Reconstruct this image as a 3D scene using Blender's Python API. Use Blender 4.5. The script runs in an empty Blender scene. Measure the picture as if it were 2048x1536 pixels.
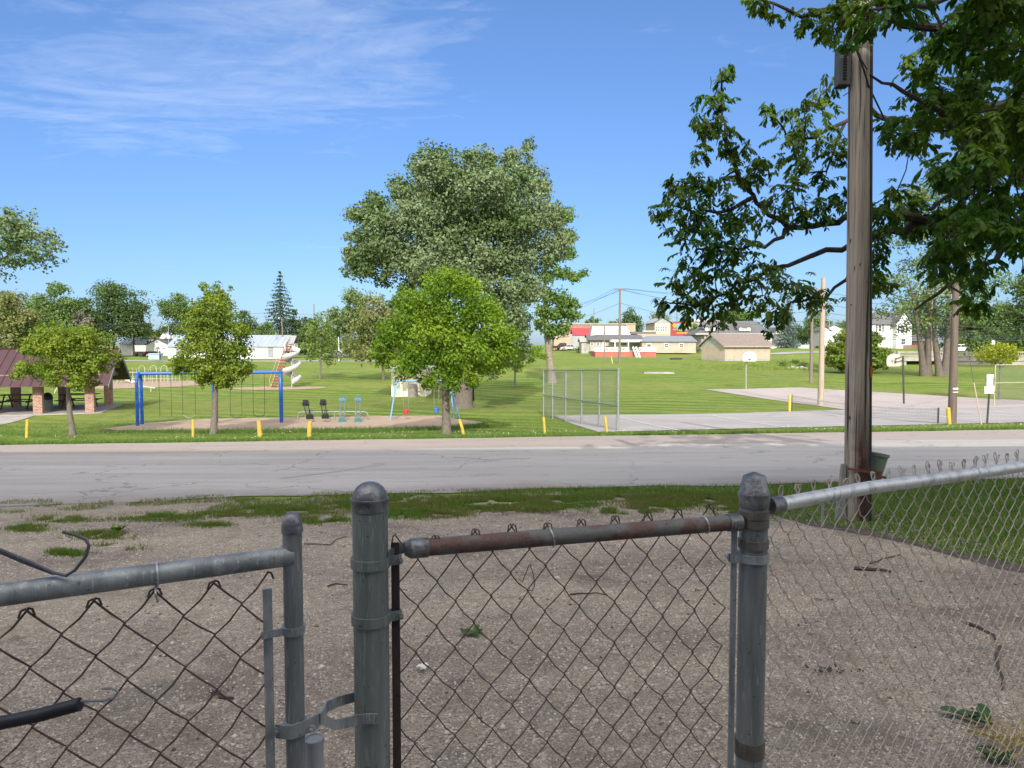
import bpy, math, random
import numpy as np
from mathutils import Vector, Matrix
V = Vector
rnd = random.Random(7)
RG = np.random.default_rng(11)
S = bpy.context.scene
COL = S.collection

# ------------------------------------------------------------ camera, sky, sun
F = 1450.0                                  # focal length in photo pixels (photo 2048 x 1536)
TH = math.atan(78 / F)                      # camera looks slightly down
EYE = 1.55
cam = bpy.data.objects.new('camera', bpy.data.cameras.new('camera'))
COL.objects.link(cam)
cam.location = (0, 0, EYE)
cam.rotation_euler = (math.pi / 2 - TH, 0, 0)
cam.data.sensor_width = 36
cam.data.lens = 36 * F / 2048
cam.data.clip_start = .05
cam.data.clip_end = 6000
S.camera = cam
S.view_settings.view_transform = 'Standard'
S.view_settings.look = 'None'
S.view_settings.exposure = 0.7
S.view_settings.gamma = 1.0
S.cycles.max_bounces = 6
S.cycles.transparent_max_bounces = 8
SUN_EL, SUN_AZ = math.radians(30), math.radians(177)     # azimuth clockwise from +Y
SUN_DIR = V((math.sin(SUN_AZ) * math.cos(SUN_EL), math.cos(SUN_AZ) * math.cos(SUN_EL), math.sin(SUN_EL)))
sl = bpy.data.lights.new('sun', 'SUN')
sl.energy = 3.2
sl.angle = math.radians(.55)
sl.color = (1, .95, .86)
so = bpy.data.objects.new('sun', sl)
COL.objects.link(so)
so.rotation_euler = (-SUN_DIR).to_track_quat('-Z', 'Y').to_euler()
so.location = (0, -20, 40)

def setup_world():
    w = bpy.data.worlds.new('World')
    S.world = w
    w.use_nodes = True
    nt = w.node_tree
    N, L = nt.nodes, nt.links
    bg = N['Background']
    bg.inputs['Strength'].default_value = .1
    sky = N.new('ShaderNodeTexSky')
    sky.sky_type = 'NISHITA'
    sky.sun_disc = False
    sky.sun_elevation = SUN_EL
    sky.sun_rotation = SUN_AZ
    sky.air_density, sky.dust_density, sky.ozone_density = 1.0, .25, 3.0
    tc = N.new('ShaderNodeTexCoord')
    sep = N.new('ShaderNodeSeparateXYZ')
    L.new(tc.outputs['Generated'], sep.inputs[0])
    def math_(op, a, b=None, c=None, clamp=False):
        n = N.new('ShaderNodeMath'); n.operation = op; n.use_clamp = clamp
        for i, x in enumerate((a, b, c)):
            if x is None: continue
            if isinstance(x, (int, float)): n.inputs[i].default_value = x
            else: L.new(x, n.inputs[i])
        return n.outputs[0]
    zz = math_('ADD', math_('MAXIMUM', sep.outputs[2], 0), .06)
    u = math_('DIVIDE', sep.outputs[0], zz)
    v = math_('DIVIDE', sep.outputs[1], zz)
    cmb = N.new('ShaderNodeCombineXYZ')
    L.new(u, cmb.inputs[0]); L.new(v, cmb.inputs[1])
    mp = N.new('ShaderNodeMapping')
    mp.inputs['Rotation'].default_value = (0, 0, .35)
    mp.inputs['Scale'].default_value = (.75, 1.5, 1)
    L.new(cmb.outputs[0], mp.inputs[0])
    nz = N.new('ShaderNodeTexNoise')
    nz.inputs['Scale'].default_value = 1.25
    nz.inputs['Detail'].default_value = 9
    nz.inputs['Roughness'].default_value = .62
    nz.inputs['Distortion'].default_value = .55
    L.new(mp.outputs[0], nz.inputs['Vector'])
    # cirrus are thickest in one part of the sky
    n2 = N.new('ShaderNodeTexNoise'); n2.inputs['Scale'].default_value = 5; n2.inputs['Detail'].default_value = 8; n2.inputs['Roughness'].default_value = .7; n2.inputs['Distortion'].default_value = 1.2
    L.new(mp.outputs[0], n2.inputs['Vector'])
    du = math_('DIVIDE', math_('SUBTRACT', u, -1.25), 1.15)
    dv = math_('DIVIDE', math_('SUBTRACT', v, 2.35), .75)
    r2 = math_('ADD', math_('MULTIPLY', du, du), math_('MULTIPLY', dv, dv))
    m1 = math_('POWER', 2.718, math_('MULTIPLY', r2, -.9))
    d2 = math_('DIVIDE', math_('SUBTRACT', u, -1.02), .62); e2 = math_('DIVIDE', math_('SUBTRACT', v, 2.5), .30)
    m2 = math_('MULTIPLY', math_('POWER', 2.718, math_('MULTIPLY', math_('ADD', math_('MULTIPLY', d2, d2), math_('MULTIPLY', e2, e2)), -.8)), .15)
    m1 = math_('ADD', math_('MULTIPLY', m1, .72), m2)
    fac = math_('ADD', math_('SUBTRACT', math_('ADD', math_('MULTIPLY', nz.outputs['Fac'], .72), math_('MULTIPLY', n2.outputs['Fac'], .28)), .60), math_('MULTIPLY', m1, .25))
    fac = math_('MULTIPLY', math_('MULTIPLY', fac, 3.0, clamp=True), .62, clamp=True)
    gm = N.new('ShaderNodeMix'); gm.data_type = 'RGBA'; gm.blend_type = 'MULTIPLY'
    gm.inputs[0].default_value = 1
    L.new(sky.outputs[0], gm.inputs[6])
    hz = N.new('ShaderNodeMix'); hz.data_type = 'RGBA'
    hz.inputs[6].default_value = (.31, .42, .67, 1); hz.inputs[7].default_value = (.76, .91, 1.12, 1)
    hp = math_('POWER', math_('MULTIPLY', math_('MAXIMUM', sep.outputs[2], 0), 1.9, clamp=True), .55)
    L.new(hp, hz.inputs[0])
    L.new(hz.outputs[2], gm.inputs[7])
    mx = N.new('ShaderNodeMix'); mx.data_type = 'RGBA'
    mx.inputs[7].default_value = (5.2, 5.9, 7.3, 1)
    L.new(fac, mx.inputs[0]); L.new(gm.outputs[2], mx.inputs[6])
    # unseen bright broken cloud added overhead and behind the viewer to lift the shade
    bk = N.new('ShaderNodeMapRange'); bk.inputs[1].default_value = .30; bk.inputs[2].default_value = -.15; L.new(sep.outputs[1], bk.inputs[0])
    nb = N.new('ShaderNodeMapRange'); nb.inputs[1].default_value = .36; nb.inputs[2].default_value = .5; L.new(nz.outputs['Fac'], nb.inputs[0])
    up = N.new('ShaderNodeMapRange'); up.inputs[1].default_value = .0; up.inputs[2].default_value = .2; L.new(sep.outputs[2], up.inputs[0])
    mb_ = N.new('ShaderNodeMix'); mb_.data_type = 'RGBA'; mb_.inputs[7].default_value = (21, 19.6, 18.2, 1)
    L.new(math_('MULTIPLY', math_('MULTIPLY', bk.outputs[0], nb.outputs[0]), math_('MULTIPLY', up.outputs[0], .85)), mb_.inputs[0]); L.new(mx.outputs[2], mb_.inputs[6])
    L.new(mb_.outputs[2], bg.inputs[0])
setup_world()

# ------------------------------------------------------------ terrain
_sl = np.array([-400, -12, 1.5, 4, 8.5, 10.5, 16, 21.5, 24, 29, 34, 45, 58, 70, 85, 100, 130, 150, 200, 300, 1000, 5000.])
_dl = np.array([1.4, 1.5, 1.5, 1.6, 2.0, 2.13, 2.42, 2.76, 2.9, 3.2, 3.42, 3.5, 3.42, 3.22, 3.03, 2.95, 2.9, 2.8, 2.5, 1.8, .3, 0])
_sr = np.array([-400, -12, 1.5, 4, 8.5, 10.5, 16, 21.5, 24, 29, 34, 45, 58, 70, 85, 100, 113, 135, 150, 170, 230, 400, 1000, 5000.])
_dr = np.array([1.4, 1.5, 1.5, 1.6, 2.0, 2.13, 2.42, 2.76, 2.9, 3.2, 3.42, 3.5, 3.42, 3.2, 2.9, 2.62, 2.4, 2.15, 1.75, 1.5, 1.3, .8, .3, 0])
_fine = np.arange(-60, 420, .25)
def _sm(a, n):
    k = np.ones(n) / n
    return np.convolve(np.pad(a, n // 2, mode='edge'), k, mode='valid')[:len(a)]
_fl = _sm(_sm(np.interp(_fine, _sl, _dl), 9), 9)
_fr = _sm(_sm(np.interp(_fine, _sr, _dr), 9), 9)
def _ss(x, a, b):
    t = np.clip((x - a) / (b - a), 0, 1)
    return t * t * (3 - 2 * t)
def zg(x, y):
    x = np.asarray(x, float); y = np.asarray(y, float)
    s = y - .12 * x * (1 - _ss(y, 26, 60))
    far = s > 400
    dl = np.where(far, np.interp(s, _sl, _dl), np.interp(s, _fine, _fl))
    dr = np.where(far, np.interp(s, _sr, _dr), np.interp(s, _fine, _fr))
    w = _ss(x, -15, 12)
    d = dl * (1 - w) + dr * w
    d = d - .95 * _ss(x, 36, 52) * _ss(y, 114, 122) * (1 - _ss(y, 140, 240))
    d = d + .75 * _ss(x, 50, 58) * (1 - _ss(x, 74, 86)) * _ss(y, 90, 104) * (1 - _ss(y, 113, 116))
    d = d - .03 * np.sin(x * .35 + y * .2) * _ss(y, 24, 34)
    return EYE - d
def Z(x, y): return float(zg(x, y))
CT, ST = math.cos(TH), math.sin(TH)
def ray(px, py):
    u = (px - 1024) / F; v = (768 - py) / F
    return V((u, CT + v * ST, v * CT - ST))
def P(px, py, Y):
    d = ray(px, py)
    return V((0, 0, EYE)) + d * (Y / d.y)
def G(px, py):
    d = ray(px, py)
    t, lo = .5, .5
    while t < 900:
        q = d * t
        if EYE + q.z < Z(q.x, q.y): break
        lo = t; t *= 1.02
    hi = t
    for _ in range(30):
        m = (lo + hi) / 2; q = d * m
        if EYE + q.z < Z(q.x, q.y): hi = m
        else: lo = m
    q = d * hi
    return V((q.x, q.y, Z(q.x, q.y)))
def X(px, Y): return (px - 1024) / F * Y / 1.0
def on(px, Y, dz=0):
    d = ray(px, 690); x = d.x / d.y * Y
    return V((x, Y, Z(x, Y) + dz))

# ------------------------------------------------------------ materials
MC = {}
def _new(name):
    m = bpy.data.materials.new(name); m.use_nodes = True
    return m, m.node_tree.nodes, m.node_tree.links, m.node_tree.nodes['Principled BSDF']
def c4(c): return (c[0], c[1], c[2], 1)
def noise(N, L, scale, detail=5, vec=None, rough=.55, dist=0):
    n = N.new('ShaderNodeTexNoise')
    n.inputs['Scale'].default_value = scale; n.inputs['Detail'].default_value = detail
    n.inputs['Roughness'].default_value = rough; n.inputs['Distortion'].default_value = dist
    if vec is not None: L.new(vec, n.inputs['Vector'])
    return n.outputs['Fac']
def ramp(N, L, f, a, b, ca=None, cb=None):
    r = N.new('ShaderNodeMapRange'); r.inputs[1].default_value = a; r.inputs[2].default_value = b
    L.new(f, r.inputs[0])
    return r.outputs[0]
def mixc(N, L, f, a, b):
    m = N.new('ShaderNodeMix'); m.data_type = 'RGBA'
    if isinstance(f, (int, float)): m.inputs[0].default_value = f
    else: L.new(f, m.inputs[0])
    for i, x in ((6, a), (7, b)):
        if isinstance(x, tuple): m.inputs[i].default_value = c4(x)
        else: L.new(x, m.inputs[i])
    return m.outputs[2]
def coords(N, L, scale=(1, 1, 1), rot=(0, 0, 0)):
    tc = N.new('ShaderNodeTexCoord'); mp = N.new('ShaderNodeMapping')
    mp.inputs['Scale'].default_value = scale; mp.inputs['Rotation'].default_value = rot
    L.new(tc.outputs['Object'], mp.inputs[0])
    return mp.outputs[0]
def bumpn(N, L, bs, h, strength, dist=.02):
    b = N.new('ShaderNodeBump'); b.inputs['Strength'].default_value = strength; b.inputs['Distance'].default_value = dist
    L.new(h, b.inputs['Height']); L.new(b.outputs[0], bs.inputs['Normal'])
def mat(name, c1, c2=None, scale=6, rough=.75, metal=0, bump=0, stretch=(1, 1, 1), lo=.35, hi=.65, detail=6, bdist=.01):
    if name in MC: return MC[name]
    m, N, L, bs = _new(name)
    c2 = c2 or tuple(x * .7 for x in c1)
    vec = coords(N, L, stretch)
    f = noise(N, L, scale, detail, vec)
    col = mixc(N, L, ramp(N, L, f, lo, hi), c1, c2)
    if metal > .15:
        sc = noise(N, L, 1, 6, coords(N, L, (160, 160, 14)), .75)
        col = mixc(N, L, wmath(N, L, 'MULTIPLY', ramp(N, L, sc, .56, .66), .55), col, tuple(min(1, x * 1.9) for x in c1))
        sp = noise(N, L, 70, 3, coords(N, L), .6)
        col = mixc(N, L, wmath(N, L, 'MULTIPLY', ramp(N, L, sp, .66, .72), .7), col, tuple(x * .35 for x in c2))
    L.new(col, bs.inputs['Base Color'])
    bs.inputs['Roughness'].default_value = rough
    bs.inputs['Metallic'].default_value = metal
    if bump: bumpn(N, L, bs, noise(N, L, scale * 3, 4, vec), bump, bdist)
    MC[name] = m
    return m
def leafmat(name, ca, cb, cc=None, trans=.3, nscale=.5, gloss=.018):
    """leaf colour varies leaf by leaf (island) and clump by clump (noise)"""
    if name in MC: return MC[name]
    m, N, L, bs = _new(name)
    N.remove(bs)
    out = N['Material Output']
    g = N.new('ShaderNodeNewGeometry')
    vec = coords(N, L)
    col = mixc(N, L, g.outputs['Random Per Island'], ca, cb)
    if cc: col = mixc(N, L, ramp(N, L, noise(N, L, nscale, 3, vec), .42, .62), col, cc)
    d = N.new('ShaderNodeBsdfDiffuse'); t = N.new('ShaderNodeBsdfTranslucent'); gl = N.new('ShaderNodeBsdfGlossy')
    gl.inputs['Roughness'].default_value = .45
    L.new(col, d.inputs[0])
    tm = N.new('ShaderNodeMix'); tm.data_type = 'RGBA'; tm.blend_type = 'MULTIPLY'; tm.inputs[0].default_value = 1
    tm.inputs[7].default_value = (1.25, 1.3, .5, 1); L.new(col, tm.inputs[6]); L.new(tm.outputs[2], t.inputs[0])
    m1 = N.new('ShaderNodeMixShader'); m1.inputs[0].default_value = trans
    L.new(d.outputs[0], m1.inputs[1]); L.new(t.outputs[0], m1.inputs[2])
    m2 = N.new('ShaderNodeMixShader'); m2.inputs[0].default_value = gloss
    L.new(m1.outputs[0], m2.inputs[1]); L.new(gl.outputs[0], m2.inputs[2])
    L.new(m2.outputs[0], out.inputs[0])
    MC[name] = m
    return m
def wmath(N, L, op, a, b=None):
    n = N.new('ShaderNodeMath'); n.operation = op
    for i, x in enumerate((a, b)):
        if x is None: continue
        if isinstance(x, (int, float)): n.inputs[i].default_value = x
        else: L.new(x, n.inputs[i])
    return n.outputs[0]
def dotv(N, L, vec, d):
    n = N.new('ShaderNodeVectorMath'); n.operation = 'DOT_PRODUCT'; n.inputs[1].default_value = d
    L.new(vec, n.inputs[0]); return n.outputs['Value']

def lawn_mat():
    m, N, L, bs = _new('mown grass')
    vec = coords(N, L)
    big = noise(N, L, .09, 4, vec); mid = noise(N, L, .8, 5, vec); fin = noise(N, L, 9, 6, vec, .7)
    fine2 = noise(N, L, 45, 3, vec, .7)
    # mowing stripes, slightly wavy, fading out in the near strip
    st = dotv(N, L, vec, (.38, .925, 0))
    st = wmath(N, L, 'ADD', st, wmath(N, L, 'ADD', wmath(N, L, 'MULTIPLY', noise(N, L, .05, 2, vec), 14), wmath(N, L, 'MULTIPLY', noise(N, L, .6, 3, vec), .8)))
    stripe = wmath(N, L, 'SINE', wmath(N, L, 'MULTIPLY', st, 2.9))
    c = mixc(N, L, ramp(N, L, stripe, -.6, .6), (.108, .185, .028), (.21, .285, .056))
    c = mixc(N, L, ramp(N, L, big, .40, .64), c, (.225, .26, .07))
    c = mixc(N, L, ramp(N, L, mid, .48, .75), c, (.125, .205, .03))
    f3 = mixc(N, L, ramp(N, L, fin, .25, .75), (.5, .55, .55), (1.45, 1.38, 1.35))
    f4 = mixc(N, L, ramp(N, L, fine2, .3, .7), (.72, .72, .72), (1.25, 1.25, 1.2))
    f5 = mixc(N, L, ramp(N, L, noise(N, L, 2.6, 7, coords(N, L, (.6, 1.5, 1)), .7), .32, .68), (.72, .78, .72), (1.28, 1.2, 1.2))
    for f in (f3, f4, f5):
        mm = N.new('ShaderNodeMix'); mm.data_type = 'RGBA'; mm.blend_type = 'MULTIPLY'; mm.inputs[0].default_value = 1
        L.new(c, mm.inputs[6]); L.new(f, mm.inputs[7]); c = mm.outputs[2]
    L.new(c, bs.inputs['Base Color'])
    bs.inputs['Roughness'].default_value = .9
    bs.inputs['Specular IOR Level'].default_value = .15
    bumpn(N, L, bs, fine2, .9, .05)
    return m
def gravel_mat():
    m, N, L, bs = _new('crushed gravel')
    vec = coords(N, L)
    vo = N.new('ShaderNodeTexVoronoi'); vo.inputs['Scale'].default_value = 100; L.new(vec, vo.inputs['Vector'])
    vo2 = N.new('ShaderNodeTexVoronoi'); vo2.inputs['Scale'].default_value = 210; L.new(vec, vo2.inputs['Vector'])
    sp = N.new('ShaderNodeSeparateColor'); L.new(vo.outputs['Color'], sp.inputs[0])
    sp2 = N.new('ShaderNodeSeparateColor'); L.new(vo2.outputs['Color'], sp2.inputs[0])
    c = mixc(N, L, sp.outputs[0], (.18, .145, .108), (.59, .495, .375))
    c = mixc(N, L, ramp(N, L, sp.outputs[1], .8, 1), c, (.78, .72, .60))
    c2 = mixc(N, L, sp2.outputs[0], (.15, .122, .09), (.57, .475, .36))
    c = mixc(N, L, ramp(N, L, noise(N, L, 14, 3, vec), .4, .6), c, c2)
    big = noise(N, L, 1.1, 5, vec, .65)
    c = mixc(N, L, ramp(N, L, big, .52, .72), c, (.165, .135, .105))
    c = mixc(N, L, wmath(N, L, 'MULTIPLY', ramp(N, L, noise(N, L, 2.6, 4, vec), .58, .7), .55), c, (.21, .215, .18))
    c = mixc(N, L, wmath(N, L, 'MULTIPLY', ramp(N, L, noise(N, L, 4, 7, vec, .78), .57, .68), .7), c, (.085, .06, .048))
    rut = noise(N, L, .45, 4, coords(N, L, (.35, 1.3, 1), (0, 0, .25)), .6)
    k = mixc(N, L, ramp(N, L, rut, .36, .64), (.70, .69, .68), (1.2, 1.19, 1.15))
    mm = N.new('ShaderNodeMix'); mm.data_type = 'RGBA'; mm.blend_type = 'MULTIPLY'; mm.inputs[0].default_value = 1
    L.new(c, mm.inputs[6]); L.new(k, mm.inputs[7]); c = mm.outputs[2]
    L.new(c, bs.inputs['Base Color'])
    bs.inputs['Roughness'].default_value = .92
    h = wmath(N, L, 'ADD', wmath(N, L, 'MULTIPLY', vo.outputs['Distance'], -1), wmath(N, L, 'MULTIPLY', vo2.outputs['Distance'], -.6))
    bumpn(N, L, bs, h, .9, .012)
    return m
def road_mat():
    m, N, L, bs = _new('worn asphalt')
    vec = coords(N, L)
    s = dotv(N, L, vec, (-.12, 1, 0))
    s = wmath(N, L, 'ADD', s, wmath(N, L, 'MULTIPLY', noise(N, L, .5, 5, vec), 1.6))
    far = ramp(N, L, s, 18.3, 18.8)
    sv = coords(N, L, (.18, 1.6, 1), (0, 0, -.12))
    n1 = noise(N, L, .8, 6, sv, .65); n2 = noise(N, L, 5, 6, sv, .7); n3 = noise(N, L, 60, 4, vec, .7)
    asp = mixc(N, L, ramp(N, L, n1, .35, .65), (.44, .418, .385), (.335, .318, .292))
    asp = mixc(N, L, ramp(N, L, n2, .55, .75), asp, (.27, .255, .235))
    con = mixc(N, L, ramp(N, L, n1, .35, .65), (.36, .305, .26), (.30, .258, .228))
    con = mixc(N, L, ramp(N, L, n2, .52, .72), con, (.40, .36, .33))
    c = mixc(N, L, far, asp, con)
    edge = ramp(N, L, wmath(N, L, 'ADD', s, wmath(N, L, 'MULTIPLY', noise(N, L, 3, 5, vec), .8)), 12.6, 11.6)
    c = mixc(N, L, wmath(N, L, 'MULTIPLY', edge, .8), c, (.26, .225, .195))
    st_ = wmath(N, L, 'MULTIPLY', ramp(N, L, noise(N, L, 1.1, 5, vec, .7), .62, .72), .5)
    c = mixc(N, L, st_, c, (.13, .122, .118))
    k = mixc(N, L, ramp(N, L, n3, .3, .7), (.72, .72, .72), (1.2, 1.2, 1.2))
    mm = N.new('ShaderNodeMix'); mm.data_type = 'RGBA'; mm.blend_type = 'MULTIPLY'; mm.inputs[0].default_value = 1
    L.new(c, mm.inputs[6]); L.new(k, mm.inputs[7])
    # hairline cracks
    vo = N.new('ShaderNodeTexVoronoi'); vo.feature = 'DISTANCE_TO_EDGE'; vo.inputs['Scale'].default_value = .32
    wv = N.new('ShaderNodeVectorMath'); wv.operation = 'ADD'; L.new(vec, wv.inputs[0])
    nn = N.new('ShaderNodeTexNoise'); nn.inputs['Scale'].default_value = 1.3; nn.inputs['Detail'].default_value = 6; L.new(vec, nn.inputs['Vector'])
    L.new(nn.outputs['Color'], wv.inputs[1]); L.new(wv.outputs[0], vo.inputs['Vector'])
    cr = wmath(N, L, 'MULTIPLY', ramp(N, L, vo.outputs['Distance'], .006, .002), .55)
    cr = wmath(N, L, 'MULTIPLY', cr, ramp(N, L, noise(N, L, .25, 2, vec), .38, .5))
    L.new(mixc(N, L, cr, mm.outputs[2], (.07, .065, .06)), bs.inputs['Base Color'])
    bs.inputs['Roughness'].default_value = .85
    bumpn(N, L, bs, n3, .5, .01)
    return m
def wood_pole_mat():
    m, N, L, bs = _new('weathered pole wood')
    v1 = coords(N, L, (22, 22, .55)); v2 = coords(N, L, (60, 60, 1.4)); v3 = coords(N, L, (14, 14, 5))
    vb = coords(N, L)
    a = noise(N, L, 1, 6, v1, .6, .4); b = noise(N, L, 1, 5, v2, .6); k = noise(N, L, 1, 4, v3, .5)
    c = mixc(N, L, ramp(N, L, a, .35, .65), (.43, .38, .32), (.27, .232, .195))
    c = mixc(N, L, ramp(N, L, b, .5, .7), c, (.14, .12, .10))
    crk = ramp(N, L, noise(N, L, 1.0, 3, coords(N, L, (30, 30, .35)), .5), .63, .67)
    c = mixc(N, L, crk, c, (.018, .015, .013))
    c = mixc(N, L, ramp(N, L, k, .70, .73), c, (.03, .022, .018))
    c = mixc(N, L, wmath(N, L, 'MULTIPLY', ramp(N, L, noise(N, L, 1.1, 3, vb), .55, .7), .5), c, (.36, .28, .235))
    sz = N.new('ShaderNodeSeparateXYZ'); L.new(vb, sz.inputs[0])
    low = ramp(N, L, wmath(N, L, 'ADD', sz.outputs[2], wmath(N, L, 'MULTIPLY', a, 1.3)), 2.2, 1.35)
    side = ramp(N, L, wmath(N, L, 'ADD', sz.outputs[0], wmath(N, L, 'MULTIPLY', noise(N, L, 6, 4, vb), .12)), -.05, .03)
    c = mixc(N, L, wmath(N, L, 'MULTIPLY', low, side), c, mixc(N, L, ramp(N, L, k, .4, .6), (.075, .024, .014), (.018, .012, .01)))
    L.new(c, bs.inputs['Base Color'])
    bs.inputs['Roughness'].default_value = .88
    bumpn(N, L, bs, wmath(N, L, 'SUBTRACT', a, crk), .9, .02)
    return m
def brick_mat():
    m, N, L, bs = _new('red brick')
    tc = N.new('ShaderNodeTexCoord')
    # wrap the courses round the column: u = x + y, v = z
    sp = N.new('ShaderNodeSeparateXYZ'); L.new(tc.outputs['Object'], sp.inputs[0])
    cb = N.new('ShaderNodeCombineXYZ'); L.new(wmath(N, L, 'ADD', sp.outputs[0], sp.outputs[1]), cb.inputs[0]); L.new(sp.outputs[2], cb.inputs[1])
    b = N.new('ShaderNodeTexBrick')
    b.inputs['Scale'].default_value = 1; b.inputs['Brick Width'].default_value = .2; b.inputs['Row Height'].default_value = .075
    b.inputs['Mortar Size'].default_value = .011
    b.inputs['Color1'].default_value = (.29, .105, .062, 1); b.inputs['Color2'].default_value = (.40, .215, .15, 1); b.inputs['Mortar'].default_value = (.42, .37, .33, 1)
    L.new(cb.outputs[0], b.inputs['Vector'])
    c = mixc(N, L, ramp(N, L, noise(N, L, 9, 3, tc.outputs['Object']), .58, .66), b.outputs['Color'], (.16, .07, .06))
    L.new(c, bs.inputs['Base Color']); bs.inputs['Roughness'].default_value = .9
    bumpn(N, L, bs, b.outputs['Fac'], .4, -.01)
    return m
def siding_mat(name, c, pitch=.2, axis=2):
    if name in MC: return MC[name]
    m, N, L, bs = _new(name)
    tc = N.new('ShaderNodeTexCoord'); sp = N.new('ShaderNodeSeparateXYZ'); L.new(tc.outputs['Object'], sp.inputs[0])
    fr = wmath(N, L, 'FRACT', wmath(N, L, 'DIVIDE', sp.outputs[axis], pitch))
    n = noise(N, L, 1.2, 4, tc.outputs['Object'])
    col = mixc(N, L, ramp(N, L, n, .4, .65), c, tuple(x * .86 for x in c))
    L.new(col, bs.inputs['Base Color']); bs.inputs['Roughness'].default_value = .7
    bumpn(N, L, bs, fr, .8, .02)
    MC[name] = m
    return m
# ------------------------------------------------------------ mesh helpers
WL = {}
def link_mesh(name, me, parent=None, label=None, kind=None, cat=None, group=None, loc=None, smooth=False):
    o = bpy.data.objects.new(name, me); COL.objects.link(o)
    if parent is not None:
        o.parent = parent; WL[o.name] = WL[parent.name]
    else:
        o.location = loc or (0, 0, 0); WL[o.name] = V(o.location)
    tag(o, label, cat, group, kind)
    if smooth: me.polygons.foreach_set('use_smooth', [True] * len(me.polygons))
    return o
def tag(o, label=None, cat=None, group=None, kind=None):
    if label: o['label'] = label
    if cat: o['category'] = cat
    if group: o['group'] = group
    if kind: o['kind'] = kind
    return o
def T(name, label, cat, loc, group=None):
    o = bpy.data.objects.new(name, None); COL.objects.link(o)
    o.location = loc; o.empty_display_size = .2; WL[o.name] = V(loc)
    return tag(o, label, cat, group)
def dup(root, loc, label=None, rz=None, scale=None):
    def cp(o, par):
        c = o.copy(); COL.objects.link(c); c.parent = par
        for ch in o.children: cp(ch, c)
        return c
    r = cp(root, None); r.location = loc; WL[r.name] = V(loc)
    if rz is not None: r.rotation_euler = (0, 0, rz)
    if scale: r.scale = (scale,) * 3
    if label: r['label'] = label
    return r
def frame(t, ref=None):
    t = t.normalized()
    r = ref or (V((0, 0, 1)) if abs(t.z) < .9 else V((1, 0, 0)))
    a = t.cross(r).normalized(); b = t.cross(a).normalized()
    return a, b
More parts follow.
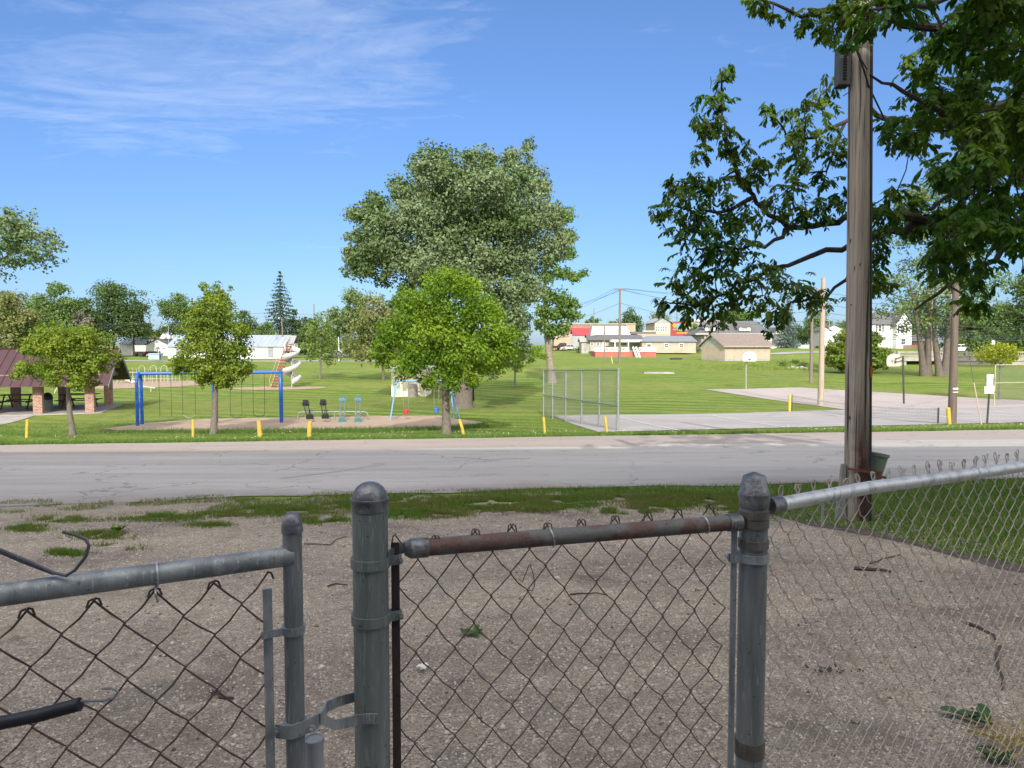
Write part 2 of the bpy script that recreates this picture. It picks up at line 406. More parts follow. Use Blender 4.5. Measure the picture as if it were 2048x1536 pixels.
class MB:
    def __init__(s): s.v = []; s.f = []
    def add(s, vs, fs):
        o = len(s.v); s.v += [tuple(x) for x in vs]; s.f += [tuple(i + o for i in f) for f in fs]; return s
    def box(s, a, b, rz=0, c=None):
        """axis box between corners a and b, turned by rz about c"""
        x0, y0, z0 = a; x1, y1, z1 = b
        p = [V((x, y, z)) for z in (min(z0, z1), max(z0, z1)) for x, y in ((min(x0, x1), min(y0, y1)), (max(x0, x1), min(y0, y1)), (max(x0, x1), max(y0, y1)), (min(x0, x1), max(y0, y1)))]
        if rz:
            c = V(c) if c else (V(a) + V(b)) / 2
            R = Matrix.Rotation(rz, 3, 'Z'); p = [R @ (q - c) + c for q in p]
        return s.add(p, [(0, 3, 2, 1), (4, 5, 6, 7), (0, 1, 5, 4), (1, 2, 6, 5), (2, 3, 7, 6), (3, 0, 4, 7)])
    def bar(s, a, b, w, h, up=None):
        a, b = V(a), V(b); t = b - a
        u, n = frame(t, up)
        p = []
        for q in (a, b): p += [q - u * w / 2 - n * h / 2, q + u * w / 2 - n * h / 2, q + u * w / 2 + n * h / 2, q - u * w / 2 + n * h / 2]
        return s.add(p, [(3, 2, 1, 0), (4, 5, 6, 7), (0, 1, 5, 4), (1, 2, 6, 5), (2, 3, 7, 6), (3, 0, 4, 7)])
    def tube(s, pts, r, n=8, ref=None, cap=True):
        pts = [V(p) for p in pts]; m = len(pts)
        rs = r if isinstance(r, (list, tuple)) else [r] * m
        vs = []; fr = None
        for i, p in enumerate(pts):
            t = (pts[min(i + 1, m - 1)] - pts[max(i - 1, 0)])
            if t.length < 1e-9: t = V((0, 0, 1))
            if ref is not None or fr is None: a, b = frame(t, ref)
            else:
                t = t.normalized(); a = (fr[0] - t * fr[0].dot(t))
                if a.length < 1e-6: a = frame(t)[0]
                a.normalize(); b = t.cross(a).normalized()
            fr = (a, b)
            for k in range(n):
                an = 2 * math.pi * k / n
                vs.append(p + (a * math.cos(an) + b * math.sin(an)) * rs[i])
        fs = []
        for i in range(m - 1):
            for k in range(n):
                k2 = (k + 1) % n
                fs.append((i * n + k, i * n + k2, (i + 1) * n + k2, (i + 1) * n + k))
        if cap: fs += [tuple(range(n - 1, -1, -1)), tuple((m - 1) * n + k for k in range(n))]
        return s.add(vs, fs)
    def cyl(s, a, b, r0, r1=None, n=14): return s.tube([a, b], [r0, r0 if r1 is None else r1], n)
    def lathe(s, c, prof, n=24, axis=None):
        c = V(c); t = V(axis).normalized() if axis else V((0, 0, 1))
        a, b = frame(t)
        vs = []
        for r, z in prof:
            for k in range(n):
                an = 2 * math.pi * k / n
                vs.append(c + t * z + (a * math.cos(an) + b * math.sin(an)) * r)
        fs = []; m = len(prof)
        for i in range(m - 1):
            for k in range(n):
                k2 = (k + 1) % n
                fs.append((i * n + k, i * n + k2, (i + 1) * n + k2, (i + 1) * n + k))
        fs += [tuple(range(n - 1, -1, -1)), tuple((m - 1) * n + k for k in range(n))]
        return s.add(vs, fs)
    def poly(s, pts): return s.add(pts, [tuple(range(len(pts)))])
    def prism(s, pts, d):
        """closed outline pts swept by vector d"""
        n = len(pts); d = V(d); p = [V(q) for q in pts]
        return s.add(p + [q + d for q in p], [tuple(range(n - 1, -1, -1)), tuple(range(n, 2 * n))] + [(i, (i + 1) % n, n + (i + 1) % n, n + i) for i in range(n)])
    def pbox(s, x0, y0, x1, y1, Y, dep=.1):
        """box whose front face fills photo pixels x0..x1, y0..y1 at distance Y"""
        a = P(x0, y1, Y); b = P(x1, y0, Y)
        return s.box((a.x, Y, a.z), (b.x, Y + dep, b.z))
    def build(s, name, m, parent=None, smooth=False, **k):
        o = WL[parent.name] if parent is not None else V(k.get('loc') or (0, 0, 0))
        me = bpy.data.meshes.new(name)
        me.from_pydata([(a - o.x, b - o.y, c - o.z) for a, b, c in s.v], [], s.f)
        me.materials.append(m)
        ob = link_mesh(name, me, parent, smooth=False, **k)
        if smooth:
            me.polygons.foreach_set('use_smooth', [True] * len(me.polygons))
            try: me.set_sharp_from_angle(angle=.7)
            except Exception: pass
        return ob
def arrmesh(name, verts, faces, m, parent=None, **k):
    """verts (n,3) numpy, faces (f,c) numpy"""
    o = WL[parent.name] if parent is not None else V(k.get('loc') or (0, 0, 0))
    me = bpy.data.meshes.new(name)
    verts = np.asarray(verts, np.float32) - np.array((o.x, o.y, o.z), np.float32)
    faces = np.asarray(faces, np.int32)
    me.vertices.add(len(verts)); me.vertices.foreach_set('co', verts.ravel())
    nf, c = faces.shape
    me.loops.add(nf * c); me.loops.foreach_set('vertex_index', faces.ravel())
    me.polygons.add(nf); me.polygons.foreach_set('loop_start', np.arange(nf, dtype=np.int32) * c)
    me.polygons.foreach_set('loop_total', np.full(nf, c, np.int32))
    me.update(calc_edges=True)
    me.materials.append(m)
    return link_mesh(name, me, parent, **k)
def leaf_quads(c, L, W, up=.5, out=None, droop=0., rg=RG):
    """one pointed leaf (rhombus) per centre"""
    n = len(c)
    nr = rg.normal(size=(n, 3)); nr /= np.linalg.norm(nr, axis=1)[:, None]
    nr[:, 2] += up
    if out is not None: nr += out
    nr /= np.linalg.norm(nr, axis=1)[:, None] + 1e-9
    q = rg.normal(size=(n, 3)); q[:, 2] -= droop
    a = q - nr * np.sum(q * nr, 1)[:, None]; a /= np.linalg.norm(a, axis=1)[:, None] + 1e-9
    b = np.cross(nr, a)
    sc = rg.uniform(.7, 1.3, (n, 1))
    l, w = a * L * sc / 2, b * W * sc / 2
    v = np.stack([c - l, c + w - l * .1, c + l, c - w - l * .1], 1).reshape(-1, 3)
    return v, np.arange(n * 4).reshape(n, 4)

# ------------------------------------------------------------ trees
BARK = mat('grey bark', (.17, .14, .115), (.09, .072, .06), 9, .9, bump=.8, stretch=(3, 3, .6), bdist=.03)
BARKD = mat('dark bark', (.07, .056, .045), (.035, .028, .023), 9, .9, bump=.8, stretch=(3, 3, .6), bdist=.03)
def crown(root, blobs, N, lsz, lmat, sub=10, name='crown', up=.5, droop=.3, spread=.36, wr=.62, seed=None, flat=.6):
    rg = np.random.default_rng(seed if seed is not None else int(abs(blobs[0][0].x * 97 + blobs[0][0].y * 13)) % 9999)
    w = np.array([R * R * k for _, R, k in blobs]); w /= w.sum()
    pts = []; outs = []
    for (c, R, k), f in zip(blobs, w):
        m = max(12, int(N * f)); ns = max(4, int(sub * (.7 + rg.random() * .6)))
        d = rg.normal(size=(ns, 3)); d /= np.linalg.norm(d, axis=1)[:, None]
        sc = np.array(c) + d * R * rg.uniform(.3, .85, (ns, 1))
        idx = rg.integers(0, ns, m)
        off = rg.normal(size=(m, 3)) * R * spread * np.array((1, 1, flat))
        off *= np.minimum(1, 1.7 * R * spread / (np.linalg.norm(off, axis=1)[:, None] + 1e-9))
        p = sc[idx] + off
        pts.append(p)
        o = p - np.array(c); outs.append(o / (R + 1e-6) * .7)
    pts = np.concatenate(pts); outs = np.concatenate(outs)
    v, f = leaf_quads(pts, lsz, lsz * wr, up, outs, droop, rg)
    return arrmesh(name, v, f, lmat, root)
def limb_pts(a, b, bend, n=5, rg=rnd):
    a, b = V(a), V(b); L = (b - a).length
    q = V((rg.uniform(-1, 1), rg.uniform(-1, 1), rg.uniform(-.2, .6))) * L * bend
    return [a.lerp(b, t / n) + q * math.sin(math.pi * t / n) for t in range(n + 1)]
def trunk_mesh(root, base, top, r, blobs, tmat, bend=.05, start=.35, nlimb=14, limb_r=.35, name='trunk', flare=1.6, straight=False):
    mb = MB(); base, top = V(base), V(top)
    pts = limb_pts(base, top, 0 if straight else bend, 8)
    rs = [r * (flare if i == 0 else 1) * (1 - .75 * i / 8) for i in range(9)]
    pts.insert(1, pts[0].lerp(pts[1], .18)); rs.insert(1, r * 1.05)
    pts[0] = pts[0] - V((0, 0, .15))
    mb.tube(pts, rs, 9)
    H = (top - base).length
    bl = sorted(blobs, key=lambda q: -q[1])[:nlimb]
    for c, R, k in bl:
        h = min(.93, max(start, start + ((c.z - base.z) / H - start) * .55))
        i = h * 8; i0 = min(7, int(i)); full = limb_pts_at(pts, h)
        mb.tube(limb_pts(full, c, .10, 5), [r * limb_r * (1 - .14 * q) * (1.1 - .5 * h) for q in range(6)], 6)
    return mb.build(name, tmat, root, smooth=True)
def limb_pts_at(pts, h):
    q = pts[:1] + pts[2:]
    i = h * (len(q) - 1); k = min(len(q) - 2, int(i))
    return q[k].lerp(q[k + 1], i - k)
def tree(name, label, cat, base, blobs_px, N, lsz, lmat, tr, tmat=BARK, Y=None, group=None, top=None, start=.35, depth=.6, seed=1, sub=10, nlimb=14, dens=None, straight=False, limb_r=.35, spread=.36, up=.5, droop=.3, extra=None):
    b = G(*base) if Y is None else on(base[0], Y)
    Y = b.y
    rg = random.Random(seed)
    W = max(abs(P(cx + (r if cx > base[0] else -r), cy, Y).x - b.x) for cx, cy, r in blobs_px)
    bl = []
    mx0 = sum(q[0] for q in blobs_px) / len(blobs_px); my0 = sum(q[1] for q in blobs_px) / len(blobs_px)
    for cx, cy, r in blobs_px:
        p = P(cx, cy, Y); R = r * Y / F
        D = math.sqrt(max(W * W - (p.x - b.x) ** 2, 0)) * depth
        bl.append((V((p.x, Y + rg.uniform(-.15, .15) * D, p.z)), R, 1.0))
        if D > R * .7:
            yn = Y - D * rg.uniform(.6, 1); pn = P(mx0 + (cx - mx0) * .93, my0 + (cy - my0) * .93, yn)
            bl.append((V((pn.x, yn, pn.z)), R * .88, 1.0))
            bl.append((V((p.x + rg.uniform(-.2, .2) * R, Y + D * rg.uniform(.6, 1), p.z)), R * .9, .6))
    root = T(name, label, cat, b, group)
    tp = top and P(top[0], top[1], Y)
    if tp is None:
        m = min(bl, key=lambda q: -q[0].z)[0]
        tp = V((b.x * .5 + m.x * .5, Y, m.z))
    trunk_mesh(root, b, tp, tr, bl, tmat, .03, start, nlimb, straight=straight, limb_r=limb_r)
    crown(root, bl, N, lsz, lmat, sub=sub, seed=seed, spread=spread, up=up, droop=droop)
    return root
def bgtree(name, label, px, top, bot, wpx, Y, lmat, N=2600, seed=1, group='trees beyond the park', tr=.25, tmat=BARKD, lsz=.42, nb=16, trunkpx=None, pyb=None, cat='tree'):
    rg = random.Random(seed)
    bl = []
    cy = (top + bot) / 2; hh = (bot - top) / 2; hw = wpx / 2
    for i in range(nb):
        a = rg.uniform(0, 2 * math.pi); q = math.sqrt(rg.random()) * .78
        y = cy + math.sin(a) * q * hh
        k = 1.0 if y < cy else 1.0
        bl.append((px + math.cos(a) * q * hw * k, y, min(hw, hh) * rg.uniform(.28, .46)))
    bl.append((px, top + hh * .3, min(hw, hh) * .32)); bl.append((px, cy, min(hw, hh) * .6))
    for k in (-.62, -.2, .2, .62): bl.append((px + k * hw + rg.uniform(-.1, .1) * hw, cy + hh * rg.uniform(.5, .8), min(hw, hh) * rg.uniform(.3, .42)))
    return tree(name, label, cat, (trunkpx or px, 700), bl, int(N * 2.3), lsz * 1.12, lmat, tr, tmat, Y=Y, group=group, seed=seed, start=.25, nlimb=8, spread=.28, sub=16)
def spruce(name, label, px, top, bot, wpx, Y, lmat, N=60, seed=2, group=None, droop=.35):
    rg = random.Random(seed)
    b = on(px, Y); tp = P(px, top, Y); H = tp.z - b.z
    zb = P(px, bot, Y).z; W = wpx / 2 * Y / F
    root = T(name, label, 'conifer', b, group)
    mb = MB(); mb.tube([b - V((0, 0, .1)), b.lerp(tp, .5), tp], [.3, .17, .03], 8)
    cs = []
    lev = 22
    for i in range(lev):
        t = i / (lev - 1); z = zb + (tp.z - zb) * t
        r = W * (1 - t) ** .8 + .1
        nb = max(6, int(15 * (1 - t * .6)))
        for k in range(nb):
            an = 2 * math.pi * (k + rg.random()) / nb; rr = r * rg.uniform(.68, 1.1)
            d = V((math.cos(an), math.sin(an), 0))
            pts = [V((tp.x, Y, z)) + d * rr * q + V((0, 0, -droop * rr * q + .45 * droop * rr * q ** 3)) for q in (0, .35, .7, 1)]
            mb.tube(pts, [.05, .035, .022, .01], 4, cap=False)
            m = max(5, int(N * rr / W * .5))
            for j in range(m):
                q = rg.uniform(.12, 1.03); p = V((tp.x, Y, z)) + d * rr * q + V((0, 0, -droop * rr * q + .45 * droop * rr * q ** 3))
                cs.append(p + V((rg.gauss(0, .12), rg.gauss(0, .12), rg.uniform(-.45, .05))))
    mb.build('trunk', BARKD, root)
    v, f = leaf_quads(np.array([tuple(c) for c in cs]), .6, .3, .1, None, 1.2)
    arrmesh('crown', v, f, lmat, root)
    return root

# ------------------------------------------------------------ draped sheets
def drape(name, fn, nu, nv, m, dz=.02, kind='structure', parent=None, **k):
    """fn(u,v) -> x,y arrays over the unit square, laid on the terrain"""
    u, v = np.meshgrid(np.linspace(0, 1, nu + 1), np.linspace(0, 1, nv + 1))
    x, y = fn(u, v)
    z = zg(x, y) + dz
    vs = np.stack([x, y, z], -1).reshape(-1, 3)
    i = np.arange(nv)[:, None] * (nu + 1) + np.arange(nu)[None, :]
    f = np.stack([i, i + 1, i + nu + 2, i + nu + 1], -1).reshape(-1, 4)
    return arrmesh(name, vs, f, m, parent, kind=kind, **k)
def quad_fn(a, b, c, d):
    """a b along near edge, d c along far edge"""
    a, b, c, d = [np.array(q[:2]) for q in (a, b, c, d)]
    def fn(u, v):
        p = [(a[i] * (1 - u) + b[i] * u) * (1 - v) + (d[i] * (1 - u) + c[i] * u) * v for i in (0, 1)]
        return p[0], p[1]
    return fn
def disc_fn(cx, cy, rx, ry, wob=.06, seed=0, rot=0):
    rg = np.random.default_rng(seed); ph = rg.uniform(0, 6.28, 5)
    def fn(u, v):
        a = u * 2 * np.pi
        k = 1 + wob * (np.sin(2 * a + ph[0]) + .7 * np.sin(3 * a + ph[1]) + .5 * np.sin(5 * a + ph[2]) + .4 * np.sin(9 * a + ph[3]) + .3 * np.sin(17 * a + ph[4]))
        x = np.cos(a) * rx * k * v; y = np.sin(a) * ry * k * v
        return cx + x * math.cos(rot) - y * math.sin(rot), cy + x * math.sin(rot) + y * math.cos(rot)
    return fn
# ------------------------------------------------------------ the setting
LAWN = lawn_mat(); GRAV = gravel_mat(); ROAD = road_mat()
SAND = mat('playground sand', (.40, .30, .21), (.30, .22, .155), 3, .95, bump=.6, bdist=.03)
COURT = mat('court concrete', (.36, .335, .32), (.29, .275, .265), .5, .85, bump=.15)
COURT2 = mat('pinkish court concrete', (.42, .36, .33), (.34, .3, .28), .4, .85, bump=.15)
PAINT = mat('white line paint', (.75, .75, .74), (.6, .6, .58), 4, .7)
CONC = mat('concrete', (.38, .35, .32), (.28, .26, .24), 2, .9, bump=.3)
STREET = mat('far street asphalt', (.36, .35, .34), (.28, .27, .27), .6, .9)
def lawn_fn():
    ys = np.concatenate([np.arange(-60, 0, 3), np.arange(0, 62, .5), np.arange(62, 170, 1), np.geomspace(170, 4500, 36)])
    xs = np.geomspace(64, 3500, 22)
    xs = np.concatenate([-xs[::-1], np.arange(-63, 63.5, 1), xs])
    def fn(u, v):
        x, y = np.meshgrid(xs, ys); return x, y
    return fn, len(xs) - 1, len(ys) - 1
_f, _a, _b = lawn_fn()
drape('lawn', _f, _a, _b, LAWN, 0)
# road: s = y - .12 x runs from 10.5 to 21.5
def road_fn(u, v):
    x = -90 + 180 * u
    e0 = 10.5 + .10 * np.sin(x * 1.3) + .07 * np.sin(x * 3.1 + 1) + .9 * _ss(-x, 1, 7)*-.35
    e1 = 21.45 + .05 * np.sin(x * .9) + .04 * np.sin(x * 2.7)
    s = e0 + (e1 - e0) * v
    return x, s + .12 * x
drape('road', road_fn, 420, 40, ROAD, .012)
TAR = mat('tar filled crack', (.05, .048, .046), (.09, .085, .08), 6, .8)
for q in (((1448, 871), (1500, 880), (1560, 893), (1625, 905), (1700, 917)), ((1515, 873), (1580, 886), (1650, 900), (1700, 909)), ((560, 958), (640, 950), (700, 941), (770, 930)), ((905, 916), (980, 921), (1060, 918))):
    g = np.array([tuple(G(*p))[:2] for p in q])
    def crack_fn(u, v, g=g):
        t = np.linspace(0, 1, len(g)); x, y = np.interp(u, t, g[:, 0]), np.interp(u, t, g[:, 1])
        return x, y + .05 * np.sin(x * 7 + y) + .03 * np.sin(x * 19) + (v - .5) * .035
    drape('road_crack', crack_fn, 120, 1, TAR, .017)
SOIL = mat('dark damp soil', (.06, .045, .036), (.10, .078, .062), 7, .95, bump=.7, lo=.4, hi=.6)
_ge = [(-900, 1030), (-300, 1012), (0, 1008), (250, 1002), (480, 1000), (600, 1000), (700, 999), (820, 997), (1000, 991), (1200, 987), (1380, 990), (1480, 1012), (1600, 1046), (1750, 1066), (1900, 1106), (2048, 1136), (2300, 1200), (2900, 1380)]
_gp = np.array([tuple(G(*q))[:2] for q in _ge])
def grav_fn(u, v):
    t = np.linspace(0, 1, len(_ge))
    ex = np.interp(u, t, _gp[:, 0]); ey = np.interp(u, t, _gp[:, 1])
    ey = ey + .16 * np.sin(ex * 4.1) + .12 * np.sin(ex * 9.3 + 1) + .06 * np.sin(ex * 23) + .04 * np.sin(ex * 41)
    bx = -14 + 24 * u; by = -9.0 + 0 * u
    k = v ** .8
    return bx + (ex - bx) * k, by + (ey - by) * k
drape('gravel_yard', grav_fn, 420, 60, GRAV, .006)
def soil_fn(u, v):
    q = [(1600, 1046), (1700, 1058), (1750, 1066), (1900, 1106), (2048, 1136), (2300, 1200)]
    g = np.array([tuple(G(*p))[:2] for p in q]); t = np.linspace(0, 1, len(q))
    ex, ey = np.interp(u, t, g[:, 0]), np.interp(u, t, g[:, 1]); w = .6 * np.sin(np.pi * np.clip(u * 1.15, 0, 1)) ** .6 + .06 * np.sin(ex * 9) + .04 * np.sin(ex * 23)
    return ex, ey + .16 - (w + .2) * v
drape('bare_soil', soil_fn, 120, 8, SOIL, .011)
# sand pits
a0, a1 = G(210, 859), G(962, 846)
def sand_fn(u, v):
    # outline in photo pixels laid on the terrain, then a real sheet
    near = [(200, 860), (300, 862), (450, 862), (600, 860), (760, 858), (880, 856), (940, 851), (966, 846)]
    far = [(200, 859), (300, 846), (420, 838), (560, 836), (700, 834), (800, 832), (880, 832), (966, 845)]
    n = np.array([tuple(G(*q))[:2] for q in near]); f = np.array([tuple(G(*q))[:2] for q in far])
    t = np.linspace(0, 1, len(near))
    nx, ny = np.interp(u, t, n[:, 0]), np.interp(u, t, n[:, 1]); fx, fy = np.interp(u, t, f[:, 0]), np.interp(u, t, f[:, 1])
    w = .12 * np.sin(nx * 2.3) + .08 * np.sin(nx * 5.7)
    return nx + (fx - nx) * v, ny + w + (fy - ny - w) * v
drape('sand_pit', sand_fn, 90, 16, SAND, .02)
c0 = G(545, 777)
drape('sand_pit', disc_fn(c0.x + .4, c0.y, 3.6, 2.0, seed=3), 48, 6, SAND, .025)
c0 = G(275, 768)
drape('sand_pit', disc_fn(c0.x, c0.y - .5, 6.5, 4.6, seed=5), 48, 6, SAND, .025)
# courts
drape('tennis_court', quad_fn(G(1196, 865), G(2300, 839), G(2200, 809), G(1108, 832)), 60, 16, COURT, .02)
drape('basketball_court', quad_fn(G(1690, 820), G(2200, 809), G(1600, 775.5), G(1408, 779)), 30, 20, COURT2, .025)
lm = [((1237, 834.5), (1357, 862)), ((1425, 831.5), (1570, 856)), ((1130, 835), (1425, 831.5)), ((1425, 831.5), (1690, 826)), ((1500, 846), (1700, 840.5)), ((1700, 840.5), (1905, 834)),
      ((1783, 815), (1969, 845)), ((1905, 834), (2060, 829)), ((1742, 809), (1800, 807)), ((1810, 811), (2070, 836)), ((1840, 806), (2060, 824))]
for i, (p, q) in enumerate(lm):
    p, q = G(*p), G(*q); d = (q - p).normalized(); n = V((-d.y, d.x, 0)) * .035
    drape('court_line', quad_fn(p - n, q - n, q + n, p + n), 12, 1, PAINT, .034)
# pavilion slab and path, streets
SLAB0, SLAB1 = G(60, 832), G(246, 808)
drape('path', quad_fn(G(-300, 880), G(10, 849), G(70, 832), G(-200, 836)), 20, 10, CONC, .022)
drape('street', quad_fn((-160, 127, 0), (-22, 127, 0), (-24, 134, 0), (-160, 134, 0)), 60, 8, STREET, .03)
drape('street', quad_fn((46, 124, 0), (200, 122, 0), (200, 131, 0), (44, 132, 0)), 60, 10, STREET, .04)
drape('street', quad_fn((60, 222, 0), (220, 222, 0), (220, 232, 0), (60, 232, 0)), 40, 6, STREET, .05)

# grass blades, clover, pebbles
GB = leafmat('grass blades', (.06, .14, .018), (.15, .23, .036), None, .25, gloss=.03)
GBD = leafmat('dark grass blades', (.045, .11, .014), (.105, .18, .03), None, .25, gloss=.03)
def blades(name, xy, h, w, m, label_kind='stuff', lean=.5, dz=0):
    n = len(xy); rg = np.random.default_rng(n)
    z = zg(xy[:, 0], xy[:, 1]) + dz
    b = np.stack([xy[:, 0], xy[:, 1], z], 1)
    an = rg.uniform(0, 6.283, n); hh = h * rg.uniform(.45, 1.25, n)
    d = np.stack([np.cos(an), np.sin(an), 0 * an], 1) * w
    l = rg.normal(size=(n, 3)) * lean * hh[:, None]; l[:, 2] = hh
    v = np.stack([b - d, b + d, b + l], 1).reshape(-1, 3)
    return arrmesh(name, v, np.arange(n * 3).reshape(n, 3), m, kind=label_kind)
def inpoly(px, poly):
    x, y = px[:, 0], px[:, 1]; c = np.zeros(len(px), bool); j = len(poly) - 1
    for i in range(len(poly)):
        xi, yi = poly[i]; xj, yj = poly[j]
        k = ((yi > y) != (yj > y)) & (x < (xj - xi) * (y - yi) / (yj - yi + 1e-12) + xi)
        c ^= k; j = i
    return c
def vnoise(xy, sc, seed):
    rg = np.random.default_rng(seed); g = rg.random((64, 64))
    u = xy * sc; i = np.floor(u).astype(int); f = u - i; f = f * f * (3 - 2 * f)
    a = lambda di, dj: g[(i[:, 0] + di) % 64, (i[:, 1] + dj) % 64]
    return (a(0, 0) * (1 - f[:, 0]) + a(1, 0) * f[:, 0]) * (1 - f[:, 1]) + (a(0, 1) * (1 - f[:, 0]) + a(1, 1) * f[:, 0]) * f[:, 1]
def scatter(poly, n, seed):
    poly = np.array(poly); lo, hi = poly.min(0), poly.max(0)
    p = np.random.default_rng(seed).uniform(lo, hi, (n, 2))
    return p[inpoly(p, poly)]
# near grass between gravel and road
edge = [tuple(q) for q in _gp]
rd = [(x, 10.42 + .12 * x) for x in (9, 7, 5, 3, 1, -1, -3)]
pol = edge[6:17] + rd
p1 = scatter(pol, 90000, 4)
p1 = p1[(p1[:, 0] > 1.0) | (vnoise(p1, 1.3, 5) * .6 + vnoise(p1, 4, 9) * .4 > .46)]
blades('verge_grass', p1, .07, .004, GB)
p2 = scatter([(-8.5, 8.0), (-8.5, 9.6), (-3, 10.3), (2.5, 10.9), (2.5, 9.0), (0, 8.7), (-3, 8.1)], 52000, 6)
k = vnoise(p2 * (1, 2.2), .9, 12) * .55 + vnoise(p2, 3.3, 2) * .45
p2 = p2[k > .55]
for cx, cy, rx, ry in ((700, 1012, 110, 8), (800, 1010, 130, 10), (930, 1003, 130, 9), (1050, 1000, 130, 8), (1180, 996, 130, 8), (1300, 996, 130, 9), (1430, 1000, 110, 12), (1500, 1020, 70, 16), (880, 1030, 60, 6), (1080, 1022, 60, 5), (1250, 1024, 70, 6), (200, 1072, 62, 9), (240, 1096, 48, 6), (55, 1058, 45, 8), (135, 1108, 42, 7), (330, 1036, 85, 9), (455, 1030, 70, 8), (560, 1022, 100, 11), (640, 1042, 60, 8), (120, 1040, 60, 7), (820, 1026, 90, 12), (980, 1016, 80, 10), (1120, 1010, 90, 8), (1320, 1012, 70, 9), (420, 1052, 50, 5)):
    o = G(cx, cy); ax_ = G(cx + rx, cy) - o; ay_ = G(cx, cy - ry) - o
    q = np.random.default_rng(int(cx)).normal(0, .48, (int(rx * ry * (9 if cx > 500 else 4.5)), 2)); pts_ = np.column_stack([o.x + q[:, 0] * ax_.x + q[:, 1] * ay_.x, o.y + q[:, 0] * ax_.y + q[:, 1] * ay_.y])
    p2 = np.concatenate([p2, pts_[vnoise(pts_, 7, 3) > .36]])
blades('patchy_grass', p2, .05, .004, leafmat('patchy grass blades', (.075, .15, .022), (.16, .235, .045), (.16, .18, .055), .2, nscale=1.6, gloss=.01))
# far edge of the road: unmown strip
xs = RG.uniform(-24, 32, 46000); ss = 21.5 + np.abs(RG.normal(0, .5, 46000))
blades('roadside_grass', np.stack([xs, ss + .12 * xs], 1), .11, .008, GB)
xs = RG.uniform(-26, 30, 90000); ss = RG.uniform(22, 34, 90000)
pp = np.stack([xs, ss + .12 * xs], 1)
tc_ = [tuple(G(*q))[:2] for q in ((1196, 865), (2300, 839), (2200, 809), (1108, 832))]
sp_ = [tuple(G(*q))[:2] for q in ((200, 861), (450, 863), (760, 860), (940, 852), (968, 846), (880, 831), (700, 833), (420, 837), (300, 845))]
pv_ = [(-60, 30), (-19.5, 36), (-19, 43), (-60, 43)]
pp = pp[~inpoly(pp, tc_) & ~inpoly(pp, sp_) & ~inpoly(pp, pv_)]
blades('lawn_grass', pp, .05, .007, GB)
# tall rim of grass along the sand
sr = scatter([tuple(G(*q))[:2] for q in ((195, 866), (450, 869), (760, 866), (980, 856), (968, 847), (880, 855), (600, 859), (300, 861))], 22000, 8)
blades('sand_rim_grass', sr, .13, .008, GBD)
CLO = mat('white clover', (.75, .74, .66), (.6, .6, .5), 5, .8)
xs = RG.uniform(-24, 30, 1800); ss = 21.8 + np.abs(RG.normal(0, 1.5, 1800))
cl = np.stack([xs, ss + .12 * xs], 1); cl = cl[~inpoly(cl, tc_) & (vnoise(cl, .8, 21) > .5)]
v, f = leaf_quads(np.column_stack([cl, zg(cl[:, 0], cl[:, 1]) + .08]),   .028, .024, 1)
arrmesh('clover_flowers', v, f, CLO, kind='stuff')
def pebbles(n, box, smin, smax, m, seed, dens=None):
    rg = np.random.default_rng(seed)
    p = rg.uniform((box[0], box[1]), (box[2], box[3]), (n, 2))
    s = smin + (smax - smin) * rg.random(n) ** 3
    c = np.column_stack([p, zg(p[:, 0], p[:, 1]) + .004 + s * .25])
    o = np.array([(1, 0, 0), (0, 1, 0), (-1, 0, 0), (0, -1, 0), (0, 0, .7), (0, 0, -.7)], float)
    fc = np.array([(0, 1, 4), (1, 2, 4), (2, 3, 4), (3, 0, 4), (1, 0, 5), (2, 1, 5), (3, 2, 5), (0, 3, 5)])
    an = rg.uniform(0, 6.28, n); ca, sa = np.cos(an), np.sin(an)
    jit = o[None] * rg.uniform(.6, 1.25, (n, 6, 1)) * s[:, None, None]
    x = jit[:, :, 0] * ca[:, None] - jit[:, :, 1] * sa[:, None]; y = jit[:, :, 0] * sa[:, None] + jit[:, :, 1] * ca[:, None]
    v = np.stack([x, y, jit[:, :, 2]], -1) + c[:, None, :]
    f = (fc[None] + (np.arange(n) * 6)[:, None, None]).reshape(-1, 3)
    return arrmesh('pebbles', v.reshape(-1, 3), f, m, kind='stuff')
def island_mat(name, ca, cb, rough=.9):
    m, N, L, bs = _new(name)
    g = N.new('ShaderNodeNewGeometry')
    L.new(mixc(N, L, g.outputs['Random Per Island'], ca, cb), bs.inputs['Base Color']); bs.inputs['Roughness'].default_value = rough
    return m
PEB = island_mat('pebble stone', (.17, .14, .12), (.66, .59, .52))
pebbles(60000, (-2.6, 2.4, 2.9, 5.2), .0025, .009, PEB, 3)
pebbles(30000, (-5, 5.2, 4.2, 8.6), .004, .012, PEB, 4)

# ------------------------------------------------------------ near chain-link fence and gate
GALV = mat('galvanized steel', (.33, .355, .36), (.20, .222, .228), 24, .55, .45, bump=.25, stretch=(1, 1, .5), lo=.42, hi=.6)
GALVG = mat('weathered greenish galvanized pipe', (.225, .25, .235), (.125, .145, .138), 24, .55, .4, bump=.25, stretch=(1, 1, .09), lo=.4, hi=.64)
GALVP = mat('aged post pipe', (.25, .27, .268), (.14, .155, .155), 24, .55, .4, bump=.25, stretch=(1, 1, .1), lo=.4, hi=.64)
CAPM = mat('cast aluminium cap', (.22, .225, .23), (.13, .135, .14), 34, .45, .55, bump=.3, lo=.42, hi=.6)
SILV = mat('bright silver pipe', (.58, .60, .60), (.40, .42, .43), 22, .45, .4, bump=.2, lo=.5, hi=.62)
RUSTW = mat('rusty fence wire', (.125, .075, .058), (.062, .046, .04), 30, .75, .3)
